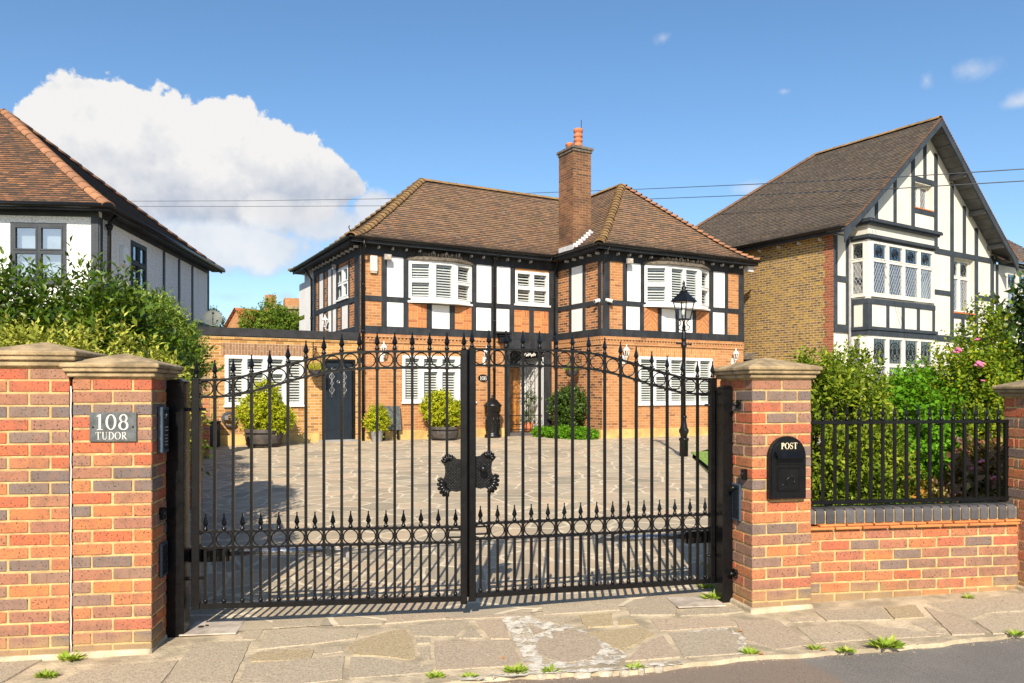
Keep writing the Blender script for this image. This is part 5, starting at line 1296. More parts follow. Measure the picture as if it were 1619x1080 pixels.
# lamp post
t = thing('lamp_post', 'black Victorian style lamp post with a four sided glass lantern on the drive', 'lamp post', (3.63, 16.3, ground(3.63, 16.3)), HF.a+.3)
b = MB(); b.lathe([(.09, 0), (.09, .33), (.105, .34), (.105, .38), (.08, .40)], n=14); b.build('base', M['iron'], t)
b = MB(); b.lathe([(.06, .40), (.075, .44), (.09, .52), (.075, .62), (.055, .72), (.05, .80), (.065, .82), (.065, .85), (.045, .87)], n=14)
for k in range(6): b.ball((.075*cos(k*pi/3), .075*sin(k*pi/3), .54), .028, 6, 5, sq=(1, 1, 2.2))
b.build('decorated_collar', M['castiron'], t)
b = MB(); b.lathe([(.042, .87), (.038, 2.30), (.06, 2.32), (.06, 2.36), (.045, 2.40), (.05, 2.46), (.065, 2.5), (.045, 2.54), (.06, 2.60), (.04, 2.64), (.03, 2.72)], n=12); b.build('column', M['iron'], t)
b = MB(); b.tube([(-.27, 0, 2.38), (.27, 0, 2.38)], .016, 8); b.ball((-.27, 0, 2.38), .026, 8, 5); b.ball((.27, 0, 2.38), .026, 8, 5); b.build('ladder_bar', M['iron'], t)
b = MB()
for k in range(4):
    a = pi/4+pi/2*k; r = [(.03, 2.66), (.10, 2.68), (.13, 2.74), (.07, 2.78), (.06, 2.84), (.12, 2.90)]; b.tube([(q*cos(a), q*sin(a), z) for q, z in r], .011, 6)
b.lathe([(.03, 2.64), (.02, 2.84), (.03, 2.86)], n=8); b.build('cradle', M['iron'], t)
lz0, lz1, r0, r1 = 2.90, 3.26, .095, .155
b = MB(); b.box(-r0-.01, r0+.01, -r0-.01, r0+.01, lz0-.02, lz0+.01)
for sx in (1, -1):
    for sy in (1, -1): b.tube([(sx*r0, sy*r0, lz0), (sx*r1, sy*r1, lz1)], .013, 5)
b.box(-r1-.02, r1+.02, -r1-.02, r1+.02, lz1, lz1+.025); lan = b.build('lantern_frame', M['iron'], t)
b = MB()
for sx, sy in ((1, 0), (-1, 0), (0, 1), (0, -1)):
    q = lambda r, s, z: (sx*r+sy*s*r, sy*r+sx*s*r, z)
    b.face([q(r0, -1, lz0), q(r0, 1, lz0), q(r1, 1, lz1), q(r1, -1, lz1)])
b.build('lantern_glass', M['lampglass'], lan, uv=False)
b = MB(); b.lathe([(.03, 0), (.05, .06), (.045, .12), (.01, .16)], 0, 0, lz0+.06, 10); b.build('bulb', M['letter'], lan)
b = MB()
for (ra, za), (rb, zb) in zip([(.21, 3.27), (.185, 3.30), (.095, 3.42), (.06, 3.46)], [(.185, 3.30), (.095, 3.42), (.06, 3.46), (.06, 3.48)]):
    A = [b.V((sx*ra, sy*ra, za)) for sx, sy in ((1, 1), (-1, 1), (-1, -1), (1, -1))]; Bq = [b.V((sx*rb, sy*rb, zb)) for sx, sy in ((1, 1), (-1, 1), (-1, -1), (1, -1))]
    for i in range(4): b.idx((A[i], A[(i+1) % 4], Bq[(i+1) % 4], Bq[i]))
b.lathe([(.08, 3.48), (.08, 3.50), (.04, 3.52), (.055, 3.56), (.04, 3.59), (.02, 3.61), (.035, 3.65), (.015, 3.70), (.004, 3.73)], n=10); b.build('lantern_roof', M['iron'], t)
# black box at the end of the drive wall
t = thing('storage_box', 'small black box standing by the left end of the extension', 'box', H_at(px(334), -.25, 0), HF.a)
b = MB(); b.box(-.16, .16, -.18, .18, 0, .58, taper=.06); b.build('body', M['black'], t, bevel=.02); b = MB(); b.box(-.18, .18, -.20, .20, .581, .62); b.build('lid', M['black'], t, bevel=.01)
# garden hose and tap
t = thing('garden_hose', 'coiled hose hanging on the yellow brick wall under the extension window', 'hose', H_at(px(362), -.06, .66), HF.a)
b = MB()
for k in range(3): b.ring((0, -.03*k, -.02*k), .17-.01*k, .014, 20, 6)
b.build('coil', M['wire'], t); b = MB(); b.box(-.12, -.02, -.09, .04, -.03, .08); b.build('tap_box', M['steel'], t, bevel=.01)

# ================================================================== FOLIAGE
def norm(a): return a/np.maximum(np.linalg.norm(a, axis=-1, keepdims=True), 1e-6)
def leaf_mesh(name, mat, pos, axis, nrm, ln, wd, parent, fold=.18):
    n = len(pos); axis = norm(axis); side = norm(np.cross(axis, nrm)); up = np.cross(side, axis)
    ln = ln[:, None]; wd = wd[:, None]
    V = np.empty((n, 5, 3), np.float32)
    V[:, 0] = pos; V[:, 1] = pos+axis*ln*.45-side*wd*.5+up*wd*fold; V[:, 2] = pos+axis*ln-up*ln*.10; V[:, 3] = pos+axis*ln*.45+side*wd*.5+up*wd*fold; V[:, 4] = pos+axis*ln*.5
    me = bpy.data.meshes.new(name); me.vertices.add(n*5); me.vertices.foreach_set('co', V.ravel())
    F = np.array([[0, 1, 2, 4], [0, 4, 2, 3]], np.int32)[None]+(np.arange(n, dtype=np.int32)*5)[:, None, None]
    me.loops.add(n*8); me.loops.foreach_set('vertex_index', F.ravel()); me.polygons.add(n*2)
    me.polygons.foreach_set('loop_start', np.arange(n*2, dtype=np.int32)*4); me.polygons.foreach_set('loop_total', np.full(n*2, 4, np.int32))
    me.materials.append(M[mat]); me.update(calc_edges=True)
    o = bpy.data.objects.new(name, me); COL.objects.link(o)
    if parent: o.parent = parent
    return o
def foliage(blobs, mat, n, ln, wd, seed, parent, shoot=.3, per=9, upw=.5, inner=.25, lump=.22, name='foliage', spread=.9, droop=0.):
    """blobs: (cx,cy,cz,rx,ry,rz) in the plant's own space; leaves sit on short shoots through the crown"""
    R = np.random.default_rng(seed); Bq = np.array(blobs, float); w = (Bq[:, 3]*Bq[:, 4]*Bq[:, 5])**(2/3); w /= w.sum()
    ns = max(4, n//per); k = R.choice(len(Bq), ns, p=w); d = norm(R.normal(size=(ns, 3)))
    ph = R.uniform(0, 6.28, (3, 3)); fr = R.uniform(2.5, 6, (3, 3))
    rad = np.where(R.random(ns) < inner, R.random(ns)**.4*.85, 1-np.abs(R.normal(0, .13, ns)))
    base = Bq[k, :3]+d*Bq[k, 3:]*rad[:, None]
    bump = sum(np.sin(base @ fr[i]+ph[i, 0]) for i in range(3))/3
    base = Bq[k, :3]+d*Bq[k, 3:]*(rad*(1+lump*bump))[:, None]
    base[:, 2] = np.maximum(base[:, 2], .02)
    sd = norm(d*.75+np.array([0, 0, upw])+R.normal(0, .35, (ns, 3)))
    sl = shoot*R.uniform(.5, 1.25, ns)
    t = np.tile((np.arange(per)+.3)/per, (ns, 1)); pos = base[:, None]+sd[:, None]*(sl[:, None]*t)[..., None]
    a = np.arange(per)*2.4+R.uniform(0, 6.28, (ns, 1)); x = norm(np.cross(sd, norm(R.normal(size=(ns, 3))))); y = np.cross(sd, x)
    radial = x[:, None]*np.cos(a)[..., None]+y[:, None]*np.sin(a)[..., None]
    ax = norm(radial*spread+sd[:, None]*(.35+.7*t[..., None])+R.normal(0, .2, (ns, per, 3))-np.array([0, 0, droop]))
    nr = norm(sd[:, None]*.8+np.array([0, -.1, .45])-radial*.15+R.normal(0, .55, (ns, per, 3)))
    s = R.uniform(.6, 1.15, (ns, per))*(1-.25*t)
    return leaf_mesh(name, mat, pos.reshape(-1, 3), ax.reshape(-1, 3), nr.reshape(-1, 3), (ln*s).ravel(), (wd*s).ravel(), parent)
def stems(parent, root, tips, r=.015, name='stems', mat='bark', seed=1, kink=.08):
    rn = random.Random(seed); b = MB()
    for tp in tips:
        P = [Vector(root).lerp(Vector(tp), i/5)+Vector((rn.uniform(-kink, kink), rn.uniform(-kink, kink), 0))*(0 if i in (0,) else 1) for i in range(6)]
        b.tube(P, [r*(1-.75*i/5) for i in range(6)], 5)
    return b.build(name, M[mat], parent)
def plant(name, label, cat, x, y, blobs, mat, n, ln, wd, seed, group=None, tips=8, z=None, stem_r=.018, **kw):
    t = thing(name, label, cat, (x, y, ground(x, y) if z is None else z), 0, group)
    foliage(blobs, mat, n, ln, wd, seed, t, **kw)
    rn = random.Random(seed); T = []
    for _ in range(tips):
        q = rn.choice(blobs); T.append((q[0]+q[3]*rn.uniform(-.6, .6), q[1]+q[4]*rn.uniform(-.6, .6), q[2]+q[5]*rn.uniform(.2, .8)))
    stems(t, (0, 0, 0), T, stem_r, seed=seed)
    return t
# left garden
plant('laurel_bush', 'tall dark green laurel with upright shoots behind the left brick pillars', 'bush', -4.3, 7.2,
      [(-.6, 0, 1.45, .75, .6, 1.15), (.1, .1, 1.4, .6, .6, 1.02), (.62, -.05, 1.3, .5, .55, 1.0), (-.1, -.3, .9, 1.0, .5, .8), (-.62, -.5, 2.25, .10, .12, .62), (-.35, -.3, 2.1, .10, .1, .5), (-.05, -.2, 2.1, .1, .1, .45), (.35, -.2, 2.0, .1, .1, .4), (.6, -.2, 1.9, .1, .1, .45)], 'laurel', 36000, .115, .044, 31, shoot=.42, per=11, upw=1.1, tips=16)
plant('privet_bush', 'rounded pale green small leaved bush hanging over the left edge of the drive', 'bush', -3.95, 7.9,
      [(-.25, 0, 1.75, .50, .6, .78), (.05, .2, 1.95, .42, .5, .50), (-.05, .5, 1.9, .45, .5, .62), (.32, .3, 1.88, .26, .4, .34), (-.5, .2, 1.1, .4, .5, .8)], 'privet', 80000, .052, .024, 32, shoot=.20, per=14, upw=.7, tips=14)
plant('variegated_shrub', 'cream and yellow variegated shrub just above the left pillar caps', 'bush', -3.1, 5.55,
      [(-.45, .1, 1.55, .55, .32, .48), (.05, .15, 1.5, .5, .32, .45), (.40, .2, 1.35, .28, .3, .42), (-.2, .2, .8, .7, .35, .8)], 'varieg', 24000, .066, .028, 33, shoot=.18, per=11, upw=.4)
plant('garden_hedge', 'shaded hedge running back along the left edge of the drive behind the pale green bush', 'hedge', -5.4, 11.6,
      [(.25, -1.6, 1.3, .5, .9, 1.1), (-.25, .2, 1.3, .5, 1.0, 1.1), (-.95, 2.0, 1.2, .5, 1.0, 1.05), (-1.6, 3.6, 1.1, .45, .8, 1.0)], 'privet', 40000, .075, .04, 34, shoot=.2, per=11, upw=.5, tips=10)
# wall along the left edge of the drive
def drive_pier(x, y, label):
    t = thing('wall_pillar', label, 'brick pillar', (x, y, ground(x, y)), radians(20), 'pillars along the drive wall')
    b = MB(); b.box(0, .34, 0, .34, -.05, 1.62); b.build('brickwork', M['brick_plain'], t); pyramid_cap(.34, .34, 1.62, .05).build('cap', M['stone'], t, bevel=.005)
for (x, y, lb) in ((-3.05, 6.1, 'shaded capped brick pillar just behind the left gate post'), (-4.35, 9.9, 'capped brick pillar half way down the left edge of the drive'), (-6.72, 16.2, 'capped brick pillar at the house end of the drive wall')): drive_pier(x, y, lb)
t = thing('drive_wall', 'low shaded brick wall with stone coping along the left edge of the drive', 'brick wall', (-2.75, 5.3, ground(-2.75, 5.3)))
b = MB(); c = MB(); P = [(-2.75, 5.2), (-3.0, 6.2), (-3.72, 8.6), (-4.3, 10.0), (-6.6, 16.3), (-7.3, 18.0)]
for (p, q) in zip(P, P[1:]):
    dx, dy = q[0]-p[0], q[1]-p[1]; l = math.hypot(dx, dy); nx, ny = -dy/l, dx/l
    pp, qq = (p[0]+2.75, p[1]-5.3), (q[0]+2.75, q[1]-5.3)
    for mb, o0, o1, z0, z1 in ((b, 0, .22, -.15, .98), (c, -.04, .26, .98, 1.05)):
        gz = lambda k: ground(*k)-ground(-2.75, 5.3)
        A = [(pp[0]+nx*o0, pp[1]+ny*o0), (qq[0]+nx*o0, qq[1]+ny*o0), (qq[0]+nx*o1, qq[1]+ny*o1), (pp[0]+nx*o1, pp[1]+ny*o1)]; g = [gz(p), gz(q), gz(q), gz(p)]
        lo = [mb.V((*a, z0+k)) for a, k in zip(A, g)]; hi = [mb.V((*a, z1+k)) for a, k in zip(A, g)]
        mb.idx(lo[::-1]); mb.idx(hi)
        for i in range(4): j = (i+1) % 4; mb.idx((lo[i], lo[j], hi[j], hi[i]))
b.build('brickwork', M['brick_plain'], t); c.build('coping', M['stone'], t)
# right garden
plant('garden_hedge', 'dense yellow green hedge behind the railing beside the post box pillar', 'hedge', 3.05, 6.9,
      [(-.25, .1, .9, .42, .42, .87), (.05, .25, 1.08, .40, .45, .76), (.34, .35, .75, .24, .4, .62), (-.1, -.15, .5, .52, .35, .45)], 'hedge', 36000, .066, .034, 41, shoot=.17, per=10, upw=.5, tips=10)
plant('leafy_shrub', 'bright green broad leaved shrub between the hedge and the rose bush', 'bush', 3.9, 7.35,
      [(-.15, 0, 1.12, .32, .35, .46), (.15, .25, 1.05, .36, .4, .48), (-.2, .2, .8, .32, .35, .45)], 'bright', 15000, .068, .048, 42, shoot=.16, per=8, upw=.5)
rose = plant('rose_bush', 'tall loose rose bush with yellowing leaves and pink flowers behind the railing', 'rose bush', 4.55, 7.5,
      [(-.15, 0, 1.35, .40, .35, .5), (.05, .1, 1.75, .17, .2, .42), (.2, .1, 1.15, .34, .35, .58), (-.2, .1, .95, .30, .35, .4)], 'rose', 19000, .056, .036, 43, shoot=.22, per=8, upw=.7, tips=14, stem_r=.010)
def blossom(parent, c, r, mat, seed):
    R = random.Random(seed); b = MB()
    for k in range(14):
        a, e = R.uniform(0, 6.28), R.uniform(-.3, 1.3); q = r*R.uniform(.5, 1)
        x, y, z = c[0]+q*cos(a)*cos(e), c[1]+q*sin(a)*cos(e), c[2]+q*sin(e)*.8
        b.ball((x, y, z), r*.42, 6, 4, sq=(1, 1, .6))
    return b.build('flower', M[mat], parent)
def wpt(px_, py_, Y): return ((px_-CX)/F_PX*Y, Y, EYE+(HY-py_)/F_PX*Y)
for i, (x, y, Y, r) in enumerate(((1515, 556, 7.15, .042), (1548, 578, 7.1, .05), (1546, 538, 7.3, .025), (1554, 603, 7.2, .02))):
    p = wpt(x, y, Y); blossom(rose, (p[0]-4.55, p[1]-7.5, p[2]-ground(4.55, 7.5)), r, 'pink', i)
plant('laurel_bush', 'large dark glossy laurel at the right hand picture edge behind the end pillar', 'bush', 5.55, 7.8,
      [(-.05, 0, 1.35, .55, .55, 1.05), (.5, .1, 1.5, .6, .6, 1.15), (.1, -.2, .8, .6, .5, .75), (-.12, -.1, 2.25, .16, .16, .45)], 'darkleaf', 26000, .12, .060, 44, shoot=.36, per=10, upw=.7, tips=14)
plant('bronze_plant', 'bronze and purple leaved border plant low behind the railing', 'plant', 4.15, 6.75, [(-.15, 0, .42, .30, .2, .30), (.2, .05, .45, .32, .2, .34), (.05, .1, .65, .2, .15, .3)], 'purple', 2600, .12, .075, 45, shoot=.2, per=6, upw=.8, tips=12, stem_r=.006)
plant('yellow_plant', 'yellow and orange leaved border plant at the foot of the hedge', 'plant', 3.52, 6.55, [(0, 0, .32, .15, .14, .28)], 'autumn', 420, .12, .05, 46, shoot=.2, per=6, upw=.8, stem_r=.005)
plant('border_plant', 'low light green border plant just behind the blue brick coping', 'plant', 3.95, 6.3, [(-.5, 0, .30, .35, .12, .22), (.1, .0, .30, .4, .12, .2), (.55, .05, .3, .3, .14, .25)], 'bright', 1500, .07, .045, 47, shoot=.12, per=6, upw=.6, stem_r=.005)
fl = plant('flowering_plant', 'loose green plant with small pink flowers beside the end pillar', 'plant', 4.6, 6.65, [(0, 0, .42, .2, .2, .40)], 'rose', 900, .06, .03, 48, shoot=.2, per=7, upw=.8, stem_r=.006)
for i, (x, y, Y, r) in enumerate(((1572, 757, 6.45, .03), (1552, 730, 6.5, .025), (1537, 742, 6.6, .02))):
    p = wpt(x, y, Y); blossom(fl, (p[0]-4.6, p[1]-6.65, p[2]-ground(4.6, 6.65)), r, 'pink', 20+i)
# plants by the house
def barrel_planter(u, v, r, hgt, label, plabel, blobs, n, seed, mat='gold_leaf', group='planted half barrels'):
    o = H_at(u, v, 0); t = thing('barrel_planter', label, 'planter', o, 0, group)
    b = MB(); b.lathe([(r*.86, 0), (r*.95, hgt*.4), (r, hgt), (r*.9, hgt), (r*.88, hgt-.06)], n=18, caps=False)
    b.build('tub', M['barrel'], t)
    for z in (.12, .75): b = MB(); q = lerp(.9, .985, z); b.lathe([(r*q+.006, hgt*z-.02), (r*q+.012, hgt*z+.02)], n=18, caps=False); b.build('hoop', M['iron'], t)
    b = MB(); b.lathe([(.001, hgt-.05), (r*.9, hgt-.05)], n=14, caps=False); b.build('compost', M['bark'], t)
    s = thing('planter_shrub', plabel, 'bush', (o[0], o[1], o[2]+hgt-.04)); foliage(blobs, mat, n*2, .078, .048, seed, s, shoot=.16, per=8, upw=.5, lump=.15)
    stems(s, (0, 0, 0), [(q[0], q[1], q[2]) for q in blobs], .012, seed=seed)
barrel_planter(px(418, -.75), -.75, .46, .42, 'old dark half barrel planter below the extension window', 'yellow green rounded shrub growing in the half barrel below the extension window', [(-.05, 0, .42, .56, .45, .42), (.3, 0, .25, .4, .35, .3), (.02, .0, .8, .3, .3, .35)], 5200, 51)
barrel_planter(px(703, -.75), -.75, .40, .38, 'dark half barrel planter below the main ground floor window', 'golden yellow shrub growing in the half barrel below the main ground floor window', [(-.15, 0, .48, .42, .4, .42), (.32, 0, .40, .32, .3, .30), (-.05, 0, .75, .22, .2, .2)], 4800, 52)
o = H_at(px(596.5, -.5), -.5, 0); t = thing('plant_pot', 'small grey plant pot by the wall beside the slate board', 'plant pot', o)
b = MB(); b.lathe([(.13, 0), (.18, .28), (.19, .30), (.17, .30)], n=14, caps=False); b.lathe([(.001, .27), (.17, .27)], n=12, caps=False); b.build('pot', M['grey'], t)
s = thing('pot_shrub', 'small yellow green upright shrub in the grey pot beside the slate board', 'bush', (o[0], o[1], o[2]+.26)); foliage([(0, 0, .25, .28, .26, .3), (0, 0, .45, .2, .2, .22)], 'gold_leaf', 3400, .07, .045, 53, s, shoot=.14, per=7); stems(s, (0, 0, 0), [(0, 0, .4), (.1, 0, .3)], .01)
o = H_at(px(836, .25), .25, .10); t = thing('potted_topiary', 'potted topiary plant standing inside the porch', 'potted plant', o)
b = MB(); b.lathe([(.12, 0), (.17, .3), (.15, .3)], n=12); b.build('pot', M['terracotta'], t); b = MB(); b.tube([(0, 0, .25), (0, 0, .85)], .015, 6); b.build('trunk', M['bark'], t)
foliage([(0, 0, 1.0, .2, .2, .24), (0, 0, .45, .2, .18, .2)], 'darkleaf', 1300, .07, .03, 54, t, shoot=.12, per=7, name='crown')
o = H_at(UI-.45, -1.35, 0); t = plant('corner_shrub', 'dense dark green shrub against the flank of the wing beside the porch', 'bush', o[0], o[1], [(.05, -.05, 1.0, .44, .42, .46), (0, .0, .6, .34, .36, .5), (-.28, .2, .9, .26, .26, .36)], 'darkleaf', 11000, .08, .05, 55, z=o[2], shoot=.16, per=9)
o = H_at(UI-.55, -1.3, 0); b_ = [(-.6, .3, .12, .35, .35, .16), (0, -.35, .12, .5, .4, .18), (.45, -.85, .12, .45, .35, .17)]
t = plant('creeping_plant', 'low bright green spreading plant at the foot of the dark corner shrub', 'plant', o[0], o[1], b_, 'bright', 6500, .08, .06, 56, z=o[2], shoot=.1, per=7, tips=5, stem_r=.006)
def hanging_basket(f, a, z, label, n, mat, seed):
    o = f(a, .32, z); t = thing('hanging_basket', label, 'hanging basket', H_at(*o), HF.a, 'hanging baskets on the house')
    w = f(a, 0, z+.62); d = Vector(w)-Vector((o[0], o[1], z+.62))
    b = MB(); b.lathe([(.02, -.2), (.12, -.17), (.19, -.08), (.21, 0)], n=14, caps=False); b.build('bowl', M['barrel'], t)
    b = MB()
    for k in range(3): a_ = 2*pi*k/3; b.tube([(.2*cos(a_), .2*sin(a_), 0), (0, 0, .52)], .004, 4)
    b.build('chain', M['iron'], t)
    b = MB(); b.tube([(0, 0, .52), (0, 0, .60), (d.x, d.y, .62)], .012, 6); b.tube([(d.x, d.y, .25), (d.x*.6, d.y*.6, .42), (d.x*.1, d.y*.1, .58)], .009, 6); b.tube([(d.x, d.y, .15), (d.x, d.y, .75)], .012, 5); scroll(b, d.x*.6, d.y*.6, .52, .06); b.build('bracket', M['iron'], t)
    foliage([(0, 0, .03, .2, .2, .12)], mat, n, .055, .03, seed, t, shoot=.1, per=6)
hanging_basket(fF, px(495.5), 1.90, 'hanging basket of yellow flowers on an iron bracket left of the blue door', 500, 'gold_leaf', 61)
hanging_basket(fR, VW+1.05, 1.96, 'hanging basket with sparse greenery on the flank of the wing beside the porch', 350, 'bright', 62)
# weeds along the kerb and walls
def weed(px_, py_, s, label, seed, lush=1):
    x, y = gpt(px_, py_); t = thing('weed', label, 'weed', (x, y, ground(x, y)), 0, 'weeds in the pavement')
    R = np.random.default_rng(seed); n = int(R.integers(45, 95)*lush); a = R.uniform(0, 6.28, n); r = R.random(n)*s*.5
    pos = np.stack([r*np.cos(a)*1.5, r*np.sin(a)*.6, np.full(n, .0)], 1); ax = np.stack([np.cos(a)*.9, np.sin(a)*.7, R.uniform(.25, 1.1, n)], 1)
    leaf_mesh('leaves', 'grassblade', pos, ax, np.tile([0, -.3, 1.], (n, 1))+R.normal(0, .3, (n, 3)), s*R.uniform(.35, 1.15, n), s*R.uniform(.08, .38, n), t)
for i, (x, y, s, lb, lu) in enumerate(((75, 1071, .055, 'dry tuft of weed at the bottom left corner of the picture', 1.2), (112, 1044, .075, 'green weed growing at the foot of the two joined left pillars', 1), (690, 1071, .045, 'weed at the road edge nearest the middle of the gate, the first of the row', 1), (742, 1071, .04, 'small weed second from the left along the kerb', .7), (818, 1064, .06, 'spreading weed at the kerb just left of the white cement ring', 1.3), (872, 1063, .05, 'yellowish weed at the kerb directly below the white cement ring', 1), (1003, 1057, .045, 'small weed at the kerb just right of the white cement ring', .7), (1186, 1034, .05, 'weed at the kerb below the post box pillar', 1), (1291, 1027, .05, 'weed at the kerb left of the biggest weed', .8), (1338, 1031, .05, 'flat weed at the kerb touching the biggest weed', .8), (1400, 1024, .085, 'biggest weed at the kerb below the low brick wall', 1.6), (1530, 946, .045, 'weed at the foot of the low brick wall', .8), (1608, 1005, .05, 'weed at the kerb by the right picture edge', .9), (1128, 948, .08, 'dry grassy weed by the right gate post', 1.2), (1146, 905, .13, 'tall grass tuft behind the right gate post', 1.0), (1118, 930, .06, 'green weed under the hinge end of the right gate leaf', .8))): weed(x, y, s, lb, 100+i, lu)
for i, (x, y, lb) in enumerate(((1199, 1035, 'orange fallen leaf beside the weed below the post box pillar'), (1298, 1029, 'reddish fallen leaf on the kerb left of the biggest weed'), (791, 1043, 'orange fallen leaf on the paving left of the white cement ring'), (1168, 1000, 'fallen leaf lying in front of the post box pillar'))):
    X, Y = gpt(x, y); t = leaf_mesh('fallen_leaf', 'deadleaf', np.array([[0, 0, .006]]), np.array([[1, .3*i-.4, .1]]), np.array([[0, -.2, 1.]]), np.array([.035]), np.array([.024]), None); t.location = (X, Y, ground(X, Y)); tag(t, lb, 'leaf', 'fallen leaves')
# ================================================================== RIGHT NEIGHBOUR
RF = Frame(9.58, 23, .3, 33)
rh = thing('neighbour_house', 'tall gabled cream and black timbered house with a yellow brick flank on the right', 'house', RF.W(0, 0), RF.a)
UG, RUN, PG = 4.85, 5.2, .6
ZE2, ZR2 = 6.12, 10.25
Hr = Hcurve(ZE2, ZR2, RUN, .035, .10)
u0r, u1r = UG-RUN, UG+RUN
gF = lambda a, o, h: (a, -o, h); gS = lambda a, o, h: (-o, a, h)
ru = lambda p, v=0: RF.u(p, v)
rhh = lambda py, u, v=0: RF.h(py, u, v)
VEND = RF.v(1290, UG)
DEEP = VEND+RUN-.4
at0, at1, az0, az1 = ru(1446), ru(1474), 7.40, 8.22
sw0, sw1, swz0, swz1 = ru(1507), ru(1540), 4.10, 5.98
b = MB(); holed_wall(b, gF, 0, 2*UG, -.2, 6.02, [(sw0, sw1, swz0, swz1), (.9, 5.0, .9, 3.0), (.9, 5.0, 4.2, 5.9)], rev=.22)
tri = [(0, 6.02), (2*UG, 6.02)]+[(UG+RUN-d, Hr(d)-.06) for d in [RUN-UG+.001+(UG)*i/8 for i in range(9)]]+[(UG-RUN+d, Hr(d)-.06) for d in [RUN-UG+.001+UG*i/8 for i in range(7, -1, -1)]]
for pc in (clip(tri, (-1, 0), -at0), clip(tri, (1, 0), at1), clip(clip(clip(tri, (1, 0), at0), (-1, 0), -at1), (0, -1), -az0), clip(clip(clip(tri, (1, 0), at0), (-1, 0), -at1), (0, 1), az1)):
    b.face([(p[0], 0, p[1]) for p in pc])
for (p, q) in (((at0, az0), (at1, az0)), ((at1, az0), (at1, az1)), ((at1, az1), (at0, az1)), ((at0, az1), (at0, az0))): b.face([(p[0], 0, p[1]), (q[0], 0, q[1]), (q[0], .22, q[1]), (p[0], .22, p[1])])
b.build('gable_wall', M['cream'], rh)
b = MB(); holed_wall(b, gS, .26, DEEP, -.2, 6.18, []); b.build('flank_wall', M['brick_old'], rh)
b = MB(); n = 0; z = -.2
while z < 6.1:
    w_ = .34 if n % 2 else .24; b.box(-.003, .02, .0, w_, z, min(z+.225, 6.15)); z += .2255; n += 1
b.build('quoins', M['quoin'], rh)
b = MB(); b.box(2*UG-.02, 2*UG, .05, DEEP, -.2, 6.1); b.box(.0, 2*UG, DEEP-.02, DEEP, -.2, 6.1); b.build('rear_wall', M['brick_old'], rh)
b = MB(); b.box(.1, 2*UG-.1, .4, DEEP-.1, 3.3, 3.4); b.box(.1, 2*UG-.1, .4, DEEP-.1, 6.3, 6.4); b.build('upper_floor', M['brown'], rh)
roof = MB()
tiled(roof, [(u0r, -PG), (UG, -PG), (UG, VEND), (u0r, VEND+RUN)], (u0r, -PG), (0, 1), (1, 0), Hr, seed=21)
tiled(roof, [(u1r, -PG), (UG, -PG), (UG, VEND), (u1r, VEND+RUN)], (u1r, -PG), (0, 1), (-1, 0), Hr, dd=.12, tw=.24, seed=22)
tiled(roof, [(u0r, VEND+RUN), (UG, VEND), (u1r, VEND+RUN)], (u0r, VEND+RUN), (1, 0), (0, -1), Hr, dd=.2, tw=.4, seed=23)
rr_ = roof.build('roof', [M['tile_r'], M['tile_edge_shade']], rh, uv=False)
b = MB(); hip_run(b, [(UG, -PG, ZR2+.01), (UG, VEND, ZR2+.01)], .12, .35, .01); b.build('ridge_tiles', M['hip'], rr_, uv=False)
b = MB(); hip_run(b, [(lerp(UG, u0r, i/10), lerp(VEND, VEND+RUN, i/10), Hr(RUN*(1-i/10))+.01) for i in range(11)], .12, .3, .01); b.build('hip_tiles', M['verge'], rr_, uv=False)
b = MB()   # tile edge along the verges
for s in (1, -1):
    for i in range(60):
        d0, d1 = RUN*i/60, RUN*(i+1)/60; U = lambda d: UG-s*(RUN-d)
        b.prism([(U(d0), Hr(d0)-.005), (U(d1), Hr(d1)-.035), (U(d1), Hr(d1)-.005), (U(d0), Hr(d0)+.028)], -PG-.045, -PG+.03, 0, 'y')
b.build('verge_tiles', M['verge'], rr_, uv=False)
def barge(s, k=.30):
    b = MB(); n = 26; U = lambda d: UG-s*(RUN-d); prev = None
    for i in range(n+1):
        d = RUN*i/n; z = Hr(d)-.04; kk = k+(.22 if d < .35 else 0)*(1-d/.35)
        q = [(U(d), -PG-.03, z), (U(d), -PG+.02, z), (U(d), -PG+.02, z-kk), (U(d), -PG-.03, z-kk)]
        if prev:
            for j in range(4): b.face([prev[j], prev[(j+1) % 4], q[(j+1) % 4], q[j]])
        else: b.face(q)
        prev = q
    b.face(prev); b.build('bargeboard', M['timber2'], rh)
barge(1, .23); barge(-1, .23)
for s in (1, -1):
    b = MB(); n = 14; U = lambda d: UG-s*(RUN-d)
    for i in range(n):
        d0, d1 = RUN*i/n+.01, RUN*(i+1)/n-.012
        b.prism([(U(d0), Hr(d0)-.10), (U(d1), Hr(d1)-.10), (U(d1), Hr(d1)-.07), (U(d0), Hr(d0)-.07)], -PG+.02, -.01, 0, 'y')
    b.build('soffit_boards', M['soffit'], rh)
    for d in (.9, 2.2, 3.5):
        b = MB(); b.box(U(d)-.07, U(d)+.07, -PG+.03, -.005, Hr(d)-.27, Hr(d)-.11); b.build('purlin_end', M['soffit'], rh, bevel=.01)
b = MB(); b.box(u0r+.02, -.02, -.1, DEEP, ZE2-.10, ZE2-.08); b.box(u0r+.02, u0r+.05, -PG+.05, DEEP, ZE2-.16, ZE2+.0); b.build('fascia', M['timber'], rh)
b = MB(gS); o = -u0r+.03
for i in range(6):
    a_, c_ = pi*i/6, pi*(i+1)/6; b.face([(-PG+.05, o-.055*cos(a_)*1+.03, ZE2-.0-.07*sin(a_)), (DEEP, o-.055*cos(a_)+.03, ZE2-.07*sin(a_)), (DEEP, o-.055*cos(c_)+.03, ZE2-.07*sin(c_)), (-PG+.05, o-.055*cos(c_)+.03, ZE2-.07*sin(c_))], 0, True)
b.build('gutter', M['iron'], rh)
a = .4
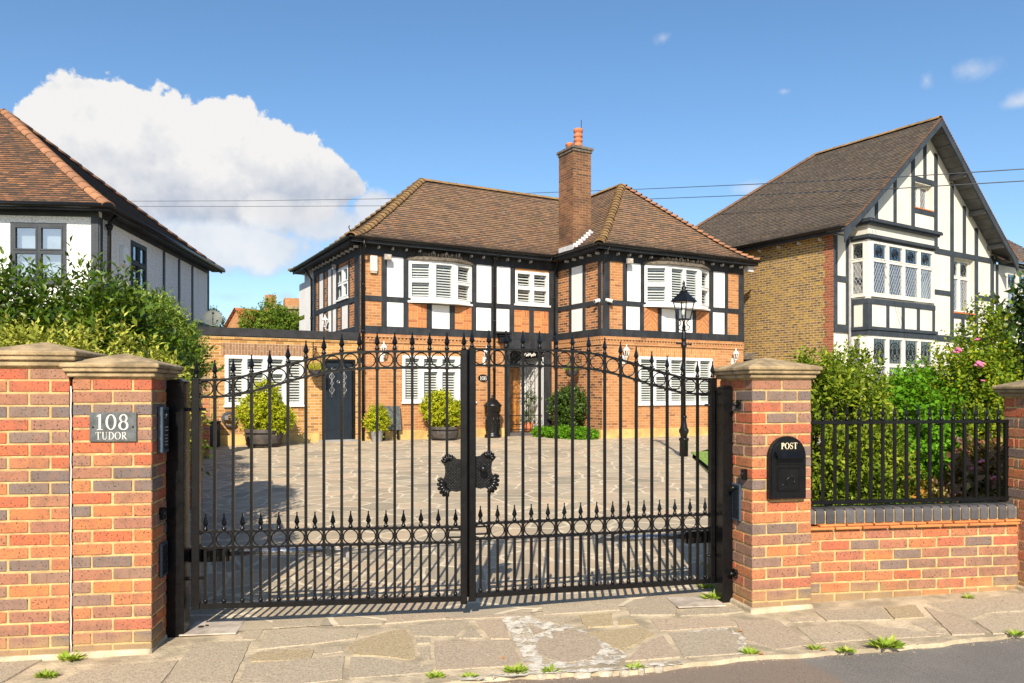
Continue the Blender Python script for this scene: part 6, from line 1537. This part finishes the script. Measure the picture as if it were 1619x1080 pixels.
while a < 7: b = MB(gS); b.box(a-.02, a+.02, .0, .14, ZE2-.24, ZE2-.17); b.build('rafter_end', M['lead'], rh); a += .75
def rpost(a0, a1, z0, z1, t=.03, nm='timber_post'):
    b = MB(gF); b.box(a0, a1, 0, t, z0, z1); b.build(nm, M['timber2'], rh, bevel=.004)
gz = lambda u: Hr(RUN-abs(u-UG))-.14
for p, w, lo in ((1385.6, 4.4, 6.2), (1415, 4.4, 6.2), (1443.5, 5, 6.2), (1479.5, 5, 6.1), (1505, 5, 3.25), (1524.5, 4.5, 6.15), (1543.5, 5, 3.25), (1568.5, 5, 3.25)):
    a0, a1 = ru(p-w/2), ru(p+w/2); rpost(a0, a1, lo, gz((a0+a1)/2)-.10)
rpost(ru(1460), ru(1464.4), 8.42, gz(ru(1462))-.1)
rpost(ru(1446), ru(1477), 8.26, 8.42, .032, 'timber_rail'); rpost(ru(1446), ru(1477), 7.22, 7.36, .032, 'timber_rail')
rpost(ru(1478), 2*UG, 6.0, 6.18, .034, 'timber_rail'); rpost(ru(1478), ru(1503), 4.62, 4.78, .034, 'timber_rail'); rpost(ru(1546), 2*UG, 4.62, 4.78, .034, 'timber_rail')
rpost(ru(1507), ru(1541), 3.88, 4.03, .034, 'timber_rail'); rpost(ru(1520), ru(1524.5), 3.25, 3.88); rpost(ru(1478), 2*UG, 3.05, 3.25, .04, 'timber_rail')
rpost(.0, .17, 3.35, 6.0); rpost(.60, .76, 3.35, 6.0); rpost(.17, .60, 4.62, 4.8, .028, 'timber_rail'); rpost(0, 2*UG, 6.02, 6.06, .01, 'timber_rail')
b = MB(gF); b.box(0, .9, 0, .05, 3.1, 3.34); b.build('timber_rail', M['timber2'], rh)
b = MB(gF); b.box(at0-.03, at1+.03, 0, .05, az0-.04, az0); b.box(sw0-.03, sw1+.03, 0, .05, swz0-.05, swz0); b.build('red_sill', M['tile_f'], rh)
back = lambda k: (lambda a, o, h: (a, k-o, h))
window(rh, back(.17), at0, at1, az0, az1, [(0, .46), (.54, 1)], shutter=False, mats='creamwood', fw=.04, sill=0, lead='diamond', glass='glass2')
window(rh, back(.17), sw0, sw1, swz0, swz1, [(0, .47), (.53, 1)], shutter=False, mats='creamwood', fw=.05, sill=0, transomed={0: .66, 1: .66}, lead='mixed', glass='glass2', curtain=True)
# square bay
ub = ru(1343); vb = RF.v(1373, ub); ur = RF.u(1477.5, vb)
hb = lambda py: RF.h(py, ub, vb)
zt, zc0, zw1, zw0, zp0, zg1 = hb(349), hb(373), hb(379), hb(466), hb(516), hb(531)
bay = thing('x', 'x', 'x') if False else None
b = MB(); b.box(ub, ur, vb, .0, zp0-.25, zw0-.06, skip='k'); bayo = b.build('bay_window', M['cream'], rh); b = MB(); b.box(ub, ur, vb, 0, zw1+.02, zt-.02, skip='k'); b.build('bay_frieze', M['cream'], bayo)
b = MB(); b.box(ub-.18, ur+.18, vb-.2, .0, zt-.05, zt+.03); b.prism([(ub-.17, 0), (ub-.17, vb-.18), (ur+.17, vb-.18), (ur+.17, 0)], zt+.03, zt+.06)
b.box(ub-.12, ur+.12, vb-.13, .0, zt-.11, zt-.05); b.build('bay_roof', M['timber2'], bayo, bevel=.01)
b = MB(); b.box(ub-.10, ur+.10, vb-.11, .0, zc0-.05, zc0+.05); b.box(ub-.03, ur+.03, vb-.03, 0, zc0-.09, zc0-.05); b.build('bay_cornice', M['timber2'], bayo, bevel=.01)
bF = lambda a, o, h: (a, vb-o, h); bS = lambda a, o, h: (ub-o, a, h)
cp = .16
b = MB(); b.box(ub, ub+cp, vb, vb+.10, zw0-.06, zw1+.02); b.box(ur-.06, ur, vb, 0, zw0-.06, zw1+.02); b.box(ub, ub+.05, -.05, 0, zw0-.06, zw1+.02); b.build('corner_post', M['creamwood'], bayo)
Q = [(0, .235), (.255, .49), (.51, .745), (.765, 1)]
window(rh, bF, ub+cp, ur-.06, zw0, zw1, Q, shutter=False, mats='creamwood', fw=.05, sill=.06, transomed={i: .655 for i in range(4)}, lead='mixed', glass='glass2')
window(rh, bS, vb+.10, -.05, zw0, zw1, [(0, 1)], shutter=False, mats='creamwood', fw=.03, sill=.05, transomed={0: .655}, lead='mixed', glass='glass2')
b = MB(); b.box(ub-.03, ur+.03, vb-.03, 0, zw0-.26, zw0-.10); b.build('timber_rail', M['timber2'], bayo, bevel=.005)
for q0, q1 in ((ub-.02, ub+.17), *[(ru(p-2.2, vb), ru(p+2.2, vb)) for p in (1403.7, 1428, 1452)], (ur-.12, ur+.02)):
    b = MB(); b.box(q0, q1, vb-.022, vb+.02 if q0 > ub else vb+.15, zp0, zw0-.26); b.build('timber_post', M['timber2'], bayo)
b = MB(); b.box(ub-.02, ub+.02, -.16, -.01, zp0, zw0-.26); b.build('timber_post', M['timber2'], bayo)
b = MB(); b.box(ub-.08, ur+.08, vb-.09, 0, zp0-.10, zp0); b.box(ub-.04, ur+.04, vb-.05, 0, zp0-.26, zp0-.10); b.build('bay_cornice', M['timber2'], bayo, bevel=.008)
b = MB(); b.box(ub, ur, vb, 0, -.2, .8, skip='k'); b.build('bay_base', M['brick_plain'], bayo)
b = MB(); b.box(ub, ub+cp, vb, vb+cp, .8, zp0-.25); b.box(ur-.06, ur, vb, 0, .8, zp0-.25); b.build('corner_post', M['creamwood'], bayo)
window(rh, bF, ub+cp, ur-.06, .8, zp0-.26, Q, shutter=False, mats='creamwood', fw=.05, sill=.06, transomed={i: .60 for i in range(4)}, lead='mixed', glass='glass2')
window(rh, bS, vb+cp, -.05, .8, zp0-.26, [(0, 1)], shutter=False, mats='creamwood', fw=.06, sill=.05, transomed={0: .60}, lead='mixed', glass='glass2')
b = MB(); b.tube([(ub-.07, -.07, ZE2-.1), (ub-.07, -.07, .2)], .04, 8); b.build('downpipe', M['grey'], rh)
b = MB(); b.tube([(ub-.25, -.10, zt-.02), (ub+.05, vb+.35, zt-.18)], .03, 6); b.build('gutter_outlet', M['lead'], rh)
# lower side wing beyond the gable
b = MB(); q0, q1 = ru(1591), ru(1645); holed_wall(b, gF, 2*UG+.001, 15, -.2, 6.0, [(q0, q1, 4.2, 5.8)]); b.build('side_wing_wall', M['cream'], rh)
window(rh, gF, q0, q1, 4.2, 5.8, [(0, .3), (.34, .64), (.68, 1)], shutter=False, mats='creamwood', fw=.05, sill=.05, transomed={0: .6, 1: .6, 2: .6}, lead='mixed', glass='glass2', curtain=True)
rpost(2*UG+.02, 2*UG+.18, 3.2, 6.0); rpost(2*UG+.2, 15, 6.001, 6.2, .04, 'timber_rail')
roof = MB(); Hs = lambda d: 6.1+d*.72
tiled(roof, [(2*UG-.4, -.4), (15, -.4), (15, 4), (2*UG-.4, 4)], (2*UG-.4, -.4), (1, 0), (0, 1), Hs, dd=.12, tw=.24, seed=31); roof.build('roof', [M['tile'], M['tile_edge_shade']], rh, uv=False)
# ================================================================== LEFT NEIGHBOUR
LF = Frame(-9.1, 17, .25, 5.6)
lh = thing('neighbour_house', 'white roughcast house with a mottled orange hipped roof on the left', 'house', LF.W(0, 0), LF.a)
lu = lambda p: LF.u(p, 0); lv = lambda p: LF.v(p, 0)
LV = 8.2; LW = -9.0; LE = 5.30
lw0, lw1 = lu(17), lu(106); sd0, sd1 = lv(232), lv(207)
b = MB(); holed_wall(b, gF, LW, 0, -.2, LE+.05, [(lw0, lw1, 3.75, 5.05)]); lS = lambda a, o, h: (o, a, h)
sdv = sorted((sd0, sd1)); holed_wall(b, lS, 0, LV, -.2, LE+.05, [(sdv[0], sdv[1], 3.75, 5.06)]); holed_wall(b, lambda a, o, h: (a, LV+o, h), LW, 0, -.2, LE+.05, []); holed_wall(b, lambda a, o, h: (LW-o, a, h), 0, LV, -.2, LE+.05, [])
b.build('wall', M['rough'], lh)
b = MB(); b.box(LW+.1, -.1, .3, LV-.2, 2.8, 2.9); b.build('upper_floor', M['brown'], lh)
window(lh, gF, lw0, lw1, 3.75, 5.05, [(0, .48), (.52, 1)], shutter=False, mats='timber2', fw=.075, sill=.06, transomed={0: .52, 1: .52}, glass='glass2', curtain=False)
window(lh, lS, sdv[0], sdv[1], 3.75, 5.06, [(0, .48), (.52, 1)], shutter=False, mats='timber2', fw=.075, sill=.05, transomed={0: .6, 1: .6}, glass='glass2')
b = MB(gF); b.box(lw0+.1, lw1-.1, -.20, -.18, 3.8, 5.0); b.build('blind', M['curtain'], lh)
def lpost(f, a0, a1, z0, z1): b = MB(f); b.box(a0, a1, 0, .03, z0, z1); b.build('timber_post', M['timber2'], lh, bevel=.004)
lpost(gF, lu(145), 0.0, .5, 5.2); lpost(gF, LW, 0, 5.2, 5.34); lpost(gF, LW, -.03, 2.9, 3.15); lpost(lS, 0, .14, .5, 5.2); lpost(lS, .15, LV, 5.2, 5.34); lpost(lS, .15, LV, 3.2, 3.55); lpost(lS, LV-.1, LV, .5, 5.19); lpost(gF, -4.4, -4.2, 3.2, 5.2)
for p in (172, 259, 283, 304): v_ = lv(p); lpost(lS, v_-.06, v_+.06, 3.56, 5.19)
b = MB(lS); b.box(lv(193)-.14, lv(193)+.14, 0, .10, 4.35, 4.78); b.build('alarm_box', M['white'], lh, bevel=.01)
b = MB(lS); b.tube([(.3, .30, LE+.1), (.3, .10, LE-.2), (.3, .08, .5)], .045, 8); b.lathe([(.09, 0), (.06, -.12)], .3, .1, LE-.2, 8); b.build('downpipe', M['iron'], lh)
run = LV/2+.35; Hl = Hcurve(LE+.08, LE+3.55, run, .02, .1); ovl = .35
roof = MB(); rv = LV/2
tiled(roof, [(LW, -ovl), (ovl, -ovl), (ovl-run, rv), (LW, rv)], (LW, -ovl), (1, 0), (0, 1), Hl, seed=41)
tiled(roof, [(ovl, -ovl), (ovl, LV+ovl), (ovl-run, rv)], (ovl, -ovl), (0, 1), (-1, 0), Hl, seed=42)
tiled(roof, [(LW, LV+ovl), (ovl, LV+ovl), (ovl-run, rv), (LW, rv)], (LW, LV+ovl), (1, 0), (0, -1), Hl, dd=.2, tw=.4, seed=43)
lr = roof.build('roof', [M['tile_l'], M['tile_edge_shade']], lh, uv=False)
b = MB(); hip_run(b, [(lerp(ovl, ovl-run, i/10), lerp(-ovl, rv, i/10), Hl(run*i/10)+.01) for i in range(11)], .13, .36, .012, 7); hip_run(b, [(lerp(ovl, ovl-run, i/10), lerp(LV+ovl, rv, i/10), Hl(run*i/10)+.01) for i in range(11)], .13, .36, .012, 8); hip_run(b, [(ovl-run, rv, LE+3.56), (LW, rv, LE+3.56)], .13, .36, .012, 9); b.build('hip_tiles', M['hip_o'], lr, uv=False)
b = MB(); b.box(LW, ovl-.03, -ovl+.03, -.03, LE+.02, LE+.04); b.box(.03, ovl-.03, -.03, LV+ovl-.03, LE+.02, LE+.04); b.build('soffit', M['timber'], lh)
b = MB(); b.box(LW, ovl, -ovl, -ovl+.03, LE-.02, LE+.08); b.box(ovl-.03, ovl, -ovl+.03, LV+ovl, LE-.02, LE+.08); b.build('fascia', M['timber'], lh)
b = MB(); b.tube([(LW, -ovl-.05, LE+.07), (ovl+.05, -ovl-.05, LE+.07), (ovl+.05, LV+ovl, LE+.07)], .055, 8); b.build('gutter', M['iron'], lh)
# ================================================================== BEYOND
dpos = H_at(px(341), .45, 2.93); t = thing('satellite_dish', 'grey satellite dish at the left end of the flat extension roof', 'satellite dish', dpos, 0)
b = MB(); D = Vector((.35, -.85, .45)).normalized(); X = D.cross(Vector((0, 0, 1))).normalized(); Y = X.cross(D); C0 = Vector((0, 0, .24)); rings = []
for i in range(6):
    r = .23*i/5; rings.append([b.V(C0+(X*cos(2*pi*j/20)+Y*sin(2*pi*j/20))*max(r, .003)+D*(r*r*.9)) for j in range(20)])
for A, Bq in zip(rings, rings[1:]):
    for j in range(20): b.idx((A[j], A[(j+1) % 20], Bq[(j+1) % 20], Bq[j]), 0, True)
b.build('reflector', M['dish'], t); b = MB(); b.tube([C0-Y*.2, C0-Y*.12+D*.2, C0+D*.28], .010, 5); b.ball(C0+D*.28, .03, 8, 5); b.build('feed_arm', M['iron'], t); b = MB(); b.tube([(0, 0, 0), (0, .02, .2), C0], .018, 6); b.build('mast', M['iron'], t)
def far_house(label, px_, py_, Y, hw, depth, col, wallm, eave_drop, ang):
    x, y, z = wpt(px_, py_, Y); t = thing('distant_house', label, 'house', (x, y, .28), radians(ang)); z -= .28; e = z-eave_drop
    b = MB(); b.box(-hw, hw, 0, depth, -.3, e); b.prism([(-hw, e), (hw, e), (0, z-.05)], .0, .2, 0, 'y'); b.build('wall', M[wallm], t)
    r = MB(); H = lambda d: e-.1+d*(z-e+.1)/(hw+.3)
    tiled(r, [(-hw-.3, -.3), (0, -.3), (0, depth), (-hw-.3, depth)], (-hw-.3, -.3), (0, 1), (1, 0), H, dd=.2, tw=.4, seed=51); tiled(r, [(hw+.3, -.3), (0, -.3), (0, depth), (hw+.3, depth)], (hw+.3, -.3), (0, 1), (-1, 0), H, dd=.2, tw=.4, seed=52)
    r.build('roof', [M[col], M[col]], t, uv=False); return t
fh = far_house('distant house whose bright red tiled roof shows above the extension', 376, 487, 62, 4.2, 9, 'tile_f', 'brick', 4.0, -38)
b = MB(); b.box(-1.0, -.4, 3.2, 3.9, 8, 9.6); b.build('chimney', M['brick'], fh)
x, y, z = wpt(466, 490, 48); t = thing('distant_building', 'distant brick building with a pale cornice glimpsed left of the white flank', 'building', (x, y, .28), radians(20))
b = MB(); b.box(-1.1, 2.5, 0, 4, -.3, z-.5); b.build('wall', M['brick'], t); b = MB(); b.box(-1.25, 2.65, -.15, 4.1, z-.5, z-.25); b.box(-1.4, 2.8, -.3, 4.2, z-.25, z-.05); b.build('cornice', M['stone'], t)
b = MB(); b.box(-.55, 2.0, .4, 2, z-.05, z+.5); b.build('parapet', M['brick'], t); b = MB(); b.box(-.6, .2, -.04, -.005, z-2.2, z-1.0); b.build('window', M['white'], t)
def tree(label, px_, ytop, Y, blobs, n, seed, mat='tree', ln=.16):
    x = (px_-CX)/F_PX*Y; t = thing('garden_tree', label, 'tree', (x, Y, .28))
    foliage(blobs, mat, n, ln, ln*.5, seed, t, shoot=.35, per=9, upw=.4, name='crown', lump=.3); T = [(q[0], q[1], q[2]) for q in blobs]; stems(t, (0, 0, 0), T, .10, 'trunk', seed=seed, kink=.15)
tree('round topped green tree behind the flat extension roof', 434, 490, 34, [(-.2, 0, 3.9, 1.2, 1.2, 1.15), (.7, .3, 3.7, .9, .9, 1.1), (-1.0, .2, 3.4, .7, .8, .8)], 22000, 71)
tree('small dark tree tip beside the satellite dish', 336, 485, 40, [(0, 0, 4.4, .5, .5, 1.1)], 4000, 72, 'darkleaf')
t = thing('garden_shed', 'weathered flat roofed shed between the wing and the yellow brick flank', 'shed', H_at(UW+.25, VW+.6, 0), HF.a)
b = MB(); b.box(0, 1.6, 0, 2, -.1, 2.38); b.build('wall', M['timber'], t)
b = MB(); b.box(-.05, 1.75, -.12, 2.1, 2.40, 2.62); b.build('roof', M['weathered'], t, bevel=.01)
b = MB(); b.box(.05, 1.5, -.03, -.002, 2.12, 2.25); b.build('batten', M['lead'], t)
def cable(pts, label):
    b = MB(); P = [wpt(*p) for p in pts]; o = b; b.tube(P, .014, 5); q = b.build('overhead_cable', M['wire']); tag(q, label, 'cable', 'overhead cables across the sky')
cable([(120, 318.5, 52), (400, 317.5, 48), (600, 314.5, 44), (850, 305, 38), (1018, 299, 33), (1200, 291, 27), (1420, 280, 21.5), (1640, 266, 18)], 'upper of the two thin cables crossing the sky behind the roofs')
cable([(120, 326.5, 52), (400, 326.5, 48), (600, 325.5, 44), (850, 321, 38), (1045, 314, 33), (1200, 308, 27), (1420, 298, 21.5), (1640, 285, 18)], 'lower of the two thin cables crossing the sky behind the roofs')

# ================================================================== SKY, SUN, CAMERA
SUN_EL, SUN_AZ = 35., 4.0
wd = bpy.data.worlds.new('World'); SC.world = wd; wd.use_nodes = True; nt = wd.node_tree; nt.nodes.clear()
def wn(t, **k):
    q = nt.nodes.new(t)
    for a, b_ in k.items(): setattr(q, a, b_)
    return q
def wput(i, v):
    if hasattr(v, 'links'): nt.links.new(v, i)
    else: i.default_value = v
def wm(op, a, b_=None, c=None, cl=False):
    q = wn('ShaderNodeMath', operation=op); q.use_clamp = cl
    for i, v in enumerate((a, b_, c)):
        if v is not None: wput(q.inputs[i], v)
    return q.outputs[0]
def wstep(x, a, b_):
    q = wn('ShaderNodeMapRange', interpolation_type='SMOOTHSTEP'); wput(q.inputs[0], x); q.inputs[1].default_value = a; q.inputs[2].default_value = b_; return q.outputs[0]
sky = wn('ShaderNodeTexSky', sky_type='NISHITA'); sky.sun_disc = False; sky.sun_elevation = radians(SUN_EL); sky.sun_rotation = radians(180+SUN_AZ); sky.air_density = 1.0; sky.dust_density = .9; sky.ozone_density = 3.0; sky.altitude = 50
tc = wn('ShaderNodeTexCoord'); sx = wn('ShaderNodeSeparateXYZ'); nt.links.new(tc.outputs['Generated'], sx.inputs[0])
AZ = wm('MULTIPLY', wm('ARCTAN2', sx.outputs[0], sx.outputs[1]), 180/pi); EL = wm('MULTIPLY', wm('ARCSINE', sx.outputs[2]), 180/pi)
def wnoise(scale, det=6, rough=.55):
    q = wn('ShaderNodeTexNoise'); nt.links.new(tc.outputs['Generated'], q.inputs['Vector']); q.inputs['Scale'].default_value = scale; q.inputs['Detail'].default_value = det; q.inputs['Roughness'].default_value = rough; return q.outputs['Fac']
n1 = wnoise(9, 7, .58); n2 = wnoise(26, 5, .6); n3 = wnoise(60, 4, .6)
def dirang(px_, py_):
    a = math.atan((px_-CX)/F_PX); return math.degrees(a), math.degrees(math.atan((HY-py_)/F_PX*cos(a)))
def blob(px_, py_, rx, ry):
    a, e = dirang(px_, py_); k = 180/pi/F_PX*.85
    dx = wm('DIVIDE', wm('SUBTRACT', AZ, a), rx*k); dy = wm('DIVIDE', wm('SUBTRACT', EL, e), ry*k)
    return wm('SUBTRACT', 1., wm('SQRT', wm('ADD', wm('MULTIPLY', dx, dx), wm('MULTIPLY', dy, dy))))
def union(L):
    r = L[0]
    for q in L[1:]: r = wm('SMOOTH_MAX', r, q, .15)
    return r
top = union([blob(*q) for q in ((130, 190, 95, 85), (205, 205, 110, 85), (290, 240, 120, 90), (365, 225, 95, 80), (440, 262, 110, 80), (510, 290, 85, 55), (330, 320, 260, 75), (150, 270, 130, 100))])
low = union([blob(*q) for q in ((430, 335, 75, 50), (510, 350, 130, 55), (360, 390, 230, 55), (590, 330, 60, 40))])
wis = union([blob(*q) for q in ((1540, 112, 50, 22), (1465, 128, 18, 22), (1192, 296, 32, 18), (1610, 160, 35, 15), (360, 470, 55, 22), (455, 470, 45, 18), (1050, 60, 22, 14), (1240, 145, 18, 10))])
bil = wm('ADD', wm('MULTIPLY', wm('SUBTRACT', n1, .5), 1.0), wm('ADD', wm('MULTIPLY', wm('SUBTRACT', n2, .5), .6), wm('MULTIPLY', wm('SUBTRACT', n3, .5), .28)))
fade = wstep(EL, *sorted((dirang(330, 400)[1], dirang(330, 330)[1])))
mt = wm('MULTIPLY', wstep(wm('ADD', top, bil), .03, .12), wm('MULTIPLY_ADD', fade, .62, .38))
ml = wm('MULTIPLY', wstep(wm('ADD', low, bil), .0, .5), .85)
mw = wm('MULTIPLY', wstep(wm('ADD', wis, wm('MULTIPLY', bil, 2.2)), .1, 1.4), .55)
mask = wm('MAXIMUM', wm('MAXIMUM', mt, ml), mw)
# sunlit crowns, blue grey folds and base
shade = wm('ADD', wm('MULTIPLY', wstep(EL, dirang(330, 350)[1], dirang(330, 190)[1]), .75), wm('ADD', wm('MULTIPLY', wm('SUBTRACT', n1, .44), 1.7), wm('MULTIPLY', wm('SUBTRACT', n2, .5), .9)), cl=True)
shade = wm('MAXIMUM', shade, wm('MULTIPLY', ml, wm('MULTIPLY_ADD', wm('SUBTRACT', n1, .5), 1.5, .6)))
cr = wn('ShaderNodeValToRGB'); nt.links.new(shade, cr.inputs[0]); cr.color_ramp.elements[0].color = (.56, .62, .74, 1); cr.color_ramp.elements[0].position = .0; cr.color_ramp.elements[1].color = (1.0, .99, .98, 1); cr.color_ramp.elements[1].position = .62
SKY_S, CLOUD_S = .116, .60
bg1 = wn('ShaderNodeBackground'); hs = wn('ShaderNodeHueSaturation'); hs.inputs['Saturation'].default_value = 1.12; hs.inputs['Hue'].default_value = .498; nt.links.new(sky.outputs[0], hs.inputs['Color']); nt.links.new(hs.outputs[0], bg1.inputs[0]); bg1.inputs[1].default_value = SKY_S
bg2 = wn('ShaderNodeBackground'); nt.links.new(cr.outputs[0], bg2.inputs[0]); bg2.inputs[1].default_value = CLOUD_S
mx = wn('ShaderNodeMixShader'); nt.links.new(wm('MULTIPLY', mask, 1., cl=True), mx.inputs[0]); nt.links.new(bg1.outputs[0], mx.inputs[1]); nt.links.new(bg2.outputs[0], mx.inputs[2])
wo = wn('ShaderNodeOutputWorld'); nt.links.new(mx.outputs[0], wo.inputs[0])
sl = bpy.data.lights.new('sun', 'SUN'); sl.energy = 5.0; sl.angle = radians(.5); sl.color = (1, .89, .735)
so_ = bpy.data.objects.new('sun', sl); COL.objects.link(so_)
e_, a_ = radians(SUN_EL), radians(SUN_AZ); to = Vector((-sin(a_)*cos(e_), -cos(a_)*cos(e_), sin(e_)))
so_.rotation_euler = (-to).to_track_quat('-Z', 'Y').to_euler(); so_.location = (0, -10, 20)
cam = bpy.data.cameras.new('camera'); co = bpy.data.objects.new('camera', cam); COL.objects.link(co); SC.camera = co
cam.sensor_width = 36; cam.lens = F_PX/1619*36; cam.shift_y = (HY-540)/1619; cam.clip_end = 3000; cam.clip_start = .05
co.location = (0, 0, EYE); co.rotation_euler = (pi/2, 0, 0)
vs = SC.view_settings; vs.view_transform = 'Standard'; vs.look = 'None'; vs.exposure = .60; vs.gamma = 1
SC.cycles.use_denoising = True; SC.cycles.max_bounces = 6; SC.cycles.transparent_max_bounces = 12; SC.cycles.glossy_bounces = 3; SC.cycles.transmission_bounces = 4
SC.cycles.sample_clamp_indirect = 6
